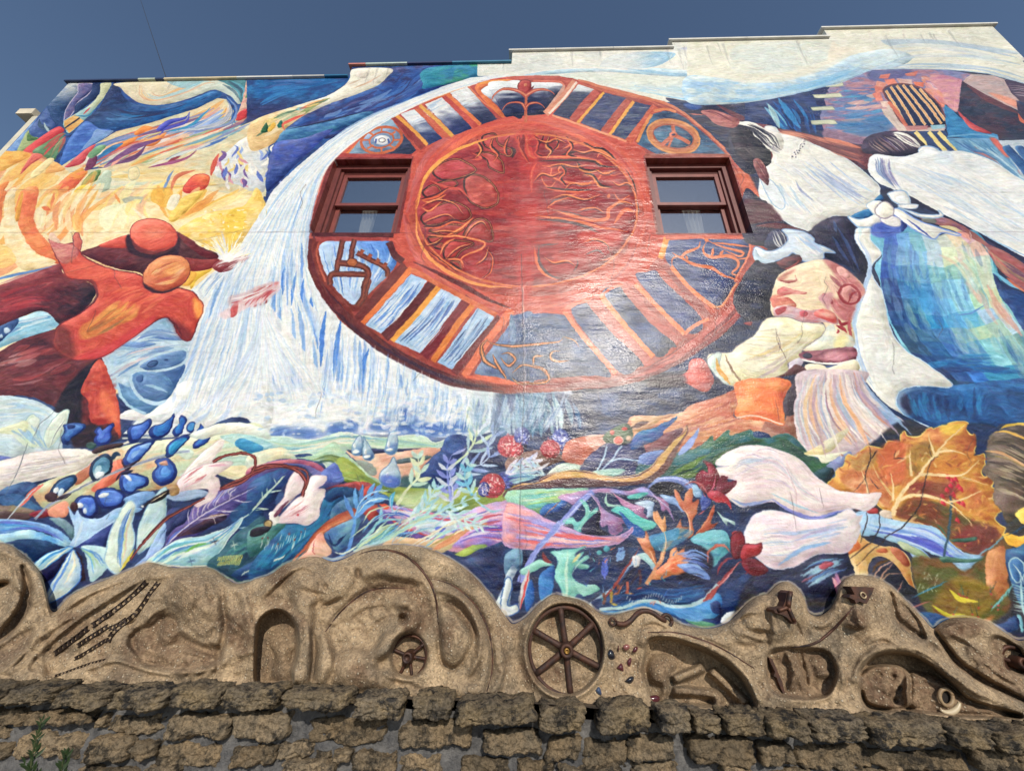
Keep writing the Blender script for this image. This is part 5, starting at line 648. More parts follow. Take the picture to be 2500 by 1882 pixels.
L("1700 1020 1560 1110 1400 1190 1250 1260 900 1420 840 1440", 26, (150, 190, 200), 0); AUTOF("1250 1260 1410 1130 1500 980 1580 830", 26, (160, 204, 206), 6, 150, .7, .2, (190, 216, 214)); AUTOF("1640 1090 1800 1150 2000 1220", 26, (170, 206, 206), 5, 140, .9, .1, (200, 220, 214)); AUTOF("1250 1260 1600 1090 1870 980 2000 900", 22, (160, 200, 206), 5, 90, .8, .3); L("1880 980 1950 1040 2050 1090 2140 1070", 20, (150, 190, 206)); AUTOF("800 1430 850 1220 860 1130 940 1000 1100 920", 34, (100, 160, 214), 5, 190, .7, .45, (90, 140, 200)); L("840 1420 1000 1260 1080 1170 1280 1160", 26, (140, 196, 196)); L("860 1430 980 1330 1130 1170", 26, (180, 210, 180)); L("1060 1200 1080 1110 1080 1060", 34, (150, 204, 214)); L("1170 1060 1170 980 1200 920", 40, (80, 170, 206)); L("1130 1130 1200 1110 1290 1120", 30, (66, 100, 170))
B("850 1420 1000 1300 1180 1180", "1000 1400 1180 1320 1400 1200", 20, [(120, 176, 170), (170, 206, 190), (90, 150, 160), (190, 206, 150), (140, 190, 200)], 24, (.4, .8)); L("580 1490 680 1510 780 1450 820 1350 850 1200", 26, (90, 140, 206), 0); L("680 1440 760 1460 880 1390", 18, (196, 210, 190))
def THISTLE(x, y, rx, ry, cA, cB, rot=0):
    E(x, y, rx, ry, tuple(v_ * .75 for v_ in cA), rot); g = random.Random(int(x))
    for i in range(90):
        a_, r_ = g.uniform(0, 6.28), g.uniform(0, 1.05); px, py = x + rx * r_ * math.cos(a_), y + ry * r_ * math.sin(a_)
        L([px, py, px + g.uniform(-22, 22), py + g.uniform(-18, 18)], 9, g.choice([cA, cB, cA, tuple(min(255, v_ + 40) for v_ in cB)]))
RED_, PALE_, BLUE_ = (214, 70, 84), (236, 200, 190), (70, 84, 170)
THISTLE(2180, 530, 90, 100, RED_, PALE_); THISTLE(2140, 830, 90, 80, BLUE_, (110, 120, 200)); THISTLE(2040, 870, 110, 110, RED_, PALE_); THISTLE(1970, 900, 50, 70, BLUE_, PALE_)
# ---- C3
T(2, 2)
P("-40 640 200 560 440 600 470 640 340 690 100 780 -40 760", (110, 74, 66), m=(140, 110, 96)); THISTLE(85, 440, 70, 80, (90, 100, 190), (206, 210, 226)); THISTLE(30, 560, 70, 60, RED_, PALE_); THISTLE(420, 465, 76, 90, (96, 110, 200), (214, 220, 232)); THISTLE(330, 550, 84, 80, RED_, (230, 140, 140)); E(0, 790, 50, 60, (60, 76, 170), m=(40, 50, 120))
P("440 640 470 500 640 440 720 520 720 580 640 660 560 690", (176, 92, 70), m=(206, 120, 90)); P("640 440 800 430 825 490 760 550 690 550", (214, 160, 140)); P("790 440 960 330 1040 380 1030 480 900 510 820 500", (60, 84, 66), m=(90, 110, 80)); E(920, 475, 40, 34, (214, 90, 70), 0, edge=(226, 190, 170), ew=8); E(865, 415, 22, 20, (206, 80, 66)); E(975, 380, 24, 18, (206, 70, 60), 0); E(1010, 460, 26, 24, (206, 170, 140))
AUTOF("-60 760 100 700 200 640 190 600", 26, (170, 180, 214), 5, 140, .6, .0, (206, 200, 214)); AUTOF("300 790 160 720 0 720", 20, (160, 190, 206), 5, 120, .6, .1, (190, 206, 206)); L("160 740 260 710 330 670", 30, (206, 200, 206)); B("-40 790 100 770 250 780", "-40 860 60 840 200 800", 10, [(120, 176, 190), (190, 214, 206), (90, 140, 180)], 26, (.4, .8)); P("300 780 380 700 480 670 590 690 560 740 420 750 330 800", (170, 190, 176), m=(206, 214, 196))
P("590 740 640 640 720 560 830 500 960 520 1100 480 1160 600 1110 640 1100 740 960 780 760 760", (62, 66, 116), m=(52, 50, 84)); L("740 740 780 650 820 530", 16, (170, 196, 214), 0); L("820 690 880 620 950 520", 16, (170, 196, 214), 0); L("780 730 900 640 1100 655", 14, (176, 200, 220), 0); P("700 750 850 720 980 730 900 780 720 780", (140, 180, 170), m=(176, 206, 190)); P("1030 550 1060 440 1130 390 1240 370 1300 330 1360 310 1425 270 1410 310 1320 390 1300 440 1180 500", (42, 70, 156), m=(30, 110, 160)); P("1160 560 1250 470 1360 400 1480 380 1400 500 1300 580", (126, 70, 76), m=(100, 60, 84)); P("1090 640 1130 590 1330 560 1330 640 1200 690 1100 690", (110, 136, 190), m=(84, 110, 170))
# spiky green leaf
P("1080 780 1100 690 1200 690 1400 590 1560 560 1640 520 1720 440 1740 480 1870 390 1890 440 2060 390 2090 450 2212 460 2400 430 2560 600 2600 720 2500 760 2300 640 2050 540 1900 560 1780 680 1740 760 1600 800 1400 820 1250 840", (52, 92, 62), m=(44, 100, 110), k=.5, edge=(70, 120, 110), ew=8); B("1250 800 1500 680 1800 560 2100 480", "1400 810 1650 760 1850 560 2200 480", 30, [(96, 130, 50), (40, 70, 50), (140, 160, 60), (60, 110, 120), (30, 60, 60)], 40, (.15, .4), al=.7)
P("1430 590 1480 520 1560 440 1615 370 1600 450 1530 560 1460 600", (140, 160, 214), m=(176, 190, 220))
# tendril
P("-60 920 60 850 200 840 260 790 400 750 540 730 680 750 840 790 960 790 1080 770 1200 700 1290 590 1400 460 1490 400 1520 340 1520 420 1440 540 1380 680 1260 800 1140 850 900 870 600 880 300 880 100 900 -60 960", (112, 70, 66), m=(84, 54, 60), soft=1); P("-40 900 80 850 210 840 400 760 540 745 700 770 850 800 1000 800 1120 770 1220 700 1310 580 1400 480 1490 410 1515 350 1490 440 1380 560 1300 690 1200 780 1060 830 850 830 700 810 540 800 380 820 200 850 60 870", (226, 176, 116), m=(206, 170, 90))
P("-40 920 120 900 400 890 640 890 640 920 520 980 380 1010 280 1060 240 1110 100 1100 -40 1020", (140, 196, 170), m=(170, 196, 120)); B("0 940 200 920 600 900", "60 1060 250 1040 500 960", 14, [(206, 214, 190), (150, 190, 90), (90, 176, 180), (190, 206, 170)], 40, (.3, .6)); P("240 1110 280 1040 380 1010 480 980 440 1060 300 1120", (30, 90, 160)); L("420 990 330 1080 280 1140", 12, (150, 96, 90))
# blue stems + oak shapes
P("1180 870 1260 800 1380 780 1480 800 1560 850 1620 900 1680 980 1600 960 1500 880 1400 840 1270 850 1190 900", (130, 150, 206), m=(110, 130, 190)); P("1190 880 1280 835 1400 840 1480 890 1440 940 1340 950 1230 920", (30, 28, 44)); P("400 960 620 910 820 890 1000 910 1160 880 1250 960 1400 1000 1460 1000 1450 1060 1360 1010 1200 960 1000 950 820 930 640 950 560 1040 480 1010", (150, 150, 206), m=(176, 130, 170)); L("700 920 560 1040 420 1200 280 1330 180 1480 100 1620 60 1700", 50, (130, 140, 206), 0); L("690 930 540 1070 400 1240 270 1380", 14, (176, 186, 226))
def OAK(stem, w_, c, lobes): L(stem, w_, c, 0); [P(s, c2, m=c3, k=.45) for s, c2, c3 in lobes]
tq, pk, bl = (120, 196, 186), (170, 120, 160), (150, 180, 214)
P("440 1170 520 1140 560 1180 600 1160 640 1090 590 1000 620 990 660 1040 680 1090 740 1060 740 1120 640 1190 600 1260 540 1250 520 1200 460 1200", tq, m=(90, 170, 176)); L("560 1260 620 1180 650 1110 630 1010", 34, (140, 206, 190)); P("680 940 740 980 780 1060 860 1110 960 1160 1010 1190 950 1200 960 1250 900 1290 840 1280 830 1210 780 1220 750 1140 760 1060 720 1000", pk, m=(140, 130, 180)); P("870 930 960 990 1060 1030 1160 1040 1140 1090 1170 1150 1080 1130 1030 1080 1020 1140 980 1060 920 990", pk, m=(190, 110, 140)); P("1060 1020 1160 990 1230 1010 1220 1060 1230 1120 1160 1140 1170 1070", bl, m=(190, 206, 220)); P("1180 900 1260 960 1340 1000 1360 1060 1390 1130 1400 1180 1340 1080 1300 1090 1270 1010", pk, m=(150, 150, 206)); P("1280 940 1400 970 1490 1010 1520 1080 1460 1090 1420 1040 1340 1010", bl, m=(120, 150, 200)); L("820 930 810 1000 850 1040 950 1030", 26, (170, 210, 190)); P("1000 960 1100 930 1180 930 1120 970 1020 985", (90, 180, 170))
P("860 1080 950 1040 1080 1120 1200 1170 1250 1200 1200 1250 1100 1260 1000 1180 930 1120", (60, 170, 170), m=(110, 200, 186)); P("930 1090 1020 1170 1140 1260 1140 1310 1060 1300 980 1200", (30, 90, 160)); P("600 1260 640 1180 760 1090 760 1230 840 1290 700 1290", (36, 36, 66))
P("-60 1040 40 1030 200 1100 330 1170 480 1230 640 1290 800 1310 950 1290 1050 1230 1020 1290 920 1360 780 1390 560 1400 330 1400 220 1420 -60 1380", (222, 150, 150), m=(150, 140, 200), k=.45, edge=(196, 150, 190), ew=9); B("-60 1100 250 1180 500 1280 850 1330", "-60 1340 250 1370 500 1370 850 1360", 44, [(226, 110, 110), (110, 120, 200), (236, 200, 196), (220, 90, 90), (150, 150, 214), (230, 170, 160)], 26, (.2, .6)); L("250 1370 170 1500 60 1680", 46, (130, 140, 206), 0); L("420 1180 300 1320 240 1400", 46, (130, 144, 206), 0)
# turquoise oak bottom + small marks
P("340 1440 440 1420 560 1410 640 1390 560 1440 540 1480 620 1440 570 1520 640 1470 660 1490 600 1540 660 1560 660 1590 590 1590 540 1570 520 1640 560 1700 640 1740 690 1790 560 1800 540 1880 560 1960 480 1960 420 1960 440 1840 420 1760 360 1640 390 1560 380 1490", (116, 190, 180), m=(150, 206, 190), edge=(90, 150, 160), ew=6); L("480 1420 470 1600 480 1900", 30, (176, 216, 190), a=.8); L("520 1540 590 1450", 26, (206, 200, 140)); P("540 1700 600 1740 700 1720 760 1760 700 1800 600 1810", (140, 196, 180))
E(755, 1448, 24, 24, (90, 170, 176)); E(818, 1415, 28, 26, (80, 160, 176)); AUTOF("900 1520 940 1460 940 1400", 22, (110, 150, 196), 4, 60, .6, .1); AUTOF("800 1663 800 1560 820 1490", 18, (80, 100, 190), 4, 50, .6, .1)
P("560 1990 700 1860 860 1740 960 1600 1040 1500 1100 1450 1180 1460 1240 1520 1220 1600 1150 1500 1080 1520 960 1650 800 1840 660 1960", (130, 170, 214), m=(176, 200, 220)); L("700 1940 860 1760 1000 1560 1100 1400", 24, (150, 60, 54)); L("620 1990 800 1920 900 1800 960 1700 1040 1600", 30, (196, 110, 90)); P("1060 1480 1150 1450 1240 1540 1200 1560 1120 1500", (170, 206, 206)); P("1040 1480 1110 1490 1090 1580 1060 1590", (206, 206, 206)); B("900 1760 1000 1640 1080 1560", "1000 1760 1100 1640 1180 1560", 10, [(36, 40, 70), (60, 50, 60)], 30, (.3, .7))
# orange leaf
orl = (214, 146, 100)
P("1080 1320 1150 1320 1160 1260 1200 1340 1230 1440 1250 1560 1200 1500 1140 1440 1110 1380", orl, m=(190, 110, 76)); P("1180 1660 1270 1580 1350 1500 1370 1430 1420 1400 1440 1440 1500 1380 1490 1440 1540 1430 1500 1500 1560 1490 1510 1560 1640 1600 1500 1640 1380 1640 1260 1680", orl, m=(222, 110, 70)); L("1160 1720 1260 1560 1310 1440 1330 1340 1300 1220 1240 1090", 36, (214, 150, 106), 0); P("1220 1150 1230 1090 1300 1160 1320 1110 1330 1200 1320 1280 1260 1210", orl, m=(230, 170, 110)); P("1330 1380 1360 1270 1420 1230 1460 1160 1470 1220 1530 1230 1440 1290 1470 1310 1400 1340 1350 1400", orl, m=(190, 110, 76)); P("1400 900 1450 940 1480 1000 1510 920 1540 890 1570 900 1570 960 1560 1010 1620 990 1600 1060 1590 1120 1560 1180 1570 1280 1530 1320 1480 1300 1530 1240 1510 1120 1460 1060 1420 990", (206, 130, 90), m=(176, 80, 56)); P("1560 1320 1640 1220 1700 1120 1740 1030 1750 1090 1720 1200 1790 1190 1700 1260 1600 1310", (190, 100, 66), m=(160, 70, 50))
# red flowers
crim = (126, 34, 52)
def RF(dx, dy, s=1.):
    def q(t): p = pts(t); return ((p - (1700, 920)) * s + (1700 + dx, 920 + dy)).ravel()
    P(q("1590 790 1640 730 1690 750 1680 690 1650 660 1720 680 1770 740 1790 800 1760 880 1700 940 1620 880"), crim, m=(166, 50, 70), edge=(84, 24, 40), ew=7); P(q("1760 900 1800 790 1870 790 1860 830 1945 825 1920 880 1850 940 1760 930"), (150, 44, 70), m=(110, 30, 50)); P(q("1690 930 1760 905 1830 940 1880 990 1895 1080 1850 1020 1760 1010 1700 970"), (186, 46, 60), m=(130, 34, 50)); L(q("1700 930 1750 860 1760 780"), 10, (206, 110, 130))
RF(0, 0); L("1690 940 1640 860 1560 840 1490 870", 16, (176, 90, 90)); L("1660 930 1680 1020 1650 1090 1600 1120", 22, (190, 90, 96)); P("1560 860 1640 880 1640 960 1580 960", (140, 176, 206)); P("1640 960 1720 1000 1690 1060 1640 1080", (70, 90, 160))
P("1190 1310 1300 1270 1440 1240 1420 1330 1320 1350 1230 1400", (50, 120, 170), m=(80, 150, 190)); P("1200 1350 1400 1240 1560 1260 1500 1330 1300 1440", (80, 150, 176), a=.6); P("1540 1330 1660 1270 1820 1250 1880 1310 1880 1420 1800 1500 1740 1570 1700 1480 1640 1400", (84, 160, 176), m=(110, 180, 190)); B("1560 1330 1700 1340 1870 1330", "1640 1420 1720 1470 1800 1480", 9, [(150, 206, 206), (60, 120, 150), (120, 180, 190)], 22, (.5, .9))
P("1420 1660 1520 1600 1640 1560 1700 1500 1660 1440 1560 1400 1420 1420 1500 1380 1640 1390 1740 1480 1720 1600 1600 1680", (34, 32, 54), soft=2); B("1420 1440 1550 1440 1640 1480", "1460 1600 1600 1600 1700 1680", 12, [(150, 180, 220), (120, 150, 210), (90, 110, 180)], 34, (.5, .9)); P("1420 1560 1540 1540 1660 1600 1720 1680 1560 1640", (140, 170, 214), m=(100, 130, 190))
L("1690 1540 1700 1450 1760 1390 1840 1390 1890 1450", 24, (190, 100, 84)); L("1780 1640 1800 1560 1860 1500 1930 1500", 24, (140, 60, 76)); L("1980 1520 1900 1600 1820 1690 1720 1800 1640 1900 1500 1990", 40, (150, 66, 70)); L("1960 1530 1880 1640 1760 1760", 12, (206, 130, 130))
P("1890 1400 1900 1300 1960 1260 2000 1290 2010 1380 1990 1480 1920 1500", (130, 30, 46), m=(100, 26, 40), edge=(84, 24, 40), ew=7); P("2000 1380 2100 1370 2160 1360 2150 1440 2060 1490 1980 1500", (136, 24, 40), m=(170, 40, 50), edge=(84, 24, 40), ew=7); P("1990 1510 2100 1500 2212 1580 2160 1640 2060 1640 2000 1580", (126, 26, 44), m=(90, 24, 40)); P("1900 1280 1950 1255 1990 1290 1960 1300", (206, 60, 60)); P("2020 1620 2060 1660 2040 1760 2010 1800 2030 1700", (130, 40, 60)); P("1770 1090 1830 1140 1920 1170 1930 1210 1870 1180 1860 1210 1800 1140", (170, 196, 190))
# bottom right of C3 : green stems of the front
P("-80 1760 -40 1560 20 1440 90 1440 60 1560 0 1700 -40 1990 -200 2000", (200, 216, 220), m=(40, 70, 120)); P("-60 1470 60 1420 90 1500 60 1600 0 1560 -60 1640", (110, 150, 176), m=(26, 40, 80)); P("60 1600 160 1540 240 1500 330 1540 360 1560 270 1560 200 1600 100 1640", (150, 206, 190)); L("270 1440 290 1500 340 1530", 40, (130, 50, 56)); L("60 1940 100 1760 150 1590", 60, (196, 190, 190)); L("70 1940 110 1760 150 1600", 20, (206, 70, 70)); P("240 1640 330 1560 370 1580 360 1700 330 1850 260 1880 230 1760", (60, 140, 200), m=(40, 100, 170)); P("130 1960 110 1840 150 1690 180 1700 190 1860", (36, 100, 170)); P("-100 1980 -60 1700 -20 1660 0 1740 -40 1900 40 1890 50 1960", (206, 214, 214), edge=(50, 90, 150), ew=10)
T(2, 3)
P("600 560 560 480 700 440 900 430 1000 470 1200 500 1400 430 1560 330 1788 250 1788 480 1600 560 1400 670 1100 600 900 530 700 575", (32, 66, 120), m=(28, 42, 84), k=.5); B("620 470 900 380 1100 400 1400 350", "700 520 950 470 1200 500 1500 420", 26, [(40, 100, 160), (30, 50, 100), (60, 130, 180), (26, 36, 70)], 30, (.2, .5), al=.7)
for x, y0, y1, c_ in ((640, 420, 500, (110, 66, 56)), (690, 410, 490, (160, 130, 50)), (735, 360, 440, (140, 80, 60)), (800, 340, 430, (180, 90, 70)), (890, 260, 360, (90, 60, 66))): L([x, y0, x + 4, (y0 + y1) / 2, x, y1], 20, c_, 0)
L("690 495 740 500", 12, (200, 170, 60)); L("800 430 850 420", 12, (190, 120, 60)); L("870 390 910 375", 10, (206, 70, 50))
P("620 545 760 540 900 485 1020 500 1160 520 1300 500 1400 430 1460 440 1440 580 1330 600 1150 580 1000 540 900 520 760 565", (60, 130, 190), m=(110, 170, 206)); L("610 535 760 520 900 480 1000 480 1130 515 1280 500 1380 430 1440 360", 24, (170, 200, 206), 0); L("700 575 830 545 920 520 1000 540 1100 585", 14, (206, 180, 170), a=.8); P("1380 500 1420 470 1450 490 1460 560 1400 550", (40, 60, 110)); P("1460 620 1500 560 1560 550 1570 580 1500 630", (214, 220, 224)); P("1210 610 1300 610 1420 640 1340 665", (80, 140, 110)); P("1130 540 1250 540 1340 580 1300 620 1180 600", (90, 150, 206), a=.8); L("1440 370 1400 430 1330 480", 36, (160, 70, 66))
for i in range(22): x = 800 + i * 18; y = 470 + 26 * math.sin(i * .45); L([x, y, x + 10, y - 26], 5, (196, 206, 206), 0)
# ---- C4
T(3, 2)
P("1180 300 1400 360 1700 320 2000 380 1880 580 1900 1300 2300 1100 2300 2400 -100 2400 -100 1600 700 1600 600 900 900 500", (40, 44, 70), m=(70, 62, 50), k=.4, soft=2)
P("-100 560 60 500 160 480 300 570 420 640 580 690 560 780 500 870 400 820 260 700 100 600", (50, 96, 60), m=(40, 70, 70), edge=(60, 100, 70), ew=6); P("380 770 480 710 580 690 560 790 500 865 420 830", (26, 60, 70)); P("310 590 420 530 560 440 700 365 640 470 540 570 400 610", (226, 206, 140), m=(206, 200, 170)); P("340 610 540 590 690 575 620 620 480 680 430 630", (222, 220, 190)); P("510 690 690 580 720 620 600 760 560 720", (120, 130, 170))
leaf = "505 860 580 800 590 740 660 690 690 600 760 620 800 570 870 530 940 540 1000 545 1030 490 1080 490 1140 500 1150 420 1175 398 1210 440 1310 440 1370 380 1410 362 1430 380 1480 350 1540 350 1560 330 1640 312 1720 320 1720 400 1770 430 1780 395 1800 430 1815 500 1780 560 1810 600 1866 590 1870 690 1845 760 1880 800 1920 775 1945 830 1930 880 1960 900 1935 980 1990 1010 2010 1080 1960 1150 2000 1200 2050 1230 2030 1290 1960 1380 1900 1440 1820 1470 1740 1440 1600 1380 1500 1280 1400 1220 1200 1180 1080 1150 1060 1100 1000 1080 900 1000 760 940 600 920"
P(leaf, (206, 146, 54), m=(180, 96, 44), k=.5, edge=(226, 196, 100), ew=9)
P("1100 1120 1130 1050 1240 980 1400 990 1560 1050 1700 1130 1900 1200 2000 1280 1900 1430 1800 1460 1600 1370 1480 1260 1300 1200", (126, 64, 36), m=(96, 84, 40), soft=3); P("1600 1340 1700 1240 1900 1200 2000 1260 1950 1380 1850 1460 1740 1440", (140, 56, 50), m=(110, 50, 40), soft=4); P("1200 930 1280 820 1500 830 1640 840 1600 960 1480 980 1300 950", (150, 62, 46), m=(130, 70, 40), soft=4); P("1480 640 1600 580 1760 570 1800 640 1720 730 1500 770 1380 740", (206, 130, 40), soft=5, a=.8); P("620 800 700 720 800 700 1000 760 1060 900 1060 1060 940 1000 760 930", (190, 110, 60), m=(226, 170, 120), k=.55, soft=3); P("940 620 1040 500 1160 480 1200 600 1180 800 1060 860 980 760", (214, 110, 66), m=(196, 100, 50), soft=4); P("1200 560 1380 480 1440 600 1300 760 1230 780", (206, 160, 60), m=(150, 110, 50), soft=3); P("700 620 760 640 830 580 940 560 900 700 760 740", (176, 130, 70), soft=3); P("1480 360 1640 320 1720 330 1640 420 1560 430", (222, 180, 60), soft=3)
g_ = random.Random(14)
for i in range(60): x, y = g_.uniform(620, 1900), g_.uniform(560, 1250); L([x, y, x + g_.uniform(-50, 50), y + g_.uniform(-30, 30), x + g_.uniform(-80, 80), y + g_.uniform(-60, 60)], g_.uniform(10, 26), g_.choice([(226, 176, 80), (170, 90, 44), (236, 200, 140), (150, 70, 40), (214, 130, 60)]), a=.6)
for s, w_ in [("1080 1130 1120 1000 1200 880 1320 760 1440 600 1560 470 1690 350", 44), ("1440 620 1500 570 1620 570 1720 600", 26), ("1440 600 1400 500 1390 420", 24), ("1300 770 1500 780 1660 780 1760 720 1830 640", 32), ("1120 1000 1250 950 1400 960 1560 1020 1700 1130 1760 1200", 34), ("1240 780 1230 680 1220 560", 28), ("1080 1000 1080 850 1060 760", 26), ("860 930 840 820 800 740", 22), ("1080 960 960 800 900 680", 20), ("1560 1010 1700 980 1840 900", 26), ("1660 790 1800 830 1900 860", 22), ("1080 1130 1100 1160 1250 1180 1400 1230 1520 1290", 26)]: L(s, w_, (226, 190, 130), 2); L(s, w_ * .4, (196, 150, 90), 2)
# brown striped form right
P("1880 560 1920 440 1990 400 2060 385 2300 440 2300 1100 2212 1060 2080 1200 2010 1080 1940 980 1950 850 1880 780 1850 740 1890 660", (112, 92, 78), m=(84, 72, 56), k=.5); B("1890 560 2050 570 2300 700", "1900 760 2080 820 2300 900", 16, [(150, 130, 110), (190, 176, 156), (80, 66, 56), (160, 140, 80)], 26, (.3, .8)); B("1940 440 2100 460 2300 560", "1950 900 2100 960 2300 1040", 22, [(140, 120, 100), (66, 54, 48), (176, 160, 130)], 24, (.2, .6)); L("1860 570 2000 580 2120 640 2300 740", 22, (206, 160, 110)); L("1930 420 2050 400 2212 460 2300 500", 20, (206, 160, 60)); L("2000 380 2080 350 2300 340", 34, (214, 176, 60)); P("2050 370 2212 350 2300 400 2300 500 2212 440", (80, 66, 60))
P("1880 560 1780 600 1800 560 1800 430 1730 400 1730 330 1850 340 1990 380 1920 440", (36, 50, 90), soft=1)
# blue trumpet flower under the bracts
P("760 1100 900 1100 1060 1160 1250 1190 1450 1230 1520 1300 1600 1380 1720 1450 1900 1480 1800 1530 1700 1620 1640 1580 1560 1500 1440 1460 1300 1400 1200 1400 1060 1350 940 1310 800 1290", (130, 174, 214), m=(160, 196, 220)); B("800 1150 1100 1200 1400 1250 1700 1460", "850 1270 1100 1320 1400 1430 1680 1560", 26, [(90, 110, 200), (190, 206, 226), (110, 150, 214), (70, 80, 180)], 24, (.3, .7)); L("1240 1310 1400 1360 1560 1450", 50, (66, 70, 176), a=.8); P("1210 1380 1340 1420 1460 1590 1390 1560 1420 1650 1300 1560 1220 1440", (150, 180, 216), edge=(110, 140, 190), ew=6); P("1120 1360 1200 1370 1330 1430 1390 1490 1280 1470 1180 1430", (150, 170, 130), m=(190, 200, 160))
P("850 1080 930 1060 960 1100 880 1110", (170, 50, 50)); P("1000 1080 1070 1100 1060 1160 960 1120", (200, 180, 160))
# yellow plant base and dark arch
P("690 1400 720 1320 790 1260 810 1320 900 1360 1000 1390 1060 1390 1160 1440 1220 1520 1240 1663 1280 1800 1180 1660 1080 1540 1000 1480 930 1480 880 1520 850 1640 840 1800 700 1800 720 1600", (212, 176, 110), m=(206, 130, 60), edge=(220, 190, 130), ew=6); P("700 1800 720 1520 770 1540 830 1500 860 1560 840 1800", (222, 200, 150), m=(226, 180, 110)); P("690 1400 760 1340 800 1400 740 1440 700 1460", (214, 120, 60)); P("940 1430 1000 1400 1040 1430 990 1450", (176, 90, 50)); P("1060 1400 1150 1430 1220 1540 1180 1560 1090 1470", (180, 100, 70)); P("860 1800 870 1600 900 1510 960 1480 1040 1500 1120 1570 1200 1700 1280 1800", (36, 38, 56)); L("900 1620 960 1540 1050 1500", 30, (96, 70, 40)); L("880 1700 1000 1560 1100 1500", 14, (206, 160, 140))
P("-60 1560 100 1500 200 1520 400 1450 600 1430 690 1440 700 1800 -60 1800", (40, 44, 72), m=(60, 80, 120), k=.4); B("280 1600 450 1520 680 1480", "300 1800 480 1700 690 1600", 22, [(120, 170, 196), (80, 120, 170), (206, 130, 150), (150, 190, 206), (60, 80, 140)], 30, (.4, .8)); P("440 1560 500 1520 570 1540 520 1580 460 1590", (176, 80, 96)); B("460 1640 560 1700 640 1900", "620 1600 640 1720 680 1850", 10, [(206, 110, 140), (190, 140, 180), (226, 170, 180)], 34, (.4, .8))
# right lower: browns, olive
P("1240 1500 1400 1480 1560 1500 1700 1600 1900 1440 2060 1300 2120 1400 2080 1560 2000 1700 2100 1900 1900 2060 1600 2050 1400 1960 1300 1800", (120, 84, 46), m=(90, 92, 44), k=.55, soft=2); P("1900 1440 2040 1390 2060 1480 2100 1560 2070 1660 2080 1760 2000 1850 1900 1800 1880 1600", (196, 130, 76), m=(170, 96, 56)); P("1500 1750 1650 1650 1850 1700 1980 1800 1900 1950 1700 2040 1500 2010 1420 1900", (140, 116, 36), m=(110, 70, 30), soft=3); P("1440 1980 1600 2020 1800 2040 1960 1980 1840 2090 1620 2100", (206, 120, 70), soft=2); L("1560 1760 1660 1850 1820 1870", 40, (206, 190, 40)); L("1420 1900 1560 1990 1700 1980", 34, (196, 186, 40))
P("1480 1480 1560 1480 1700 1500 1860 1500 1760 1530 1600 1530 1510 1525", (60, 100, 84)); P("1570 1330 1700 1320 1800 1310 1790 1340 1680 1360 1590 1350", (60, 100, 84)); L("1520 1480 1550 1320 1575 1150 1580 950", 22, (50, 80, 100), 0); L("1545 1310 1500 1240 1460 1200", 14, (60, 100, 80))
for x, y in ((1550, 770), (1590, 800), (1640, 850), (1540, 880), (1500, 930), (1500, 990), (1640, 980), (1680, 1000), (1600, 920), (1660, 870), (1630, 1140), (1570, 840), (1620, 790)): P([x, y, x + 22, y + 20, x + 26, y + 55, x + 4, y + 40, x - 14, y + 30], (204, 30, 54)); L([1580, 950, x + 10, y + 30], 7, (130, 50, 50))
P("2130 1110 2212 1060 2300 1050 2300 1200 2200 1200 2160 1150", (230, 200, 80)); P("2030 1290 2080 1275 2160 1300 2300 1290 2300 1350 2200 1400 2100 1390 2060 1360 2040 1320", (232, 180, 40), m=(236, 150, 30)); P("2180 1400 2300 1380 2300 1480 2200 1500", (226, 200, 90)); L("1800 1480 1920 1400 2060 1290", 16, (110, 160, 180)); L("2060 1300 2300 1180", 14, (50, 80, 110))
P("2050 1460 2130 1410 2300 1400 2300 2000 2180 1900 2100 1700", (36, 90, 130), m=(30, 60, 110)); P("2090 1520 2150 1490 2212 1540 2212 1640 2150 1700 2100 1620", (60, 110, 160), edge=(170, 200, 206), ew=12); L("2120 1540 2180 1620 2212 1720", 12, (190, 210, 210)); B("2100 1700 2200 1740 2300 1760", "2120 1950 2200 1960 2300 1960", 10, [(150, 200, 206), (190, 214, 206)], 18, full=True); L("2180 1640 2190 1800 2212 1960 2260 2060", 22, (170, 206, 210)); P("2150 2000 2190 2000 2210 2120 2190 2120", (120, 180, 190)); P("1240 2000 1400 1960 1700 2060 2000 2060 2140 1990 2150 2120 1900 2130 1400 2120", (38, 60, 110), m=(40, 90, 140))
for s, w_, c_ in [("700 1510 830 1400 920 1320 960 1220 955 1060", 9, (44, 36, 44)), ("760 1560 900 1430 1060 1290 1180 1210 1300 1050 1360 830 1420 640 1470 620", 9, (44, 34, 42)), ("800 1360 850 1180 850 1100", 8, (60, 50, 50)), ("870 940 840 780 880 650 880 500", 8, (50, 36, 40)), ("1080 630 1180 630", 8, (66, 40, 40)), ("880 650 940 560", 7, (60, 40, 40)), ("1080 630 1100 560", 6, (60, 40, 40)), ("150 1663 400 1560 560 1520", 8, (30, 26, 40)), ("300 1700 480 1600 570 1540", 8, (30, 26, 40)), ("1420 640 1390 540 1400 500", 7, (66, 44, 40)), ("860 1900 960 1700 1090 1510", 16, (176, 130, 110)), ("920 1820 1030 1640 1180 1620", 12, (170, 130, 110)), ("1060 1900 1120 1780 1170 1680", 14, (170, 120, 106)), ("1160 1960 1300 1900 1420 1860", 14, (176, 110, 100)), ("1240 1840 1400 1760 1560 1700", 16, (60, 130, 160))]: L(s, w_, c_)
for s in ("850 500 1000 640 900 780", "300 1000 400 1060 560 1100", "200 700 240 900 260 1060"): L(s, 4, (190, 150, 150), a=.6)
g_ = random.Random(17)
for i in range(26): x, y = g_.uniform(1280, 1460), g_.uniform(1620, 1800); L([x, y, x + g_.uniform(-20, 20), y - 24], 6, (206, 214, 196), 2)
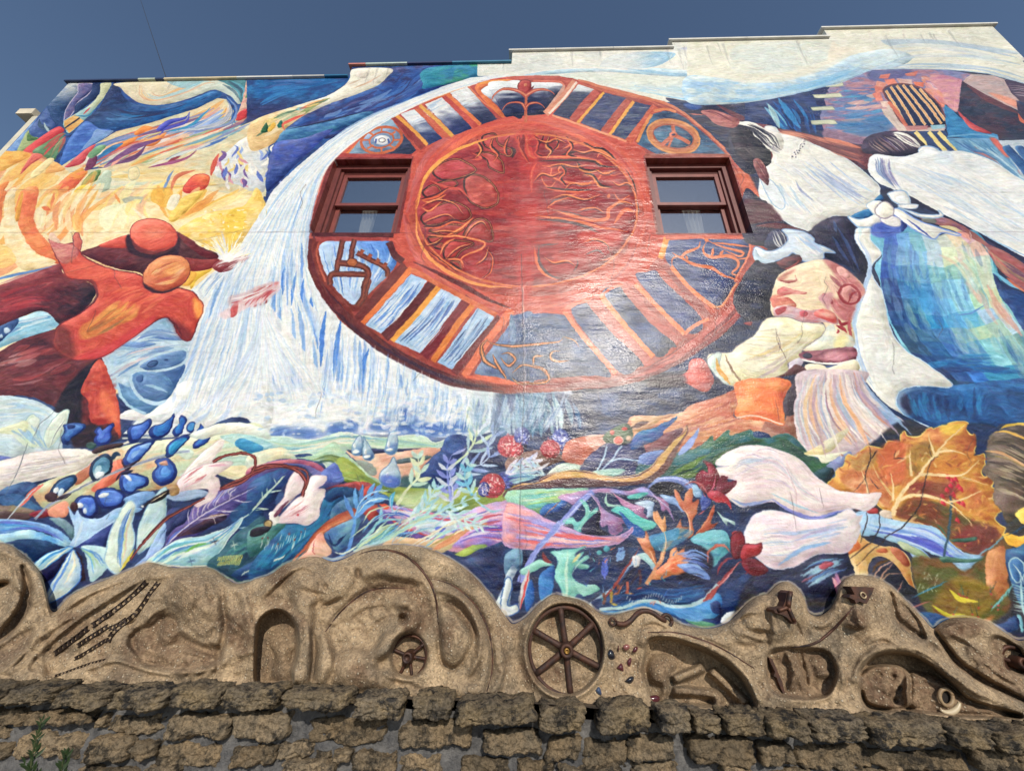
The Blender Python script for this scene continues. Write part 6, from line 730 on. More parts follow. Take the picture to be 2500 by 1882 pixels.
for i in range(14): x, y = g_.uniform(1600, 2000), g_.uniform(1750, 2000); L([x, y, x + g_.uniform(-50, 50), y - g_.uniform(30, 110)], 8, g_.choice([(60, 110, 120), (90, 130, 110), (50, 60, 50)]), 2); E(x, y, 9, 9, (180, 60, 50))
for i in range(6): L([1920 + i * 30, 1950 - i * 26, 1960 + i * 26, 1900 - i * 30, 1990 + i * 26, 1880 - i * 34], 12, (110, 180, 180))
# white bracts (over the leaf)
T(2, 2)
P("1870 700 1760 690 1780 640 1900 560 2020 525 2140 525 2300 560 2480 640 2640 800 2800 900 3000 940 3190 930 3160 1000 3130 1040 3060 1085 2950 1060 2800 1100 2640 1150 2500 1130 2350 1060 2240 1000 2100 1045 1980 1050 1900 1000 1850 950 1940 830 1780 790 1740 720", (233, 222, 212), m=(230, 210, 208), edge=(206, 196, 206), ew=8); B("1900 800 2100 650 2300 650 2550 900 2850 1000", "1900 960 2100 900 2350 900 2600 1080 2900 1050", 24, [(206, 190, 206), (226, 196, 200), (190, 196, 206), (240, 234, 224)], 18, (.2, .5), al=.7); B("1860 730 2000 640 2200 640", "1880 780 2000 700 2180 680", 6, [(180, 190, 206)], 18, (.5, .9)); L("1900 980 2000 1030 2120 1020 2240 980", 30, (130, 150, 200), a=.8); L("2240 980 2400 1080 2560 1140 2700 1130 2900 1070", 30, (110, 120, 200), a=.8); L("2240 930 2440 1030 2640 1100", 22, (150, 190, 206), a=.8)
P("2010 1300 2040 1200 2100 1120 2230 1080 2400 1110 2560 1160 2760 1140 2900 1070 2960 1090 2980 1130 3030 1120 3000 1190 3010 1260 2900 1440 2700 1450 2560 1500 2400 1580 2260 1580 2140 1510 2040 1420", (230, 220, 214), m=(226, 206, 212), edge=(196, 196, 210), ew=8); B("2060 1250 2250 1180 2500 1220 2900 1140", "2100 1480 2350 1500 2550 1420 2900 1320", 30, [(206, 190, 206), (150, 180, 216), (226, 206, 206), (240, 232, 222), (190, 206, 220)], 24, (.2, .5), al=.7); L("2300 1560 2420 1470 2560 1400 2760 1360", 40, (130, 170, 214), a=.8); L("2420 1360 2600 1280 2780 1240", 20, (180, 170, 206), a=.8)
B("1960 1060 2240 1020 2350 1070", "2000 1080 2200 1060 2300 1090", 14, [(30, 34, 60)], 14, (.3, .6))
RF(0, 0)
L("1690 940 1640 860 1560 840 1490 870", 16, (176, 90, 90))
P("1890 1400 1900 1300 1960 1260 2000 1290 2010 1380 1990 1480 1920 1500", (130, 30, 46), m=(100, 26, 40), edge=(84, 24, 40), ew=7); P("2000 1380 2100 1370 2160 1360 2150 1440 2060 1490 1980 1500", (136, 24, 40), m=(170, 40, 50), edge=(84, 24, 40), ew=7); P("1990 1510 2100 1500 2212 1580 2160 1640 2060 1640 2000 1580", (126, 26, 44), m=(90, 24, 40))
T(3, 2)
for s_, w_, c_ in [("955 1060 960 1220 920 1320 830 1400 700 1510", 9, (44, 36, 44)), ("850 1100 850 1180 800 1360", 8, (60, 50, 50)), ("160 700 240 900 250 1080", 4, (190, 150, 150)), ("300 880 420 980 520 1060", 4, (200, 150, 160))]: L(s_, w_, c_)
# ---- second pass: fine work over the joins of the tiles
T(0, 2)
P("1640 430 1780 372 1900 330 2080 322 2300 385 2340 470 2212 440 2040 420 1880 430 1760 470", (228, 226, 208), m=(206, 218, 206)); P("1900 440 2060 420 2212 450 2360 520 2212 560 2000 500", (190, 210, 190), m=(150, 196, 200), sh=0); P("2030 500 2080 462 2212 500 2280 545 2212 575 2080 560", (30, 104, 156), m=(60, 150, 190))
stemarc("1840 660 1960 610 2100 586 2192 616 2206 690 2150 790 2040 862 1900 905", 24); stemarc("1900 900 2100 800 2300 720 2480 700 2640 740 2660 830 2630 900", 20); stemarc("1130 1500 1280 1320 1440 1160 1640 1045 1760 975", 18)
B("1440 1370 1640 1190 1900 1020 2212 860", "1520 1330 1700 1200 1960 1060 2230 920", 10, [(140, 130, 190), (90, 90, 160), (60, 50, 100)], 20, (.2, .5), al=.6)
for s_ in ("1470 1350 1640 1200 1900 1035 2230 868", "1640 1200 1625 1130 1630 1075", "1740 1130 1760 1060 1800 1010", "1850 1075 1870 1000 1920 940", "1980 1000 2000 930 2060 880", "1700 1160 1800 1150 1980 1120", "1850 1080 1960 1090 2060 1080", "2010 990 2110 1010 2180 1000"): L(s_, 9, (200, 190, 206))
for s_ in ("240 500 150 740 40 960", "470 230 340 340 280 470", "560 300 480 420 430 540", "300 1160 700 880 1160 690 1640 565"): L(s_, 7, (120, 126, 130))
B("40 640 400 600 760 600", "-60 900 300 800 760 680", 14, [(206, 196, 190), (190, 180, 180), (244, 238, 226)], 10, (.4, .9))
T(1, 2)
for s_ in ("-60 1120 60 990 170 860 260 770", "60 1000 50 920", "120 930 220 905", "0 1060 110 1070", "170 860 160 800"): L(s_, 11, (190, 206, 190))
for x, y in ((60, 1330), (110, 1330), (190, 1380), (290, 1290), (390, 1280), (340, 1340), (430, 1250)): L([x, y, x - 10, y + 50, x - 26, y + 76], 6, (200, 210, 206)); E(x, y - 8, 8, 8, (120, 60, 60))
for i in range(26):
    x0, y0 = rng.uniform(780, 1500), rng.uniform(1180, 1420); L([x0, y0, x0 + rng.uniform(60, 160), y0 - rng.uniform(60, 130), x0 + rng.uniform(160, 360), y0 - rng.uniform(120, 240)], rng.uniform(8, 15), [(150, 200, 200), (190, 210, 170), (100, 160, 206), (206, 214, 206)][i % 4])
for s_, c_ in (("860 1130 900 1010 1000 930 1150 900", (90, 160, 214)), ("880 1110 960 1010 1080 980 1180 1000", (140, 196, 220)), ("1000 1180 1100 1120 1200 1110 1290 1130", (60, 100, 170)), ("1180 1100 1160 1000 1190 930", (60, 160, 206)), ("1330 1400 1600 1240 1900 1100", (206, 190, 150)), ("1640 1090 1760 1180 1900 1210 2100 1220", (170, 206, 206)), ("1700 1020 1690 860 1660 740", (140, 150, 210))): L(s_, 18, c_); L(s_, 6, (226, 230, 224))
T(2, 2)
for s_, c_ in (("690 930 560 1060 400 1240 260 1390 120 1600", (170, 180, 226)), ("30 900 220 820 420 750 600 735 800 785 1000 785 1180 720 1300 590 1420 460 1510 370", (236, 200, 150)), ("660 930 720 1000 770 1090 780 1200", (206, 160, 190)), ("880 940 980 1000 1080 1050", (206, 160, 190)), ("1190 910 1280 1000 1380 1080", (190, 190, 226)), ("1190 880 1280 810 1400 800 1520 850 1600 930", (190, 200, 230)), ("480 1420 470 1600 480 1860", (190, 222, 206)), ("520 1640 560 1560 620 1500", (190, 222, 206)), ("1260 1560 1310 1440 1330 1340 1300 1220", (236, 190, 140)), ("1300 1600 1380 1540 1480 1500", (240, 190, 140)), ("1180 1420 1220 1500 1250 1560", (236, 180, 130)), ("1540 1280 1530 1160 1480 1050", (240, 190, 150)), ("1590 1290 1680 1180 1730 1080", (226, 150, 110))): L(s_, 8, c_)
for x, y in ((1870, 720), (1960, 640), (2080, 590)): L([x, y, x + 120, y - 40, x + 260, y + 10], 7, (190, 176, 196))
B("1480 1420 1560 1380 1700 1440", "1500 1640 1620 1640 1720 1700", 16, [(170, 190, 226), (60, 80, 150), (26, 28, 50), (120, 160, 214)], 14, (.5, .95))
for i in range(40): x0, y0 = rng.uniform(640, 1500), rng.uniform(1420, 1900); L([x0, y0, x0 + rng.uniform(-30, 60), y0 - rng.uniform(20, 70)], rng.uniform(6, 12), [(60, 110, 180), (120, 170, 206), (206, 110, 80), (30, 50, 110), (90, 170, 170)][i % 5], 2)
T(3, 2)
g_ = random.Random(51)
lp_ = catmull(pts(leaf), True)
for i in range(150):
    x, y = g_.uniform(560, 1980), g_.uniform(380, 1420); j = ((lp_ - (x, y)) ** 2).sum(1).min()
    ins = sum(1 for k_ in range(len(lp_)) if (lp_[k_ - 1][1] > y) != (lp_[k_][1] > y) and x < (lp_[k_][0] - lp_[k_ - 1][0]) * (y - lp_[k_ - 1][1]) / (lp_[k_][1] - lp_[k_ - 1][1] + 1e-9) + lp_[k_ - 1][0]) % 2
    if ins and j > 900 and not (x < 1000 and y > 900): L([x, y, x + g_.uniform(-24, 24), y + g_.uniform(-20, 20), x + g_.uniform(-40, 40), y + g_.uniform(-36, 36)], g_.uniform(7, 18), g_.choice([(240, 200, 110), (160, 84, 40), (240, 214, 160), (130, 60, 36), (226, 146, 60), (190, 150, 50)]), a=.55)
for s_, w_ in [("1080 1130 1120 1000 1200 880 1320 760 1440 600 1560 470 1690 350", 30), ("1440 620 1500 565 1620 570 1720 605", 20), ("1300 770 1500 782 1660 778 1760 720 1830 640", 24), ("1120 1000 1250 950 1400 960 1560 1020 1700 1130 1760 1200", 26), ("1240 780 1230 680 1220 560", 20), ("1440 600 1400 500 1392 420", 18), ("1560 1010 1700 980 1840 900", 18), ("1080 1000 1082 850 1060 760", 18), ("860 930 842 820 800 740", 16)]: L(s_, w_, (236, 206, 150), 2)
for s_ in ("955 1060 960 1220 920 1320 830 1400 700 1510", "850 1100 850 1180 800 1360", "760 1560 900 1430 1060 1290 1180 1210 1300 1050 1360 830 1420 640 1470 620", "870 940 840 780 880 650 880 500", "880 650 940 560", "840 800 780 880 740 930", "880 800 940 880 980 870", "1080 630 1180 630"): L(s_, 8, (52, 38, 42))
for s_, c_, w_ in (("420 -90 330 120 330 330 400 600", (226, 186, 140), 34), ("470 -90 400 100 420 330 500 620", (176, 150, 160), 30), ("520 -90 480 120 540 360 640 640", (232, 222, 206), 34), ("580 -90 580 120 680 330 800 600", (190, 160, 166), 36), ("620 -90 650 120 780 330 900 560", (230, 170, 124), 30), ("680 -90 740 100 900 300 1030 500", (226, 214, 206), 36), ("740 -90 820 80 980 260 1140 440", (170, 150, 170), 34), ("800 -90 900 80 1060 240 1240 430", (150, 176, 206), 34), ("360 -90 260 120 250 300 330 560", (190, 196, 200), 26)): L(s_, w_, c_, 2 if w_ > 34 else 1, a=.8)
T(2, 0)
# first woman: loose dark hair, striped cloth, arm and hand
P("1890 1085 1950 1060 2040 1100 2120 1190 2212 1260 2240 1400 2160 1450 2060 1420 1960 1340 1900 1230", (38, 36, 48), m=(62, 50, 58)); B("1900 1100 1950 1250 2080 1380 2180 1420", "2040 1100 2140 1220 2220 1320 2240 1420", 16, [(70, 60, 66), (26, 26, 36), (96, 80, 80)], 10, (.3, .7))
P("1900 1085 1990 1055 2080 1060 2200 1120 2320 1160 2350 1250 2300 1310 2212 1290 2160 1230 2100 1180 2060 1120 1980 1085", (232, 228, 216)); B("1930 1075 2050 1110 2150 1210 2240 1290", "2080 1070 2200 1130 2300 1180 2330 1280", 14, [(40, 40, 54), (56, 54, 70)], 13, (.5, .95)); B("2200 1230 2260 1250 2330 1300", "2220 1290 2260 1310 2310 1330", 5, [(40, 40, 54), (150, 150, 160)], 10, (.6, .95))
P("1630 962 1740 952 1860 990 1970 1045 1905 1108 1760 1072 1690 1010", (186, 116, 110), m=(146, 84, 84)); B("1640 965 1740 985 1900 1080", "1650 958 1790 975 1950 1050", 7, [(110, 56, 66), (214, 150, 140)], 9, (.4, .8))
P("2085 1390 2130 1370 2180 1420 2220 1520 2212 1600 2160 1560 2110 1480", (150, 92, 88), m=(110, 60, 64)); B("2090 1390 2140 1470 2200 1570", "2150 1375 2190 1440 2220 1530", 5, [(90, 48, 54), (196, 140, 130)], 9, (.5, .9))
T(3, 0)
B("70 1120 300 1150 600 1230 830 1290", "100 1160 330 1220 600 1340 850 1420", 30, [(190, 110, 90), (100, 56, 58), (214, 140, 110), (130, 74, 72)], 16, (.2, .5), al=.8); B("20 1420 200 1540 480 1800", "400 1280 640 1480 900 1680", 30, [(196, 206, 218), (240, 236, 226), (170, 186, 210), (226, 220, 206)], 14, (.2, .5), al=.8); B("900 1400 1300 1600 1900 1980", "1400 1340 1800 1500 2300 1860", 34, [(196, 208, 220), (242, 238, 228), (214, 216, 212)], 14, (.15, .4), al=.8)
B("920 1350 940 1480 1060 1600", "1000 1360 1020 1500 1120 1640", 9, [(110, 120, 160), (150, 170, 200)], 12, (.6, .95)); B("830 1220 870 1280 960 1330", "1090 1150 1220 1190 1310 1290", 16, [(150, 130, 130), (206, 190, 180), (40, 34, 56)], 9, (.6, .95))
T(3, 1)
B("100 740 250 690 420 610", "60 1000 250 980 520 960", 26, [(240, 226, 190), (226, 190, 160), (236, 206, 176)], 22, (.2, .5), al=.5)
B("-100 1180 100 1150 400 1170", "-400 1480 -100 1600 160 1460", 26, [(214, 196, 150), (242, 234, 204), (196, 184, 160), (226, 206, 140)], 14, (.2, .5), al=.7)
# softer veil on the fall
T('n', 0)
B("1180 190 1060 222 880 303 760 392 660 510 580 640 500 800 440 980", "1205 193 1060 238 905 318 806 400 772 484 756 560 752 660 770 730", 260, [(206, 218, 228), (236, 235, 228), (226, 228, 224), (170, 198, 224), (240, 238, 230)], 4.5, (.1, .35), al=.75)
B("800 780 790 900 770 1030", "1180 985 1180 1010 1170 1060", 170, [(206, 218, 228), (236, 235, 228), (160, 188, 220), (120, 160, 210)], 4.5, (.2, .6), al=.7); B("640 740 600 860 520 960 450 1030", "640 740 700 840 780 930 810 970", 130, [(214, 222, 228), (238, 236, 228), (190, 206, 224)], 5, (.3, .9), al=.7)
B("560 650 500 800 430 1000", "630 620 600 800 540 1020", 110, [(206, 218, 228), (238, 236, 228), (170, 196, 222)], 5, (.2, .5), al=.7)
g_ = random.Random(61)
for i in range(240): x, y = g_.uniform(620, 1130), g_.uniform(960, 1062); E(x, y, g_.uniform(3, 10), g_.uniform(2, 6), g_.choice([(238, 236, 228), (222, 226, 228), (190, 206, 226), (150, 180, 214), (236, 234, 226)]), a=.6)
T(0, 1)
P("1900 1050 2000 985 2100 925 2212 880 2330 820 2420 790 2410 850 2300 930 2120 1005 1960 1090", (224, 196, 194), soft=2, a=.8); P("2005 985 2058 938 2050 1048 1998 1074", (192, 84, 82), soft=1); B("2100 985 2150 930 2260 860", "2290 950 2320 890 2400 830", 16, [(176, 60, 64), (214, 140, 140), (232, 206, 202)], 16, (.4, .9)); B("1840 650 1900 600 2000 570 2170 548", "1890 690 1980 672 2060 625 2150 575", 16, [(150, 60, 62), (214, 180, 180), (120, 50, 52), (236, 228, 222)], 14, (.2, .5))
T('n', 0)
B("1150 960 1150 1000 1145 1050", "1400 952 1380 1000 1340 1060", 90, [(150, 176, 200), (110, 140, 176), (190, 204, 214), (80, 104, 146), (64, 76, 116), (206, 214, 216)], 7, (.2, .6), al=.6); P("1150 962 1230 960 1330 958 1300 1010 1260 1060 1170 1050", (150, 176, 196), soft=9, a=.45)
P("560 724 590 716 630 698 668 686 664 702 640 722 600 738 564 748", (214, 170, 168), a=.6, soft=3); B("560 730 600 722 668 690", "564 745 600 735 660 706", 14, [(180, 66, 68), (232, 226, 222), (222, 180, 176), (234, 230, 224)], 4, (.2, .5))
g_ = random.Random(71)
for i in range(70):
    a_ = g_.uniform(-2.7, -.2); r0, r1 = g_.uniform(2, 22), g_.uniform(24, 74); L([556 + r0 * math.cos(a_), 632 + r0 * math.sin(a_), 556 + r1 * math.cos(a_), 632 + r1 * math.sin(a_)], g_.uniform(2.5, 6), g_.choice([(244, 242, 234), (236, 232, 224), (246, 236, 190), (240, 204, 80), (206, 210, 222)]), 2)
E(556, 628, 16, 12, (244, 242, 236), soft=2)
T(2, 1)
for s_, w_ in [("-220 1270 -150 1310 0 1330 200 1310 400 1290 440 1250", 26), ("-210 1260 -260 1330 -250 1430 -180 1490 -60 1550", 32), ("-170 1400 -120 1500 -80 1560 -40 1620", 28), ("-90 1400 -30 1390 30 1440 -30 1500 -100 1430", 24), ("180 1490 200 1420 270 1410", 22), ("170 1480 260 1520 320 1580 280 1640 60 1650", 26), ("0 1560 100 1490 250 1530 310 1590", 18), ("420 1370 350 1380 330 1430 400 1460 500 1450", 22)]: L(s_, w_ * 1.3, (62, 46, 48)); L(s_, w_ * .62, (222, 140, 80))
T(1, 1)
B("1340 700 1200 900 960 1140", "1480 770 1380 900 1110 1230", 22, [(232, 234, 230), (206, 220, 232), (120, 164, 220)], 12, (.2, .5)); B("1600 830 1450 1050 1200 1290", "1790 920 1650 1130 1440 1390", 26, [(226, 230, 230), (190, 208, 226), (110, 150, 206)], 12, (.2, .5)); B("1920 985 1800 1200 1580 1470", "2060 1080 1900 1280 1700 1530", 22, [(200, 214, 224), (150, 180, 210)], 12, (.2, .5))
T(1, 1)
for s_ in ("1430 120 1560 60 1700 90 1790 180", "1440 260 1560 210 1660 190 1720 230", "1500 350 1620 330 1740 340", "1640 570 1740 480 1860 440", "1800 390 1860 300 1950 250 2010 330", "1480 450 1560 430 1600 400", "1900 620 1980 560 2010 470"): L(s_, 9, (236, 150, 92)); L([v_ + (13 if k_ % 2 else 4) for k_, v_ in enumerate(map(float, s_.split()))], 9, (84, 44, 46))
T(2, 0)
for s_ in ("190 1560 260 1500 350 1520 430 1480", "450 1640 520 1580 620 1600 700 1560", "300 1440 420 1420 560 1440 660 1420", "720 1460 800 1500 900 1470", "860 1560 920 1600 1000 1580 1060 1640", "200 1200 300 1230 380 1200 470 1240", "520 1290 620 1320 720 1300 860 1360"): L(s_, 11, (236, 140, 80)); L([v_ + (14 if k_ % 2 else 5) for k_, v_ in enumerate(map(float, s_.split()))], 9, (92, 50, 50))
T(2, 1)
for s_ in ("330 60 460 20 620 60 760 20", "560 160 700 130 800 170", "620 430 720 400 820 450 860 560", "280 560 360 600 480 590 560 640", "860 120 960 80 1060 110"): L(s_, 11, (236, 140, 80)); L([v_ + (14 if k_ % 2 else 5) for k_, v_ in enumerate(map(float, s_.split()))], 9, (96, 60, 62))
# outline of the frieze
SIL = []
for c_, s_ in enumerate(("-400 100 -200 60 0 70 80 90 150 140 230 210 290 290 325 420 348 525 380 552 410 530 480 450 600 380 760 320 900 260 1000 215 1060 205 1200 240 1300 245 1430 240 1500 260 1600 330 1660 355 1740 340",
        "0 320 100 290 200 220 330 175 430 165 540 200 640 170 750 110 900 85 1050 85 1200 110 1340 170 1450 240 1560 340 1670 480 1750 590", "0 635 50 620 110 575 180 500 260 440 300 428 360 440 470 465 540 500 600 550 650 570 720 570 830 540 920 525 1000 545 1090 590 1200 640 1320 665 1400 665 1480 640 1560 580 1630 500 1700 450 1750 430",
        "0 420 60 360 110 340 160 350 220 400 260 480 280 550 330 580 380 570 440 520 480 440 500 370 535 320 600 295 680 295 760 315 860 375 960 470 1080 590 1150 665 1200 630 1280 595 1380 590 1470 600 1560 630 1660 700 1740 750 1800 745 1900 700 2050 760 2200 900")):
    T(c_, 3); SIL.append(loc(s_))
SIL = np.vstack(SIL)
# ======== wall panel joints, cracks, brush grain ========
T('n', 0)
P("-700 560 60 300 62 302 -100 500 -300 1700 -700 1700", (150, 110, 110), True, a=.0)
for s in ("-60 568 760 567 1010 569", "1590 571 1860 570 2500 566", "1010 600 1580 606", "0 465 330 463 560 450", "0 705 600 560"): L(s, 2.2, (90, 60, 60), 0, a=.22, sharp=True)
L("1273 620 1276 800 1278 980 1270 1200 1268 1480", 2.2, (70, 60, 70), 0, a=.5); L("1277 700 1280 830 1282 960", 2.5, (222, 200, 196), 0, a=.5)
for s in ("785 960 780 980 772 1000 770 1020", "1470 920 1460 960 1470 1000", "1892 800 1905 840 1900 860", "1930 1200 1940 1260 1945 1300", "2290 780 2300 800 2290 830", "1560 1130 1600 1160", "2000 1190 2010 1240"): L(s, 1.6, (90, 76, 80), a=.7)
# pale mortar line along the frieze, its lit rim painted in
for x0, x1, y, a_ in ((60, 740, 392, .09), (0, 640, 640, .09), (1900, 2500, 470, .09), (1860, 2500, 690, .09), (1860, 2500, 860, .08), (0, 560, 860, .08), (1000, 1560, 420, .09)): L([x0, y, (x0 + x1) / 2, y - 1, x1, y + 1], 2., (84, 70, 70), 0, a=a_)
for i in range(26):
    x = rng.uniform(180, 2400); y = 205 - .055 * x + rng.uniform(-4, 4); l = rng.uniform(14, 60); k_ = (1325 - x) / 1150
    L([x, y, x - k_ * l * .4, y + l * .5, x - k_ * l * .85, y + l], rng.uniform(3, 8), (110, 112, 116), 2, a=.22)
g_ = random.Random(44)
for i in range(22):
    x, y = g_.uniform(60, 2440), g_.uniform(420, 1300); q = [x, y]
    for j in range(g_.randint(3, 6)): x += g_.uniform(-9, 9); y += g_.uniform(8, 22); q += [x, y]
    L(q, 1.5, (74, 66, 70), 0, sharp=True, a=.55)
c = resample(SIL, 400); paint(towall(ribbon(c + (0, -2), np.full(400, 6.))), (200, 184, 158), v=14, a=.6)  # mortar edge of the frieze, the light on its rim put into the colour
# darks deepen, colours a little fuller
np.clip(IMG, 0, 255, IMG)
g0 = IMG.mean(2, keepdims=True); IMG = g0 + (IMG - g0) * 1.0
IMG = 255 * (np.clip(IMG, 0, 255) / 255) ** (1 + .16 * np.clip(1 - g0 / 190, 0, 1))
# brush grain follows the contours of what is painted
def bl(x, k):
    for ax in (0, 1):
        pad = [(0, 0), (0, 0)]; pad[ax] = (k + 1, k); q = np.cumsum(np.pad(x, pad, mode='edge'), ax, dtype=np.float64)
        x = ((q[2 * k + 1:] - q[:-2 * k - 1]) if ax == 0 else (q[:, 2 * k + 1:] - q[:, :-2 * k - 1])) / (2 * k + 1)
    return x.astype(np.float32)
lum = bl(IMG.mean(2), 1); gy, gx = np.gradient(lum)
jxx, jyy, jxy = bl(bl(gx * gx, 6), 6), bl(bl(gy * gy, 6), 6), bl(bl(gx * gy, 6), 6)
th = .5 * np.arctan2(2 * jxy, jxx - jyy) + np.pi / 2 + .25 * NS[0]
tx, ty = np.cos(th).astype(np.float32), np.sin(th).astype(np.float32)
yy, xx = np.mgrid[0:MH, 0:MW].astype(np.float32)
nz = rng.standard_normal((MH, MW)).astype(np.float32); nz = .6 * nz + .9 * up_noise(MH, MW, 2.2, 2.2, rng)
lic = nz.copy(); acc = IMG.copy(); k_ = 1
for sg in (1, -1):
    X, Y = xx.copy(), yy.copy()
    for st in range(9):
        i = np.clip(Y.astype(int), 0, MH - 1); j = np.clip(X.astype(int), 0, MW - 1)
        X += sg * tx[i, j] * 1.6; Y += sg * ty[i, j] * 1.6
        i = np.clip((Y + .5).astype(int), 0, MH - 1); j = np.clip((X + .5).astype(int), 0, MW - 1)
        lic += nz[i, j]
        if st < 2: acc += IMG[i, j]; k_ += 1
IMG = .72 * IMG + .28 * acc / k_
lic /= lic.std()
gl_ = np.clip(lum / 255, .12, 1)
IMG += (lic * (4 + 9 * gl_ * (1.15 - gl_)))[..., None] * np.array([1., 1., 1.1], np.float32)
IMG += np.stack([np.roll(lic, s_, 0) for s_ in (17, 51, 93)], -1) * 2.5
n_ = .5 * NS[2] + .35 * up_noise(MH, MW, 2, 7, rng) + .35 * up_noise(MH, MW, 7, 2, rng)
IMG *= (1 + .03 * n_)[..., None]
IMG += (5 * NS[0])[..., None] * np.array([1, .9, .7], np.float32)
wy = .7 * NS[1] + .35 * NS[2]; wx = np.roll(wy, (311, 577), (0, 1))
IMG = IMG[np.clip((yy + wy).round().astype(int), 0, MH - 1), np.clip((xx + wx).round().astype(int), 0, MW - 1)]
np.clip(IMG, 4, 246, IMG)
# ---------------- mesh and material helpers ----------------
ROOTS = {}
def tag(o, label=None, cat=None, group=None, kind=None):
    for k, v in (('label', label), ('category', cat), ('group', group), ('kind', kind)):
        if v: o[k] = v
    return o
def empty(name, at_, label, cat, group=None):
    o = bpy.data.objects.new(name, None); sc.collection.objects.link(o); o.location = at_
    o.empty_display_size = .2; ROOTS[o.name] = np.array(at_, float)
    return tag(o, label, cat, group)
def mk(name, v, f, m, parent=None, smooth=False, at_=None):
    """one mesh object; v in world metres; at_ = own origin (used where copies share the mesh)"""
    v = np.asarray(v, float); org = np.zeros(3) if at_ is None else np.array(at_, float)
    me = bpy.data.meshes.new(name)
    me.from_pydata((v - org if at_ is not None else v - (ROOTS[root_of(parent).name] if parent is not None else 0)).tolist(), [], [tuple(int(i) for i in q) for q in f])
    if m is not None: me.materials.append(m)
    if smooth: me.polygons.foreach_set('use_smooth', np.ones(len(me.polygons), bool))
    me.update(); o = bpy.data.objects.new(name, me); sc.collection.objects.link(o)
    if parent is not None:
        o.parent = parent
        if at_ is not None: o.location = org - ROOTS[root_of(parent).name] - (np.array(parent.location) if parent.parent is not None else 0)
    elif at_ is not None: o.location = org
    return o
def root_of(o):
    while o.parent is not None: o = o.parent
    return o
class G:                                     # gathers shapes for one mesh
    def __init__(s): s.v, s.f = [], []
    def add(s, v, f):
        n = len(s.v); s.v += [tuple(q) for q in v]; s.f += [tuple(i + n for i in q) for q in f]; return s
    def box(s, x0, x1, y0, y1, z0, z1):
        return s.add([(x, y, z) for x in (x0, x1) for y in (y0, y1) for z in (z0, z1)],
                     [(0, 1, 3, 2), (4, 6, 7, 5), (0, 4, 5, 1), (2, 3, 7, 6), (0, 2, 6, 4), (1, 5, 7, 3)])
    def tube(s, P_, r, n=8):
        P_ = np.asarray(P_, float); k = len(P_); r = np.broadcast_to(r, (k,)); d = np.gradient(P_, axis=0)
        d /= np.linalg.norm(d, axis=1)[:, None] + 1e-9; v = []
        for p, t, q in zip(P_, d, r):
            a = np.cross(t, (0, 1, .1)); a = a / np.linalg.norm(a) if np.linalg.norm(a) > .05 else np.array([1., 0, 0]); b = np.cross(t, a)
            v += [p + q * (a * math.cos(i * 2 * math.pi / n) + b * math.sin(i * 2 * math.pi / n)) for i in range(n)]
        f = [(i * n + j, i * n + (j + 1) % n, (i + 1) * n + (j + 1) % n, (i + 1) * n + j) for i in range(k - 1) for j in range(n)]
        return s.add(v, f + [tuple(range(n))[::-1], tuple((k - 1) * n + i for i in range(n))])
    def lathe(s, c, ax, prof, n=28):         # prof: (radius, height along ax)
        ax = np.asarray(ax, float); ax /= np.linalg.norm(ax); a = np.cross(ax, (0, 0, 1.)); a /= np.linalg.norm(a); b = np.cross(ax, a); c = np.asarray(c)
        v = [c + ax * h + r * (a * math.cos(i * 2 * math.pi / n) + b * math.sin(i * 2 * math.pi / n)) for r, h in prof for i in range(n)]
        k = len(prof); f = [(i * n + j, (i + 1) * n + j, (i + 1) * n + (j + 1) % n, i * n + (j + 1) % n) for i in range(k - 1) for j in range(n)]
        return s.add(v, f)
    def plate(s, front, depth):              # flat outline (x,y,z) extruded into the wall
        n = len(front); q = [tuple(p) for p in front] + [(p[0], p[1] + depth, p[2]) for p in front]
        return s.add(q, [tuple(range(n)), tuple(range(2 * n - 1, n - 1, -1))] + [(i, i + n, (i + 1) % n + n, (i + 1) % n) for i in range(n)])
    def mk(s, name, m, parent=None, smooth=False, at_=None): return mk(name, s.v, s.f, m, parent, smooth, at_)
def link(t, a, b): t.links.new(a, b)
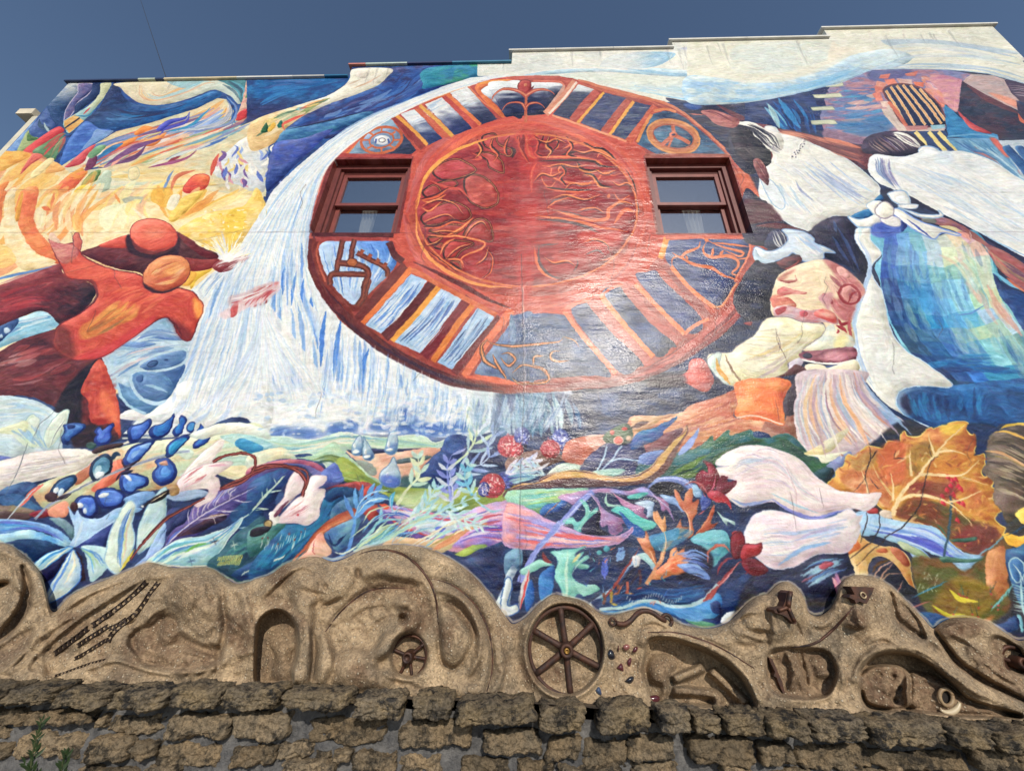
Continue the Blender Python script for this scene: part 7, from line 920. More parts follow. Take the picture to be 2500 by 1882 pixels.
def mat(name, col, rough=.7, col2=None, nscale=6., bump=0., bscale=40., metal=0., spec=.3, obj_var=0., dist=.004, detail=6.):
    m = bpy.data.materials.new(name); m.use_nodes = True; t = m.node_tree; n = t.nodes; b = n['Principled BSDF']
    b.inputs['Roughness'].default_value = rough; b.inputs['Metallic'].default_value = metal; b.inputs['Specular IOR Level'].default_value = spec
    b.inputs['Base Color'].default_value = (*col, 1)
    tc = n.new('ShaderNodeTexCoord'); src = tc.outputs['Object']
    oi = n.new('ShaderNodeObjectInfo')
    if obj_var:                               # each stone gets its own patch of the noise
        va = n.new('ShaderNodeVectorMath'); va.operation = 'ADD'; cb = n.new('ShaderNodeCombineXYZ'); ml = n.new('ShaderNodeMath'); ml.operation = 'MULTIPLY'; ml.inputs[1].default_value = 50
        link(t, oi.outputs['Random'], ml.inputs[0]); link(t, ml.outputs[0], cb.inputs[0]); link(t, ml.outputs[0], cb.inputs[2]); link(t, src, va.inputs[0]); link(t, cb.outputs[0], va.inputs[1]); src = va.outputs[0]
    last = None
    if col2 is not None:
        nz = n.new('ShaderNodeTexNoise'); nz.inputs['Scale'].default_value = nscale; nz.inputs['Detail'].default_value = detail; nz.inputs['Roughness'].default_value = .65; link(t, src, nz.inputs['Vector'])
        r = n.new('ShaderNodeValToRGB'); r.color_ramp.elements[0].position = .36; r.color_ramp.elements[1].position = .64
        r.color_ramp.elements[0].color = (*col, 1); r.color_ramp.elements[1].color = (*col2, 1); link(t, nz.outputs[0], r.inputs[0]); last = r.outputs[0]
    if obj_var:
        hs = n.new('ShaderNodeHueSaturation'); mr = n.new('ShaderNodeMapRange'); mr.inputs[3].default_value = 1 - obj_var; mr.inputs[4].default_value = 1 + obj_var; link(t, oi.outputs['Random'], mr.inputs[0]); link(t, mr.outputs[0], hs.inputs['Value'])
        if last is not None: link(t, last, hs.inputs['Color'])
        else: hs.inputs['Color'].default_value = (*col, 1)
        last = hs.outputs[0]
    if last is not None: link(t, last, b.inputs['Base Color'])
    if bump:
        nb = n.new('ShaderNodeTexNoise'); nb.inputs['Scale'].default_value = bscale; nb.inputs['Detail'].default_value = 5; nb.inputs['Roughness'].default_value = .7; link(t, src, nb.inputs['Vector'])
        bp = n.new('ShaderNodeBump'); bp.inputs['Strength'].default_value = bump; bp.inputs['Distance'].default_value = dist; link(t, nb.outputs[0], bp.inputs['Height']); link(t, bp.outputs[0], b.inputs['Normal'])
    return m
def lin(r, g, b): return tuple(((c / 255 + .055) / 1.055) ** 2.4 if c > 10 else c / 3300 for c in (r, g, b))
def rockmat(name, a, b_, dk, var, pit=.35, sc0=5.):
    m = bpy.data.materials.new(name); m.use_nodes = True; t = m.node_tree; n = t.nodes; p = n['Principled BSDF']; p.inputs['Roughness'].default_value = .95; p.inputs['Specular IOR Level'].default_value = .15
    tc = n.new('ShaderNodeTexCoord'); oi = n.new('ShaderNodeObjectInfo'); va = n.new('ShaderNodeVectorMath'); va.operation = 'MULTIPLY_ADD'; va.inputs[1].default_value = (37, 11, 23)
    cb = n.new('ShaderNodeCombineXYZ')
    for i in range(3): link(t, oi.outputs['Random'], cb.inputs[i])
    link(t, cb.outputs[0], va.inputs[0]); link(t, tc.outputs['Object'], va.inputs[2])
    def noise(s, d, r=.6):
        q = n.new('ShaderNodeTexNoise'); q.inputs['Scale'].default_value = s; q.inputs['Detail'].default_value = d; q.inputs['Roughness'].default_value = r; link(t, va.outputs[0], q.inputs['Vector']); return q.outputs[0]
    def ramp(src, e):
        r = n.new('ShaderNodeValToRGB'); el = r.color_ramp.elements
        for i, (ps, c) in enumerate(e):
            x = el[i] if i < 2 else el.new(ps)
            x.position = ps; x.color = (*c, 1)
        link(t, src, r.inputs[0]); return r.outputs[0]
    def mix(f, x, y, mode='MIX'):
        q = n.new('ShaderNodeMix'); q.data_type = 'RGBA'; q.blend_type = mode
        if hasattr(f, 'links'): link(t, f, q.inputs[0])
        else: q.inputs[0].default_value = f
        link(t, x, q.inputs[6]); link(t, y, q.inputs[7]) if hasattr(y, 'links') else q.inputs[7].__setattr__('default_value', (*y, 1)); return q.outputs[2]
    col = ramp(noise(sc0, 9, .65), [(.34, a), (.66, b_)])
    col = mix(ramp(noise(9, 10, .72), [(.50, (0, 0, 0)), (.60, (1, 1, 1))]), col, dk)
    vo = n.new('ShaderNodeTexVoronoi'); vo.inputs['Scale'].default_value = 46; link(t, va.outputs[0], vo.inputs['Vector'])
    pits = noise(44, 4, .75); col = mix(1., col, ramp(pits, [(.36, (pit, pit, pit)), (.56, (1.15, 1.12, 1.08))]), 'MULTIPLY')
    hs = n.new('ShaderNodeHueSaturation'); mr = n.new('ShaderNodeMapRange'); mr.inputs[3].default_value = 1 - var; mr.inputs[4].default_value = 1 + var; link(t, oi.outputs['Random'], mr.inputs[0]); link(t, mr.outputs[0], hs.inputs['Value']); link(t, col, hs.inputs['Color']); link(t, hs.outputs[0], p.inputs['Base Color'])
    ad = n.new('ShaderNodeMath'); ad.operation = 'ADD'; link(t, pits, ad.inputs[0]); link(t, noise(17, 6, .7), ad.inputs[1])
    bp = n.new('ShaderNodeBump'); bp.inputs['Strength'].default_value = 1; bp.inputs['Distance'].default_value = .03; link(t, ad.outputs[0], bp.inputs['Height']); link(t, bp.outputs[0], p.inputs['Normal']); return m
# ---------------- ground ----------------
gm = mat('pavement', (.16, .15, .14), .9, (.22, .21, .2), 3, .3, 60)
tag(mk('pavement', [(-300, -300, 0), (300, -300, 0), (300, 300, 0), (-300, 300, 0)], [(0, 1, 2, 3)], gm), kind='structure')
# ---------------- building with the mural ----------------
XL, XR = -7.84, 7.5
STEPS = [(XL, -3.03, 8.69), (-3.03, -.37, 9.02), (-.37, 2.29, 9.36), (2.29, 4.83, 9.58), (4.83, XR, 9.86)]
WIN = [(-2.772, -1.672, 5.25, 6.645), (1.517, 2.622, 5.24, 6.615)]
bld = empty('painted_building', (0, D, 0), 'tall building whose stepped wall is covered by a huge colourful mural with two red windows', 'building')
img = bpy.data.images.new('mural_paint', MW, MH, float_buffer=False)
px = np.ones((MH, MW, 4), np.float32); px[..., :3] = IMG / 255.
img.pixels.foreach_set(px.ravel()); img.update(); img.pack(); del px
pm = bpy.data.materials.new('mural_paint'); pm.use_nodes = True; t = pm.node_tree; n = t.nodes; b = n['Principled BSDF']
ti = n.new('ShaderNodeTexImage'); ti.image = img; ti.interpolation = 'Cubic'; ti.extension = 'EXTEND'
tc = n.new('ShaderNodeTexCoord'); sp = n.new('ShaderNodeSeparateXYZ'); cb = n.new('ShaderNodeCombineXYZ'); link(t, tc.outputs['Object'], sp.inputs[0])
for i, (a, c0, c1) in enumerate(((0, WX0, WX1), (2, WZ0, WZ1))):
    mr = n.new('ShaderNodeMapRange'); mr.clamp = False; mr.inputs[1].default_value = c0; mr.inputs[2].default_value = c1; link(t, sp.outputs[a], mr.inputs[0]); link(t, mr.outputs[0], cb.inputs[i])
link(t, cb.outputs[0], ti.inputs['Vector'])
hs = n.new('ShaderNodeHueSaturation'); hs.inputs['Saturation'].default_value = MUR_SAT; hs.inputs['Value'].default_value = MUR_VAL; link(t, ti.outputs[0], hs.inputs['Color']); link(t, hs.outputs[0], b.inputs['Base Color'])
b.inputs['Specular IOR Level'].default_value = .34
nr = n.new('ShaderNodeTexNoise'); nr.inputs['Scale'].default_value = 1.7; nr.inputs['Detail'].default_value = 5; rr = n.new('ShaderNodeMapRange'); rr.inputs[1].default_value = .3; rr.inputs[2].default_value = .7; rr.inputs[3].default_value = .12; rr.inputs[4].default_value = .42; link(t, tc.outputs['Object'], nr.inputs[0]); link(t, nr.outputs[0], rr.inputs[0]); link(t, rr.outputs[0], b.inputs['Roughness'])
nb = n.new('ShaderNodeTexNoise'); nb.inputs['Scale'].default_value = 62; nb.inputs['Detail'].default_value = 3; nb.inputs['Roughness'].default_value = .7; link(t, tc.outputs['Object'], nb.inputs[0])
nb2 = n.new('ShaderNodeTexNoise'); nb2.inputs['Scale'].default_value = 3.0; nb2.inputs['Detail'].default_value = 3; mp = n.new('ShaderNodeMapping'); mp.inputs['Scale'].default_value = (1, 1, 3); link(t, tc.outputs['Object'], mp.inputs[0]); link(t, mp.outputs[0], nb2.inputs[0])
b1 = n.new('ShaderNodeBump'); b1.inputs['Strength'].default_value = 1.; b1.inputs['Distance'].default_value = .0026; link(t, nb.outputs[0], b1.inputs['Height'])
b2 = n.new('ShaderNodeBump'); b2.inputs['Strength'].default_value = .38; b2.inputs['Distance'].default_value = .03; link(t, nb2.outputs[0], b2.inputs['Height']); link(t, b1.outputs[0], b2.inputs['Normal']); link(t, b2.outputs[0], b.inputs['Normal'])
xs = sorted({XL, XR, *[s_[1] for s_ in STEPS], *[v_ for w_ in WIN for v_ in w_[:2]]}); zs = sorted({0., 9.86, *[s_[2] for s_ in STEPS], *[v_ for w_ in WIN for v_ in w_[2:]]})
top = lambda x: next(s_[2] for s_ in STEPS if s_[0] <= x <= s_[1])
cells = {}
for i in range(len(xs) - 1):
    for j in range(len(zs) - 1):
        cx, cz = (xs[i] + xs[i + 1]) / 2, (zs[j] + zs[j + 1]) / 2
        if cz < top(cx) and not any(w_[0] < cx < w_[1] and w_[2] < cz < w_[3] for w_ in WIN): cells[i, j] = 1
g = G(); TH = .32
for i, j in cells:
    a, b_, c, d = xs[i], xs[i + 1], zs[j], zs[j + 1]
    g.add([(a, D, c), (b_, D, c), (b_, D, d), (a, D, d)], [(0, 1, 2, 3)])
    for (di, dj), (p, q) in {(-1, 0): ((a, d), (a, c)), (1, 0): ((b_, c), (b_, d)), (0, -1): ((a, c), (b_, c)), (0, 1): ((b_, d), (a, d))}.items():
        if (i + di, j + dj) not in cells: g.add([(p[0], D, p[1]), (p[0], D + TH, p[1]), (q[0], D + TH, q[1]), (q[0], D, q[1])], [(0, 1, 2, 3)])
# the paint coordinates are world metres, so this part keeps its origin at the world's
mw_ = mk('mural_wall', g.v, g.f, pm, bld, at_=(0, 0, 0))
tag(mw_, 'stuccoed wall painted with dancing figures, a rust red wheel, waterfall and flowers')
brick = mat('plain_stucco', (.42, .38, .33), .9, (.36, .33, .29), 2, .3, 40)
g = G(); zt = 8.4; YB = D + 11
for a in (XL, XR - .3): g.box(a, a + .3, D + TH, YB, 0, zt)
g.box(XL + .3, XR - .3, YB - .3, YB, 0, zt); g.mk('side_walls', brick, bld)
G().box(XL - .5, XL - .01, D + .32, YB, 8.03, 8.12).mk('eave', mat('eave_paint', (.5, .48, .42), .8), bld)
G().box(XL + .3, XR - .3, D + TH, YB - .3, 8.0, 8.2).mk('roof', mat('roofing', (.12, .12, .12), .9), bld)
# coping stones, painted along with the mural
cop = {}
def cmat(c):
    if c not in cop: cop[c] = mat('coping_paint', lin(*c), .55, tuple(v_ * .8 for v_ in lin(*c)), 5, .3, 30)
    return cop[c]
N_, W_, C_, K_ = (52, 66, 100), (224, 222, 214), (222, 206, 170), (40, 110, 150)
CL = [(0, [(XL - .06, -6.6, N_), (-6.6, -6.3, (190, 200, 180)), (-6.3, -6.15, N_), (-6.15, -4.9, C_), (-4.9, -3.95, W_), (-3.95, -3.42, (190, 190, 186)), (-3.42, -3.03, K_)]),
      (1, [(-3.09, -2.8, (206, 130, 116)), (-2.8, -2.1, (190, 206, 196)), (-2.1, -1.35, (56, 66, 104)), (-1.35, -.37, (70, 130, 160))]),
      (2, [(-.43, .35, W_), (.35, 1.3, (216, 214, 206)), (1.3, 2.29, W_)]), (3, [(2.23, 3.5, W_), (3.5, 4.83, (226, 224, 216))]), (4, [(4.77, 6.1, W_), (6.1, XR + .06, W_)])]
for k, segs in CL:
    zt = STEPS[k][2]
    for a, b_, c in segs:
        o = G().box(a + .002, b_ - .002, D - .035, D + TH + .04, zt + .002, zt + .034).mk('coping_stone', cmat(c), bld)
# trim left of the wall
G().box(XL - .68, XL - .4, D + .1, D + .4, 8.03, 8.16).mk('cornice_return', cmat((226, 214, 190)), bld)
G().box(XL - .42, XL - .01, D + .14, D + .3, 0, 8.018).mk('corner_board', cmat((216, 210, 190)), bld)
# windows
red = mat('oxblood_paint', lin(134, 70, 63), .38, lin(118, 60, 55), 9, .2, 60, spec=.5); dred = mat('oxblood_trim', lin(100, 48, 45), .4, lin(116, 58, 53), 9, .15, 60, spec=.5)
gl = bpy.data.materials.new('window_glass'); gl.use_nodes = True; t = gl.node_tree; n = t.nodes; n.remove(n['Principled BSDF'])
mx = n.new('ShaderNodeMixShader'); tr = n.new('ShaderNodeBsdfTransparent'); gs = n.new('ShaderNodeBsdfGlossy'); gs.inputs['Roughness'].default_value = .02; gs.inputs[0].default_value = (1, .97, .93, 1); tr.inputs[0].default_value = (.93, .95, .95, 1)
mx.inputs[0].default_value = .40; link(t, tr.outputs[0], mx.inputs[1]); link(t, gs.outputs[0], mx.inputs[2]); link(t, mx.outputs[0], n['Material Output'].inputs[0])
cur = mat('curtain_cloth', (.85, .83, .79), .9); dark = mat('room_paint', (.34, .33, .31), .9)
for wi, (x0, x1, z0, z1) in enumerate(WIN):
    wn = mk('window', *(lambda q: (q.v, q.f))(G().box(x0, x0 + .07, D + .09, D + .3, z0, z1).box(x1 - .07, x1, D + .09, D + .3, z0, z1).box(x0 + .07, x1 - .07, D + .09, D + .3, z1 - .075, z1)
            .box(x0 + .07, x0 + .105, D + .125, D + .3, z0, z1 - .075).box(x1 - .105, x1 - .07, D + .125, D + .3, z0, z1 - .075)), dred, bld)
    tag(wn, 'oxblood red sash window left of the painted wheel hub' if wi == 0 else 'oxblood red sash window right of the painted wheel hub')
    a, b_ = x0 + .106, x1 - .106; zm = z0 + .68
    def sash(y, zb, zt_, bot, top_, nm):
        s_ = G().box(a, a + .055, y, y + .04, zb, zt_).box(b_ - .055, b_, y, y + .04, zb, zt_).box(a + .055, b_ - .055, y + .001, y + .039, zb, zb + bot).box(a + .055, b_ - .055, y + .001, y + .039, zt_ - top_, zt_).mk(nm, red, wn)
        G().box(a + .055, b_ - .055, y + .018, y + .022, zb + bot, zt_ - top_).mk('glass_pane', gl, wn)
    sash(D + .15, zm - .02, z1 - .12, .05, .055, 'upper_sash'); sash(D + .20, z0 + .01, zm + .03, .07, .045, 'lower_sash')
    G().box(x0 + .105, x1 - .105, D + .145, D + .3, z1 - .118, z1 - .075).mk('head_trim', dred, wn)
    G().box(x0 - .02, x1 + .02, D + .05, D + .3, z0 - .0, z0 + .008).mk('sill', dred, wn)
    g = G(); k = 60
    cx0, cx1 = (x0 + .42, x0 + .62) if wi == 0 else (x0 + .5, x0 + .74)
    v = []
    for r_ in range(2):
        for i in range(k + 1):
            u = i / k; wv = .03 * math.sin(u * 26)
            v.append((cx0 + (cx1 - cx0) * u * (1.0 if r_ else .55) + (0 if r_ else .06), D + .30 + wv, z0 - .4 if r_ == 0 else zm + .1))
    g.add(v, [(i, i + 1, k + 2 + i, k + 1 + i) for i in range(k)]); g.mk('curtain', cur, wn, True)
    g = G(); X0, X1, Y1, Z0, Z1 = x0 - 1, x1 + 1, D + 3.4, z0 - 1.1, z1 + .5
    q = [(x, y, z) for x in (X0, X1) for y in (D + TH + .01, Y1) for z in (Z0, Z1)]
    g.add(q, [(0, 1, 3, 2), (4, 6, 7, 5), (2, 3, 7, 6), (0, 2, 6, 4), (1, 5, 7, 3)]); g.mk('room_walls', dark, wn)
# service wire from the parapet up over the viewer
p0 = on_plane(np.array([(405., 189.)]), D + .25)[0]; p1 = on_plane(np.array([(344., 0.)]), D + 2.2)[0]
d_ = (p1 - p0); c = np.array([p0 + d_ * s_ + np.array([0, 0, -.01 * s_ * (3 - s_)]) for s_ in np.linspace(-.01, 3, 40)])
tag(G().tube(c, .006, 6).mk('service_wire', mat('wire_rubber', (.03, .03, .035), .6)), 'thin dark overhead wire running from the parapet up into the sky', 'wire')
# ---------------- sculpted concrete frieze ----------------
FX0, FX1, FY0, FY1, FS = -140., 2640., 1290., 1860., .5
FW, FH = int((FX1 - FX0) * FS), int((FY1 - FY0) * FS)
HT = np.zeros((FH, FW), np.float32); ST = np.zeros((FH, FW), np.float32)
def fpx(p): return np.stack([(p[:, 0] - FX0) * FS, (p[:, 1] - FY0) * FS], 1)
def blur(c, k):
    for _ in range(2):
        for ax in (0, 1):
            pad = [(0, 0), (0, 0)]; pad[ax] = (k + 1, k); q = np.cumsum(np.pad(c, pad, mode='edge'), ax)
            c = (q[2 * k + 1:] - q[:-2 * k - 1]) / (2 * k + 1) if ax == 0 else (q[:, 2 * k + 1:] - q[:, :-2 * k - 1]) / (2 * k + 1)
    return c
def fmask(q):
    r = coverage(q, FW, FH); m = np.zeros((FH, FW), np.float32)
    if r is not None: x0, y0, c = r; m[y0:y0 + c.shape[0], x0:x0 + c.shape[1]] = c
    return m
def HP(s, h, soft=4, sharp=False, stain=0., mode='add'):
    global HT, ST
    p = loc(s); m = fmask(fpx(p if sharp else catmull(p, True))); m = blur(m, max(1, int(soft * .6))) if soft else m
    if mode == 'set': HT = HT * (1 - m) + h * m
    else: HT = HT + h * m
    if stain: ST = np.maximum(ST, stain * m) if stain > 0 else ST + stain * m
def HL(s, w_, h, soft=2, taper=1, stain=0., cl=False):
    global HT, ST
    p = loc(s); c = resample(catmull(p, cl), max(20, 8 * len(p))); u = np.linspace(0, 1, len(c))
    f = np.ones_like(u) if taper == 0 else np.sin(np.pi * np.clip(u, .05, .95)) ** .6
    m = blur(fmask(fpx(ribbon(c, w_ * SC * f))), max(1, int(soft * .7)))
    HT = HT + h * m
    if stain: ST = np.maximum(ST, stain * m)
def BLOBH(s, h, stain=0.):                     # dome with a rounded top
    for k_, sf in ((1., 2), (.8, 5), (.55, 8)):
        p = loc(s); c = p.mean(0); global HT, ST
        HT = HT + h / 3 * blur(fmask(fpx(catmull(c + (p - c) * k_, True))), sf)
    if stain: ST = np.maximum(ST, stain * blur(fmask(fpx(catmull(loc(s), True))), 5))
SILc = resample(catmull(SIL, False), 900); o_ = np.argsort(SILc[:, 0]); SILc = SILc[o_]
ytop = lambda x: np.interp(x, SILc[:, 0], SILc[:, 1])
ybase = lambda x: np.interp(x, [-200, 0, 620, 1250, 1875, 2500, 2700], [1662, 1664, 1684, 1712, 1742, 1768, 1776])
# D1
T(0, 3)
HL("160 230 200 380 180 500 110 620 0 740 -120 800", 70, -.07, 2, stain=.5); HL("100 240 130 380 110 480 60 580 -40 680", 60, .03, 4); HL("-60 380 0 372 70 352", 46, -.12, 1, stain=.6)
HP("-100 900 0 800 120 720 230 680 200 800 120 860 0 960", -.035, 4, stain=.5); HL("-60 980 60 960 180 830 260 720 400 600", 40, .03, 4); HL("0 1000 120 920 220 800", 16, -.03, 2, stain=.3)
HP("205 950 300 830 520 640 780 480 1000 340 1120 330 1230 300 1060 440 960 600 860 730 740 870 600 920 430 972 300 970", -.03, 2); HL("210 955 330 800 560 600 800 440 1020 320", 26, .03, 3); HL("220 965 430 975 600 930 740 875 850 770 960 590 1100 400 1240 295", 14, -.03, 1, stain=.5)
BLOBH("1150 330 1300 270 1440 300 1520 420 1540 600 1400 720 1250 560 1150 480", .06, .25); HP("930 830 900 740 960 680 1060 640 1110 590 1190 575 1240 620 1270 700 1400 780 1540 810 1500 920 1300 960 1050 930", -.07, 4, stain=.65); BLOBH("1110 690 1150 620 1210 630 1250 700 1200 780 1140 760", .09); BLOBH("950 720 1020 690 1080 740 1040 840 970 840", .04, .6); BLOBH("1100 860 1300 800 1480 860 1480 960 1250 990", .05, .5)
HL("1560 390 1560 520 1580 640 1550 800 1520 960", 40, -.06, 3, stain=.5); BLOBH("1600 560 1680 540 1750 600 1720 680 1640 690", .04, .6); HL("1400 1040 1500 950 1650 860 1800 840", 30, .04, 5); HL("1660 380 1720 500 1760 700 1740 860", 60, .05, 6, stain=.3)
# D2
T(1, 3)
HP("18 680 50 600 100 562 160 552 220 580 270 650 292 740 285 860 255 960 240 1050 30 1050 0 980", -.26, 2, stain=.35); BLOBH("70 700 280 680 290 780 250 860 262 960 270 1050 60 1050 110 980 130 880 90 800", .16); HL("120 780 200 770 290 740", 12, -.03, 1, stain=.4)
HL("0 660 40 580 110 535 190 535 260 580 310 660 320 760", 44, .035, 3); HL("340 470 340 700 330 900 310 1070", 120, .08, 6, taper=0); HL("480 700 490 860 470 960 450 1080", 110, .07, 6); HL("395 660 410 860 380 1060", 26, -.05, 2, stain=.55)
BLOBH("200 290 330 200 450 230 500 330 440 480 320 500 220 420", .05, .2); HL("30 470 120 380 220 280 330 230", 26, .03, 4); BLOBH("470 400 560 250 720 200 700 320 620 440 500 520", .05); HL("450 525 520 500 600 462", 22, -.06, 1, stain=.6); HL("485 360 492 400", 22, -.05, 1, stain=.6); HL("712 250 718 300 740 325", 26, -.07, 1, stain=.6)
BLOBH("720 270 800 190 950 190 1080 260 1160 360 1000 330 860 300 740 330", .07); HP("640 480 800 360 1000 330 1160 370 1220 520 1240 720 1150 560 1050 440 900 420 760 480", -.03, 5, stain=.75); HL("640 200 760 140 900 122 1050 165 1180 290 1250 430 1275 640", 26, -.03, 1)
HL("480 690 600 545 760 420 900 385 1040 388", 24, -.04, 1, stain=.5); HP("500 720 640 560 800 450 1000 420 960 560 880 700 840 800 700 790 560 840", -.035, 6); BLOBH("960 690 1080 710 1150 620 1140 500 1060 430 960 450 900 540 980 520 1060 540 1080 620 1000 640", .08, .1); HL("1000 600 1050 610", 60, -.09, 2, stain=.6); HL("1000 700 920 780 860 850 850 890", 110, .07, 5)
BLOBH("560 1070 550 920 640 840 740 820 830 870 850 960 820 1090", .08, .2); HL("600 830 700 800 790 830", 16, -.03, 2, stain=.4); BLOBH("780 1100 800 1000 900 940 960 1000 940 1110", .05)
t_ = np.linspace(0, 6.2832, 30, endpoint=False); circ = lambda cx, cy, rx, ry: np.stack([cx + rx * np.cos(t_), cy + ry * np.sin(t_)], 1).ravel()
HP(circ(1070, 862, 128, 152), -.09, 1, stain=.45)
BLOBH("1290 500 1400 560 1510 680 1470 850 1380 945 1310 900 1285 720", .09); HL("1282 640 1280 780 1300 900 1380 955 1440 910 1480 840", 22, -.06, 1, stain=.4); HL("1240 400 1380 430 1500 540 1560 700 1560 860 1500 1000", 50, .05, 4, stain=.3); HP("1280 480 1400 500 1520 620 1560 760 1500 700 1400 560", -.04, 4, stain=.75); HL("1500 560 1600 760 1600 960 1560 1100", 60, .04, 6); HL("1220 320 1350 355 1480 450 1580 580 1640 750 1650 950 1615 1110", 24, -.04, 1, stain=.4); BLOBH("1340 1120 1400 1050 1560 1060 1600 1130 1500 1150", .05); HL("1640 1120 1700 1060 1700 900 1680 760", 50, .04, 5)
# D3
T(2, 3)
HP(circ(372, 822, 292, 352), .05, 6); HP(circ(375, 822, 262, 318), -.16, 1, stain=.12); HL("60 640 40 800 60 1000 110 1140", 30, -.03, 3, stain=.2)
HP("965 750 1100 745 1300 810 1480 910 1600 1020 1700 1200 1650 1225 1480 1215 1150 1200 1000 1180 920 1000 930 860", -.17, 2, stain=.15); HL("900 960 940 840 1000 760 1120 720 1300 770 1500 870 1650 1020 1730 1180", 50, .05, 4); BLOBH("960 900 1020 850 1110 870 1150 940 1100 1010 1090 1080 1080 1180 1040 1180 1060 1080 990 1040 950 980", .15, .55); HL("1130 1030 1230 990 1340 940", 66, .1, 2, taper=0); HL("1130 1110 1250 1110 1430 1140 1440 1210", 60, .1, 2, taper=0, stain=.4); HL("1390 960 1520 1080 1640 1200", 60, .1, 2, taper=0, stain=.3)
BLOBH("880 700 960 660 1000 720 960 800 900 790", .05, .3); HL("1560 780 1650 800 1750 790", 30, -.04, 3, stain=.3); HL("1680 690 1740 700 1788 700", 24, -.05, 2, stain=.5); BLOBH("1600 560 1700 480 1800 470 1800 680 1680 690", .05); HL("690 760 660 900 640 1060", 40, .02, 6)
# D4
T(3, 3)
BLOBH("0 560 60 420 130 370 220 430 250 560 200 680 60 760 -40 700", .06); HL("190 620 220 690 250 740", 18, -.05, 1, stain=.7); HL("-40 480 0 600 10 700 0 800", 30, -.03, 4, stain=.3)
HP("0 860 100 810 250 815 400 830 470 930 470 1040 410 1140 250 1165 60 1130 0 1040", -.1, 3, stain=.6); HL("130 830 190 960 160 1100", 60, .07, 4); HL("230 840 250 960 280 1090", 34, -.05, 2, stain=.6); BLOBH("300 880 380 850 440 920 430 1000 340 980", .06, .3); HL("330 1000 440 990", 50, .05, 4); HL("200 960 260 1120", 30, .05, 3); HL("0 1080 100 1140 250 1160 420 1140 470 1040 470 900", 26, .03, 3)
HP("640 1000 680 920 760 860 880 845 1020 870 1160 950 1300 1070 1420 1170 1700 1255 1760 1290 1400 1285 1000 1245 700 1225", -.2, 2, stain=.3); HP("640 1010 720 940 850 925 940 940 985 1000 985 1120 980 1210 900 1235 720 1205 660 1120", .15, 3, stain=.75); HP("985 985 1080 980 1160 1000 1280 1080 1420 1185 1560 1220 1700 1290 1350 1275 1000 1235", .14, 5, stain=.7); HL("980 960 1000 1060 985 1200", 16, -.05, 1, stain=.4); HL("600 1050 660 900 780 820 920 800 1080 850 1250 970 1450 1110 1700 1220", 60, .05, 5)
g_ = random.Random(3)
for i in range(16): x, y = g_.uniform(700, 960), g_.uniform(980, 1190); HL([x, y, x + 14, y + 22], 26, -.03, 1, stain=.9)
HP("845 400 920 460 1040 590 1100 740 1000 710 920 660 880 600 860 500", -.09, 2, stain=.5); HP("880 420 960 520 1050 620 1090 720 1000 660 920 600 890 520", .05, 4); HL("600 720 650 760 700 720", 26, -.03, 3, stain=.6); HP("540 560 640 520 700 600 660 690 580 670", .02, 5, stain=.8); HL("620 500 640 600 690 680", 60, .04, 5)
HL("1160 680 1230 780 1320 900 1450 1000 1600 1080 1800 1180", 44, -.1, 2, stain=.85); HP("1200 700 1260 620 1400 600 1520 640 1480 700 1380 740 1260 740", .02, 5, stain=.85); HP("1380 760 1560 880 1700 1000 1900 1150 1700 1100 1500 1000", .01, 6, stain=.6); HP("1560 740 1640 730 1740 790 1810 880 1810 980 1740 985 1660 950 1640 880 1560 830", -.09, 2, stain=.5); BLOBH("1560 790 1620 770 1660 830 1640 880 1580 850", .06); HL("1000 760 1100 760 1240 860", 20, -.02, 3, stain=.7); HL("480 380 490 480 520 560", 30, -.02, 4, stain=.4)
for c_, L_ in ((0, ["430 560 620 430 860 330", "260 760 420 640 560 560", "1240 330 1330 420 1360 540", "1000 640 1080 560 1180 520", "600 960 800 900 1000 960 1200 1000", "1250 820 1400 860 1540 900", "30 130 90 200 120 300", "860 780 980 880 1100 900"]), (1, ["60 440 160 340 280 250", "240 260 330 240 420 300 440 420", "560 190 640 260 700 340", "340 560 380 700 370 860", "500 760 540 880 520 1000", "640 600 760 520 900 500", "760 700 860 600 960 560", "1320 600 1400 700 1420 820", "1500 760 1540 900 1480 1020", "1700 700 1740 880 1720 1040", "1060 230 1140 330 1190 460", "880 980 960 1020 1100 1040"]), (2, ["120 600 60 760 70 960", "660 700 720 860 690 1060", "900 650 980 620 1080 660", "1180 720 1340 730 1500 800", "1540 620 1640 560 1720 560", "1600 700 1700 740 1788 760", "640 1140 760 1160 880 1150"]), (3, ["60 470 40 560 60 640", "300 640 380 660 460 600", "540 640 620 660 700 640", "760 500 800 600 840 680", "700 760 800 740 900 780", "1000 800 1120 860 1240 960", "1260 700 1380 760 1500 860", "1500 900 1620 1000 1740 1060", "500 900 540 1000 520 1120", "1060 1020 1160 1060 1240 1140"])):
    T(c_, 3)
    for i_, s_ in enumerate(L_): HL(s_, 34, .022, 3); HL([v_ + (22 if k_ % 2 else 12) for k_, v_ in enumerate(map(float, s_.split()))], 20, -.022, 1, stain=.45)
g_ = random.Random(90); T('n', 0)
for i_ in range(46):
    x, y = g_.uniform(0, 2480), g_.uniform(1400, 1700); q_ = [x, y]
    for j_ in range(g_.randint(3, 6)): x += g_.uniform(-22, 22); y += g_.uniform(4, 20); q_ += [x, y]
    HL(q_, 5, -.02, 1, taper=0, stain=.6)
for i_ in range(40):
    x, y = g_.uniform(0, 2480), g_.uniform(1380, 1680); HP([x, y, x + g_.uniform(20, 60), y - 10, x + g_.uniform(40, 90), y + 20, x + g_.uniform(10, 50), y + g_.uniform(30, 80)], 0., 4, stain=g_.uniform(.3, .8))
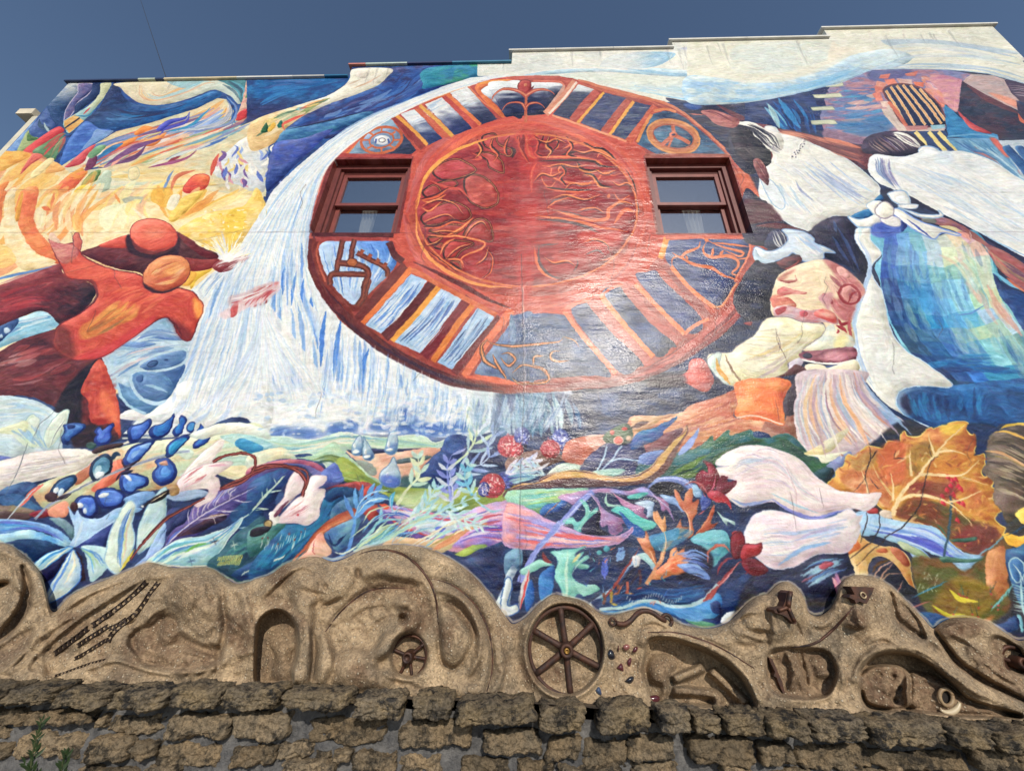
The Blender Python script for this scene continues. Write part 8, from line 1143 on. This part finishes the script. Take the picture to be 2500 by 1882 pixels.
HT = np.where(HT < 0, HT * 1.1, HT * 1.65) + .016 * up_noise(FH, FW, 40, 60, rng) + .009 * up_noise(FH, FW, 14, 18, rng) + .005 * up_noise(FH, FW, 5, 6, rng)
HT = blur(HT, 1)
fx = np.arange(-120, 2625, 2.6); nr_ = 132; tt = np.linspace(0, 1, nr_); tt = tt + .0
yt, yb = ytop(fx), ybase(fx)
PX = np.repeat(fx[None], nr_, 0); PY = yt[None] + (yb - yt)[None] * tt[:, None]
def sample(A, X, Y):
    u = np.clip((X - FX0) * FS, 0, FW - 1.01); v = np.clip((Y - FY0) * FS, 0, FH - 1.01); i, j = u.astype(int), v.astype(int); a, b_ = u - i, v - j
    return A[j, i] * (1 - a) * (1 - b_) + A[j, i + 1] * a * (1 - b_) + A[j + 1, i] * (1 - a) * b_ + A[j + 1, i + 1] * a * b_
dpx = PY - yt[None]                              # rounded shoulder near the outline, fuller towards the ledge
sh = np.sqrt(np.clip(1 - (1 - np.clip(dpx / 26, 0, 1)) ** 2, 0, 1))
def base_h(X, Y):
    d_ = Y - ytop(X); return .02 + .13 * np.sqrt(np.clip(1 - (1 - np.clip(d_ / 26, 0, 1)) ** 2, 0, 1)) + .13 * np.clip(d_ / 340, 0, 1)
hh = base_h(PX, PY) + sample(HT, PX, PY) * np.clip(dpx / 20, 0, 1); hh = np.clip(hh, .015, .62); hh[0] = -.02
def fr_pt(X, Y, out=0.):                         # point on the frieze under a photo pixel
    X, Y = np.asarray(X, float), np.asarray(Y, float)
    return on_plane(np.stack([X, Y], -1), D - np.clip(base_h(X, Y) + sample(HT, X, Y), .015, .62) - out)
V = on_plane(np.stack([PX, PY], -1), D - hh).reshape(-1, 3); nc = len(fx)
idx = np.arange(nr_ * nc).reshape(nr_, nc); q = np.stack([idx[:-1, :-1], idx[1:, :-1], idx[1:, 1:], idx[:-1, 1:]], -1).reshape(-1, 4)
frz = empty('concrete_frieze', (0, D - .3, .75), 'long brown pebbled concrete frieze sculpted in swirls with embedded old iron, below the mural', 'relief')
cm = bpy.data.materials.new('pebble_concrete'); cm.use_nodes = True; t = cm.node_tree; n = t.nodes; b = n['Principled BSDF']; b.inputs['Roughness'].default_value = .88; b.inputs['Specular IOR Level'].default_value = .2
tc = n.new('ShaderNodeTexCoord'); at = n.new('ShaderNodeAttribute'); at.attribute_name = 'stain'
n1 = n.new('ShaderNodeTexNoise'); n1.inputs['Scale'].default_value = 4.5; n1.inputs['Detail'].default_value = 8; n1.inputs['Roughness'].default_value = .65; link(t, tc.outputs['Object'], n1.inputs[0])
r1 = n.new('ShaderNodeValToRGB'); link(t, n1.outputs[0], r1.inputs[0]); e = r1.color_ramp.elements; e[0].position = .3; e[0].color = (*lin(112, 101, 86), 1); e[1].position = .68; e[1].color = (*lin(184, 160, 128), 1); e2 = r1.color_ramp.elements.new(.5); e2.color = (*lin(152, 132, 106), 1)
n2 = n.new('ShaderNodeTexNoise'); n2.inputs['Scale'].default_value = 26; n2.inputs['Detail'].default_value = 6; link(t, tc.outputs['Object'], n2.inputs[0])
m1 = n.new('ShaderNodeMath'); m1.operation = 'MULTIPLY_ADD'; m1.inputs[1].default_value = 1.5; m1.inputs[2].default_value = -.42; link(t, n2.outputs[0], m1.inputs[0])
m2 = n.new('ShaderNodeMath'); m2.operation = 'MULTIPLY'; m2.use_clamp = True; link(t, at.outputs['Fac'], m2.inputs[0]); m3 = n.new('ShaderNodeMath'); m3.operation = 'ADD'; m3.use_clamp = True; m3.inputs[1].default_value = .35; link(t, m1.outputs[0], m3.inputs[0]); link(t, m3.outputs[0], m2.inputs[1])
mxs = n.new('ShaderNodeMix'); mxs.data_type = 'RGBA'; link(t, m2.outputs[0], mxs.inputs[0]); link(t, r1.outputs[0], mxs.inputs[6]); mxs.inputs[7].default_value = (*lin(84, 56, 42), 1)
vo = n.new('ShaderNodeTexVoronoi'); vo.inputs['Scale'].default_value = 46; link(t, tc.outputs['Object'], vo.inputs['Vector'])
rv = n.new('ShaderNodeValToRGB'); rv.color_ramp.elements[0].position = .2; rv.color_ramp.elements[0].color = (1, 1, 1, 1); rv.color_ramp.elements[1].position = .34; rv.color_ramp.elements[1].color = (0, 0, 0, 1); link(t, vo.outputs['Distance'], rv.inputs[0])
sc_ = n.new('ShaderNodeSeparateColor'); link(t, vo.outputs['Color'], sc_.inputs[0]); gt = n.new('ShaderNodeMath'); gt.operation = 'GREATER_THAN'; gt.inputs[1].default_value = .5; link(t, sc_.outputs[0], gt.inputs[0]); pm_ = n.new('ShaderNodeMath'); pm_.operation = 'MULTIPLY'; link(t, rv.outputs[0], pm_.inputs[0]); link(t, gt.outputs[0], pm_.inputs[1])
pm2 = n.new('ShaderNodeMath'); pm2.operation = 'MULTIPLY'; pm2.inputs[1].default_value = .6; link(t, pm_.outputs[0], pm2.inputs[0])
mxp = n.new('ShaderNodeMix'); mxp.data_type = 'RGBA'; link(t, pm2.outputs[0], mxp.inputs[0]); link(t, mxs.outputs[2], mxp.inputs[6])
vf = n.new('ShaderNodeTexVoronoi'); vf.inputs['Scale'].default_value = 95; link(t, tc.outputs['Object'], vf.inputs['Vector']); sf = n.new('ShaderNodeSeparateColor'); link(t, vf.outputs['Color'], sf.inputs[0])
rf = n.new('ShaderNodeMapRange'); rf.inputs[3].default_value = .72; rf.inputs[4].default_value = 1.34; link(t, sf.outputs[0], rf.inputs[0]); hf = n.new('ShaderNodeHueSaturation'); link(t, rf.outputs[0], hf.inputs['Value']); link(t, mxs.outputs[2], hf.inputs['Color']); link(t, hf.outputs[0], mxp.inputs[6])
rp = n.new('ShaderNodeValToRGB'); rp.color_ramp.elements[0].color = (*lin(206, 186, 150), 1); rp.color_ramp.elements[1].color = (*lin(188, 150, 110), 1); e3 = rp.color_ramp.elements.new(.5); e3.color = (*lin(226, 214, 190), 1); link(t, sc_.outputs[1], rp.inputs[0]); link(t, rp.outputs[0], mxp.inputs[7]); link(t, mxp.outputs[2], b.inputs['Base Color'])
nb = n.new('ShaderNodeTexNoise'); nb.inputs['Scale'].default_value = 130; nb.inputs['Detail'].default_value = 5; link(t, tc.outputs['Object'], nb.inputs[0]); ad = n.new('ShaderNodeMath'); ad.operation = 'MULTIPLY_ADD'; ad.inputs[1].default_value = .8; link(t, pm_.outputs[0], ad.inputs[0]); link(t, nb.outputs[0], ad.inputs[2])
bp = n.new('ShaderNodeBump'); bp.inputs['Strength'].default_value = 1.; bp.inputs['Distance'].default_value = .008; link(t, ad.outputs[0], bp.inputs['Height']); link(t, bp.outputs[0], b.inputs['Normal'])
bd = mk('frieze_body', V, q, cm, frz, True)
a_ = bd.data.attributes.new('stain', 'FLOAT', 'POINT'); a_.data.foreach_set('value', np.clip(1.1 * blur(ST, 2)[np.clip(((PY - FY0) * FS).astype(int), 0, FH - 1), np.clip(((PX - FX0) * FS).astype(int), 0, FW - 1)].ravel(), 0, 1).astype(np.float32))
# ---- iron set into the frieze
iron = mat('rusty_iron', lin(92, 60, 46), .6, lin(56, 46, 44), 16, .6, 90, metal=.35, spec=.4); diron = mat('dark_iron', lin(46, 40, 40), .5, lin(92, 58, 42), 14, .5, 90, metal=.4, spec=.4); chain_m = mat('chain_iron', lin(56, 44, 36), .6, lin(44, 36, 34), 30, .3, 90, metal=.3)
def rod(s, w_, out=.0, name='iron_rod', m=diron, taper=True, label=None, n_=7):
    p = resample(catmull(loc(s), False), 34); c = fr_pt(p[:, 0], p[:, 1], out); u = np.linspace(0, 1, 34)
    c[1:-1] = (c[:-2] + c[1:-1] * 2 + c[2:]) / 4
    return tag(G().tube(c, w_ * (np.sin(np.pi * np.clip(u, .06, .94)) ** .5 if taper else np.ones(34)), n_).mk(name, m, frz, True), label)
T(1, 3)
rod("640 195 760 140 900 123 1050 166 1180 290 1250 430 1277 640", .012); rod("485 690 600 545 760 420 900 387 1040 390", .009); rod("1220 320 1350 356 1480 450 1580 580 1640 750 1650 950 1612 1110", .009)
T(2, 3); rod("948 696 1150 700 1350 760 1500 830 1692 946", .008)
T(3, 3); rod("165 800 330 770 480 650 600 515", .009)
def wheel(cx, cy, rx, ends, rim_w, spoke_r, hub_r, out, label, col):
    c = fr_pt([cx], [cy])[0]; yy_ = c[1] - out; ctr = on_plane(np.array([[cx, cy]]), yy_)[0]
    wl = mk('iron_wheel', *(lambda q_: (q_.v, q_.f))(G().lathe(ctr, (0, -1, 0), [(rx, -.02), (rx, .012), (rx - rim_w, .012), (rx - rim_w, -.05)], 64)), col, frz, True); tag(wl, label)
    for ex, ey in ends:
        e_ = on_plane(np.array([[ex, ey]]), yy_)[0]; d_ = (e_ - ctr); d_ /= np.linalg.norm(d_); e_ = ctr + d_ * (rx - rim_w * .5)
        G().tube(np.linspace(ctr + d_ * hub_r * .6, e_, 6), [spoke_r * k_ for k_ in (1.15, 1.05, 1, 1, 1.02, 1.08)], 8).mk('spoke', col, wl, True)
    G().lathe(ctr, (0, -1, 0), [(hub_r * 1.15, -.05), (hub_r * 1.1, .02), (hub_r, .05), (hub_r * .95, .062), (hub_r * .55, .064), (hub_r * .5, .045), (.001, .045)], 24).mk('hub', col, wl, True)
    return wl, ctr
T(2, 3)
w1, ctr = wheel(*loc("378 815")[0], .272, loc("340 540 555 645 605 935 408 1125 165 985 140 675"), .024, .021, .045, .05, 'large rusty iron wheel with six straight spokes set upright in the middle of the frieze', iron)
G().lathe(ctr + (0, -.05, 0), (0, -1, 0), [(.02, 0), (.018, .012), (.009, .014), (.008, .004), (.001, .004)], 12).mk('axle_nut', mat('brass', lin(150, 116, 60), .4, metal=.7), w1, True)
T(1, 3)
wheel(*loc("1070 862")[0], .128, loc("1180 770 1180 880 1090 1000 970 820 1020 960"), .012, .012, .036, .02, 'small rusted iron wheel half sunk in the frieze below the concrete spiral', diron)
T(3, 3)
wheel(*loc("1730 905")[0], .1, loc("1640 880 1790 840 1800 960"), .02, .014, .04, .02, 'dark iron gear wheel set in the far right lobe of the frieze', diron)
# curved wrench-like handle with two eyes
T(2, 3)
hnd = rod("730 632 780 640 830 612 880 560 930 545 985 560 1040 600 1070 612", .017, .02, 'iron_handle', iron, False, 'curved rusty iron handle with an eye at each end, above the coloured stones', 10)
for x, y, r_ in ((704, 620, .022), (1082, 612, .036)):
    c = fr_pt(*[[v_] for v_ in loc([x, y])[0]], .025)[0]; a_ = np.linspace(0, 2 * np.pi, 17); G().tube(np.stack([c[0] + r_ * np.cos(a_), np.full(17, c[1]), c[2] + r_ * np.sin(a_)], 1), r_ * .36, 8).mk('eye', iron, hnd, True)
# foot-shaped iron piece and cut plate
T(3, 3)
def plate(s, out, th, name, m, label, hole=None):
    p = loc(s); y_ = fr_pt(p[:, 0], p[:, 1])[:, 1].min() - out
    return tag(G().plate(on_plane(p, y_)[::-1], th).mk(name, m, frz), label)
def dist_plate(*a): pass
pl = plate("132 420 150 404 172 408 176 430 160 490 158 530 180 580 200 630 185 640 130 590 90 570 50 560 42 540 70 525 105 515 120 480", .035, .1, 'iron_foot', diron, 'black iron sewing-table foot shape standing near the top of the frieze hump')
for (x0, y0, x1, y1, r_) in ((155, 415, 140, 520, .016), (140, 520, 70, 545, .013), (140, 520, 185, 620, .014)):
    a, b_ = loc([x0, y0])[0], loc([x1, y1])[0]; y_ = pl.data.vertices[0].co.y + D - .3 - .004
    G().tube(np.linspace(on_plane(a[None], y_)[0], on_plane(b_[None], y_)[0], 5), r_, 8).mk('rib', diron, pl, True)
pl = plate("576 376 742 382 730 420 690 496 650 484 640 478 615 494 605 470 568 452 575 435 606 430", .03, .08, 'iron_plate', iron, 'triangular dark iron plate with a cut-out under the tallest frieze hump')
c = fr_pt(*[[v_] for v_ in loc([645, 435])[0]], .036)[0]; a_ = np.linspace(0, 2 * np.pi, 13); y_ = pl.data.vertices[0].co.y + D - .3
G().tube(np.stack([c[0] + .018 * np.cos(a_), np.full(13, y_ - .004), c[2] + .018 * np.sin(a_)], 1), .006, 6).mk('ring', mat('worn_steel', lin(170, 150, 120), .5, metal=.5), pl, True)
# iron blade in the right hollow
plate("5 870 30 880 60 950 100 1040 120 1120 105 1120 80 1060 60 1010 40 1000 50 970 20 910", .02, .06, 'iron_blade', iron, 'narrow rusty blade leaning in the right hollow')
# eye of the fish head: shell ring and pearly crescent
y_ = fr_pt(*[[v_] for v_ in loc([1245, 1150])[0]], .0)[0][1]
tE = np.linspace(0, 2 * np.pi, 25); el = lambda cx, cy, rx, ry, rot: loc(np.stack([cx + rx * np.cos(tE) * math.cos(rot) - ry * np.sin(tE) * math.sin(rot), cy + rx * np.cos(tE) * math.sin(rot) + ry * np.sin(tE) * math.cos(rot)], 1).ravel())
eye = G().tube(on_plane(el(1244, 1148, 44, 60, -.35), y_ - .03), .011, 8).mk('fish_eye', mat('worn_bone', lin(160, 138, 108), .5, lin(132, 108, 82), 30, .3, 80), frz, True); tag(eye, 'pale ring eye of the brown fish head')
G().plate(on_plane(el(1243, 1150, 30, 46, -.3)[:-1][::-1], y_ - .012), .02).mk('pupil', mat('dark_hole', (.02, .016, .014), .9), eye)
a_ = np.linspace(.2, 2.3, 16); G().tube(on_plane(loc(np.stack([1258 + 82 * np.cos(a_), 1168 + 88 * np.sin(a_)], 1).ravel()), y_ - .022), .012 * np.sin(np.linspace(.3, 2.84, 16)) + .004, 8).mk('shell', mat('pearl', lin(196, 180, 150), .25, spec=.7), eye, True)
# glassy stones pressed into the concrete
T(2, 3)
black, blue_, wine, rose = (mat('polished_stone', lin(*c_), .15, spec=.8) for c_ in ((32, 34, 42), (60, 76, 104), (84, 40, 46), (140, 88, 84)))
for s, m_, lb in [("655 845 680 812 705 825 720 870 705 888 670 880", black, 'round black polished stone beside the large wheel'), ("728 945 760 910 775 930 780 970 755 965", wine, 'wine red stone, lowest of the red group'), ("802 895 825 870 836 885 825 935 805 925", wine, None), ("770 800 790 778 822 785 820 810 790 825", rose, 'rosy flat stone at the top of the group'), ("838 830 855 797 880 800 872 830 845 842", wine, None), ("738 800 745 782 748 820 742 830", wine, None), ("782 1040 820 1005 850 1005 848 1035 820 1060", black, 'black faceted stone below the red ones'), ("578 1100 605 1072 622 1100 626 1135 600 1130", blue_, 'slate blue shard by the wheel rim'), ("920 1165 960 1140 1015 1135 1032 1160 1015 1195 970 1195", wine, 'large wine red stone at the foot of the arch')]:
    p = resample(catmull(np.vstack([loc(s), loc(s)[:1]]), False), 15)[:-1]; c0 = p.mean(0); y_ = fr_pt([c0[0]], [c0[1]])[0][1]; v = []; k = len(p)
    for f_, o_ in ((1.05, .012), (.95, -.010), (.55, -.024)): v += list(on_plane(c0 + (p - c0) * f_, y_ + o_))
    v.append(on_plane(c0[None], y_ - .027)[0]); tag(mk('glass_stone', v, [(i + r_ * k, (i + 1) % k + r_ * k, (i + 1) % k + (r_ + 1) * k, i + (r_ + 1) * k) for r_ in range(2) for i in range(k)] + [(2 * k + i, 2 * k + (i + 1) % k, 3 * k) for i in range(k)], m_, frz, True), lb)
# bicycle chains pressed into the leaf
T(0, 3)
lk = G()
for sg in (-1, 1): lk.box(-.5, .5, -.3, .1, sg * .42 - .07, sg * .42 + .07)
lk.box(-.2, .2, -.3, .08, -.36, .36)
lk_me = None
for s, n_, w_, lb in [("1030 338 940 430 850 505 740 585 645 650", 11, .034, 'thick chain along the upper edge of the leaf'), ("1112 345 1060 410 1010 490 965 550 910 600 860 640 790 700 755 770", 13, .032, 'chain bending down the right side of the leaf'), ("620 665 540 730 450 795 385 845", 8, .034, None), ("760 650 680 700 600 750 545 790", 7, .028, None), ("740 750 660 800 590 845 520 880", 7, .022, None), ("740 885 640 910 540 945 430 985 380 1000", 14, .014, 'fine chain along the lower edge of the leaf'), ("885 600 830 640 760 670", 5, .026, None)]:
    ch = bpy.data.objects.new('iron_chain', None); sc.collection.objects.link(ch); ch.parent = frz; ch.empty_display_size = .05; tag(ch, lb)
    p = resample(catmull(loc(s), False), n_ + 1); c = fr_pt(p[:, 0], p[:, 1], .004)
    for i in range(n_):
        d_ = c[i + 1] - c[i]; L_ = np.linalg.norm(d_); d_ /= L_; nn = np.cross(d_, (0, 1, 0)); nn /= np.linalg.norm(nn)
        if lk_me is None: o = lk.mk('chain_link', chain_m); lk_me = o.data
        else: o = bpy.data.objects.new('chain_link', lk_me); sc.collection.objects.link(o)
        o.parent = ch; mid = (c[i] + c[i + 1]) / 2 - ROOTS[frz.name]; yv = np.cross(nn, d_)
        o.matrix_local = Matrix([[d_[k] * L_ * .92, yv[k] * w_ * 1.1, nn[k] * w_ * 1.15, mid[k]] for k in range(3)] + [[0, 0, 0, 1]])
# ---------------- stone wall under the frieze ----------------
from mathutils import noise as mn
lime = rockmat('limestone', lin(156, 136, 108), lin(124, 114, 98), lin(72, 67, 60), .26, .5); ledge_m = rockmat('weathered_limestone', lin(158, 140, 110), lin(116, 108, 96), lin(62, 60, 58), .18, .45)
stw = empty('stone_wall', (0, 2.9, 0), 'low rubble wall of rough tan limestone with overhanging dark ledge stones, under the frieze', 'wall')
def rock(name, box, yf, dep, m, seed, strat=0., nsub=9, parent=stw):
    """rough block: box in photo px (x0,x1,y0,y1), front face near depth yf"""
    x0, x1, y0, y1 = box; e_ = -1.5 if m is ledge_m else .012 * (x1 - x0) + 1; x0 -= e_; x1 += e_; y0 -= 3 if m is ledge_m else 4; y1 += 2 if m is ledge_m else 4; c = on_plane(np.array([[x0, y0], [x1, y0], [x1, y1], [x0, y1]], float), yf)
    X0, X1 = (c[0][0] + c[3][0]) / 2, (c[1][0] + c[2][0]) / 2; Z1, Z0 = (c[0][2] + c[1][2]) / 2, (c[2][2] + c[3][2]) / 2; tilt = ((c[1][2] - c[0][2]) + (c[2][2] - c[3][2])) / 2
    return rockw(name, (X0, X1, yf, yf + dep, Z0, Z1), tilt, m, seed, strat, nsub, parent)
def rockw(name, bx, tilt, m, seed, strat, nsub, parent):
    X0, X1, Y0, Y1, Z0, Z1 = bx; hx, hy, hz = (X1 - X0) / 2, (Y1 - Y0) / 2, (Z1 - Z0) / 2; ctr = ((X0 + X1) / 2, (Y0 + Y1) / 2, (Z0 + Z1) / 2)
    nx = max(5, min(44, int(hx / hz * nsub * .8))); v, f, ids = [], [], {}
    def vid(i, j, k, NX, NY, NZ):
        if (i, j, k) in ids: return ids[i, j, k]
        a, b_, c_ = 2 * i / NX - 1, 2 * j / NY - 1, 2 * k / NZ - 1
        pw = 7.; l = (abs(a) ** pw + abs(b_) ** pw + abs(c_) ** pw) ** (1 / pw); mx_ = max(abs(a), abs(b_), abs(c_)); s_ = mx_ / l if l else 1
        q_ = Vector((a * hx * s_, b_ * hy * s_, c_ * hz * s_)); w_ = Vector((q_.x, q_.y, q_.z * (1 + 2.5 * strat))) + Vector((seed * 7.3, seed * 3.1, seed * 1.7))
        d_ = (mn.fractal(w_ * 6, 1., 2., 3) * .015 + mn.fractal(w_ * 21, .7, 2.1, 4) * .013 - abs(mn.noise(w_ * 12)) * .024 - abs(mn.noise(w_ * 31)) * .018)
        dr = Vector((q_.x / hx * .7, q_.y / hy, q_.z / hz * .8)); dr.normalize(); q_ = q_ + dr * d_
        q_.x += .02 * mn.noise(Vector((q_.z * 8, seed, 0))); q_.z += tilt * q_.x / (2 * hx) + .018 * mn.noise(Vector((q_.x * 7, seed * 2.2, 1)))
        ids[i, j, k] = len(v); v.append((q_.x + ctr[0], q_.y + ctr[1], q_.z + ctr[2])); return ids[i, j, k]
    NX, NY, NZ = nx, max(3, nsub // 2), max(5, nsub)
    for j in range(NZ):
        for i in range(NX):
            for y_, fl in ((0, 0), (NY, 1)):
                q_ = [vid(i, y_, j, NX, NY, NZ), vid(i + 1, y_, j, NX, NY, NZ), vid(i + 1, y_, j + 1, NX, NY, NZ), vid(i, y_, j + 1, NX, NY, NZ)]; f.append(q_[::-1] if fl else q_)
    for j in range(NY):
        for i in range(NX):
            for z_, fl in ((0, 1), (NZ, 0)):
                q_ = [vid(i, j, z_, NX, NY, NZ), vid(i + 1, j, z_, NX, NY, NZ), vid(i + 1, j + 1, z_, NX, NY, NZ), vid(i, j + 1, z_, NX, NY, NZ)]; f.append(q_[::-1] if fl else q_)
        for k in range(NZ):
            for x_, fl in ((0, 1), (NX, 0)):
                q_ = [vid(x_, j, k, NX, NY, NZ), vid(x_, j + 1, k, NX, NY, NZ), vid(x_, j + 1, k + 1, NX, NY, NZ), vid(x_, j, k + 1, NX, NY, NZ)]; f.append(q_[::-1] if fl else q_)
    return mk(name, v, f, m, parent, True)
YL, YS = 2.86, 2.99
sd_ = 1
def tp(c_, bx): T(c_, 3); return OX + bx[0] * SC, OX + bx[1] * SC, OY + bx[2] * SC, OY + bx[3] * SC
for c_, bx in [(0, (-420, -30, 1085, 1225)), (0, (-25, 330, 1100, 1225)), (0, (335, 725, 1105, 1240)), (0, (735, 1130, 1105, 1260)), (0, (1150, 1500, 1100, 1250)), (0, (1505, 1925, 1110, 1255)), (1, (142, 640, 1130, 1262)), (1, (655, 1015, 1150, 1325)), (1, (1075, 1368, 1150, 1312)), (1, (1375, 1960, 1190, 1360)), (2, (180, 522, 1225, 1408)), (2, (600, 985, 1215, 1422)), (2, (1030, 1272, 1245, 1405)), (2, (1282, 1488, 1290, 1425)), (2, (1500, 1800, 1285, 1442)), (3, (20, 325, 1300, 1465)), (3, (332, 738, 1315, 1470)), (3, (748, 1310, 1340, 1508)), (3, (1318, 1620, 1370, 1535)), (3, (1636, 1980, 1400, 1540)), (3, (1990, 2500, 1420, 1580))]:
    sd_ += 1; rock('ledge_stone', tp(c_, bx), YL + .03 * math.sin(sd_ * 2.1), .24, ledge_m, sd_, .9, 17)
for c_, bx in [(0, (-300, 40, 1370, 1460)), (0, (-200, 135, 1250, 1365)), (0, (140, 600, 1265, 1350)), (0, (650, 722, 1270, 1370)), (0, (728, 1145, 1285, 1405)), (0, (1130, 1580, 1285, 1455)), (0, (1595, 1995, 1275, 1462)), (0, (-260, 30, 1480, 1600)), (0, (70, 540, 1405, 1585)), (0, (558, 862, 1440, 1625)), (0, (868, 1055, 1490, 1600)), (0, (1062, 1530, 1480, 1645)), (0, (1592, 1900, 1505, 1650)), (0, (960, 1180, 1650, 1760)), (0, (500, 900, 1660, 1780)), (1, (355, 905, 1292, 1470)), (1, (985, 1500, 1335, 1508)), (1, (1580, 1985, 1395, 1560)), (1, (135, 385, 1470, 1585)), (1, (388, 512, 1530, 1595)), (1, (528, 655, 1530, 1615)), (1, (650, 962, 1560, 1690)), (1, (985, 1290, 1560, 1710)), (1, (1420, 1770, 1590, 1700)), (1, (150, 520, 1625, 1720)), (2, (238, 485, 1445, 1615)), (2, (498, 812, 1450, 1645)), (2, (818, 1142, 1430, 1605)), (2, (1245, 1712, 1445, 1635)), (2, (35, 290, 1605, 1710)), (2, (835, 1175, 1615, 1720)), (2, (1480, 1710, 1648, 1740)), (2, (1755, 2000, 1490, 1640)), (3, (205, 742, 1485, 1655)), (3, (745, 1405, 1535, 1665)), (3, (1485, 1790, 1515, 1680)), (3, (1800, 2300, 1560, 1700)), (3, (0, 330, 1655, 1760)), (3, (560, 1000, 1670, 1790)), (2, (330, 780, 1655, 1760)), (3, (1050, 1500, 1680, 1800))]:
    sd_ += 1; rock('wall_stone', tp(c_, bx), YS + .03 * math.sin(sd_ * 1.7), .2, lime, sd_, .3, 15)
g_ = random.Random(77); z_ = .10
for z_ in (.1,):
    x_ = -4.6
    while x_ < 4.6:
        w_ = g_.uniform(.22, .5); sd_ += 1; zb = z_ - .08 + .02 * x_ * .3
        rockw('wall_stone', (x_, x_ + w_, YS + g_.uniform(-.02, .03), YS + .2, max(.0, zb), max(.0, zb) + g_.uniform(.12, .17)), 0, lime, sd_, .3, 7, stw); x_ += w_ + g_.uniform(.03, .07)
mort = mat('mortar', lin(122, 120, 118), .95, lin(78, 78, 80), 14, 1., 38, dist=.025, detail=10)
nx, nz = 230, 30; xs_ = np.linspace(-5, 5, nx); v = []
for k in range(nz):
    for x in xs_:
        z1 = .745 - .002 * x; z = z1 * k / (nz - 1) ; v.append((x, YS + .065 + .026 * mn.fractal(Vector((x * 9, z * 12, 3)), .8, 2, 5), z))
mg = mk('mortar', v, [(k * nx + i, k * nx + i + 1, (k + 1) * nx + i + 1, (k + 1) * nx + i) for k in range(nz - 1) for i in range(nx - 1)], mort, stw, True)
# bed of mortar on top, between ledge stones and frieze
v = []; nk = 14
xb = np.linspace(-140, 2640, 240); pb = fr_pt(xb, ybase(xb) - 2)
lt = np.interp(xb, [-140, 620, 1250, 1875, 2640], [1686, 1694, 1712, 1752, 1800])
pf = on_plane(np.stack([xb, lt], 1), YL + .10)
for k in range(nk):
    u = k / (nk - 1)
    for a, b_ in zip(pb, pf): p = a * (1 - u) + b_ * u; v.append((p[0], p[1] + (.03 if k == 0 else 0), p[2] + .012 * mn.fractal(Vector((p[0] * 6, p[1] * 9, 8)), 1, 2, 4) * (1 if k else 0)))
mk('ledge_bed', v, [(k * 240 + i, (k + 1) * 240 + i, (k + 1) * 240 + i + 1, k * 240 + i + 1) for k in range(nk - 1) for i in range(239)], mat('ledge_mortar', lin(54, 50, 46), .95, lin(104, 90, 72), 9, 1., 40, dist=.012), stw, True)
# ---------------- weed in front of the wall ----------------
lf_m = mat('weed_leaf', lin(34, 50, 26), .5, lin(48, 66, 32), 8, spec=.4); st_m = mat('weed_stem', lin(60, 66, 36), .7)
T(0, 3)
wd = empty('weed', tuple(np.append(on_plane(loc("200 1800"), 2.5)[0][:2], 0)), 'dark green leafy weed growing up in front of the stone wall, lower left corner', 'plant')
leaf_me = None; g_ = random.Random(31)
for s in ("190 2300 200 1900 215 1640 240 1480 290 1310", "420 2300 425 1900 430 1660 450 1545", "120 2300 60 2000 40 1750", "270 2300 240 1950 200 1700 170 1620"):
    p = resample(catmull(loc(s), False), 40); c = on_plane(p, 2.5); c[0] = (wd.location[0] + g_.uniform(-.05, .05), 2.5, 0)
    c[:14] = c[0] + (c[14] - c[0]) * (np.arange(14) / 14)[:, None]
    G().tube(c, np.linspace(.006, .0025, 40), 6).mk('stem', st_m, wd, True)
    for i in range(13, 40):
        for rep in range(2):
            d_ = c[min(39, i + 1)] - c[i - 1]; d_ /= np.linalg.norm(d_); az = i * 2.4 + rep * 3.1 + g_.uniform(-.4, .4); sd2 = np.array([math.cos(az), math.sin(az) * .8, .0])
            dr = d_ * g_.uniform(.7, 1.1) + sd2 * g_.uniform(.5, .9); dr /= np.linalg.norm(dr); wv = np.cross(dr, (.1, 1, .2)); wv /= np.linalg.norm(wv); nv = np.cross(wv, dr); L_ = g_.uniform(.045, .075) * (1 - .35 * (i - 13) / 27)
            if leaf_me is None:
                vv, ff = [], []
                for k in range(6):
                    u = k / 5; hw = .17 * math.sin(math.pi * min(1, .06 + u * .93)) ** .8; vv += [(u, -hw, .1 * math.sin(u * 3) + .05), (u, 0, .1 * math.sin(u * 3)), (u, hw, .1 * math.sin(u * 3) + .05)]
                    if k: b0 = 3 * (k - 1); ff += [(b0, b0 + 3, b0 + 4, b0 + 1), (b0 + 1, b0 + 4, b0 + 5, b0 + 2)]
                o = mk('leaf', vv, ff, lf_m, None, True); leaf_me = o.data
            else: o = bpy.data.objects.new('leaf', leaf_me); sc.collection.objects.link(o)
            o.parent = wd; q_ = c[i] - np.array(wd.location)
            o.matrix_local = Matrix([[dr[k] * L_, wv[k] * L_, nv[k] * L_, q_[k]] for k in range(3)] + [[0, 0, 0, 1]])
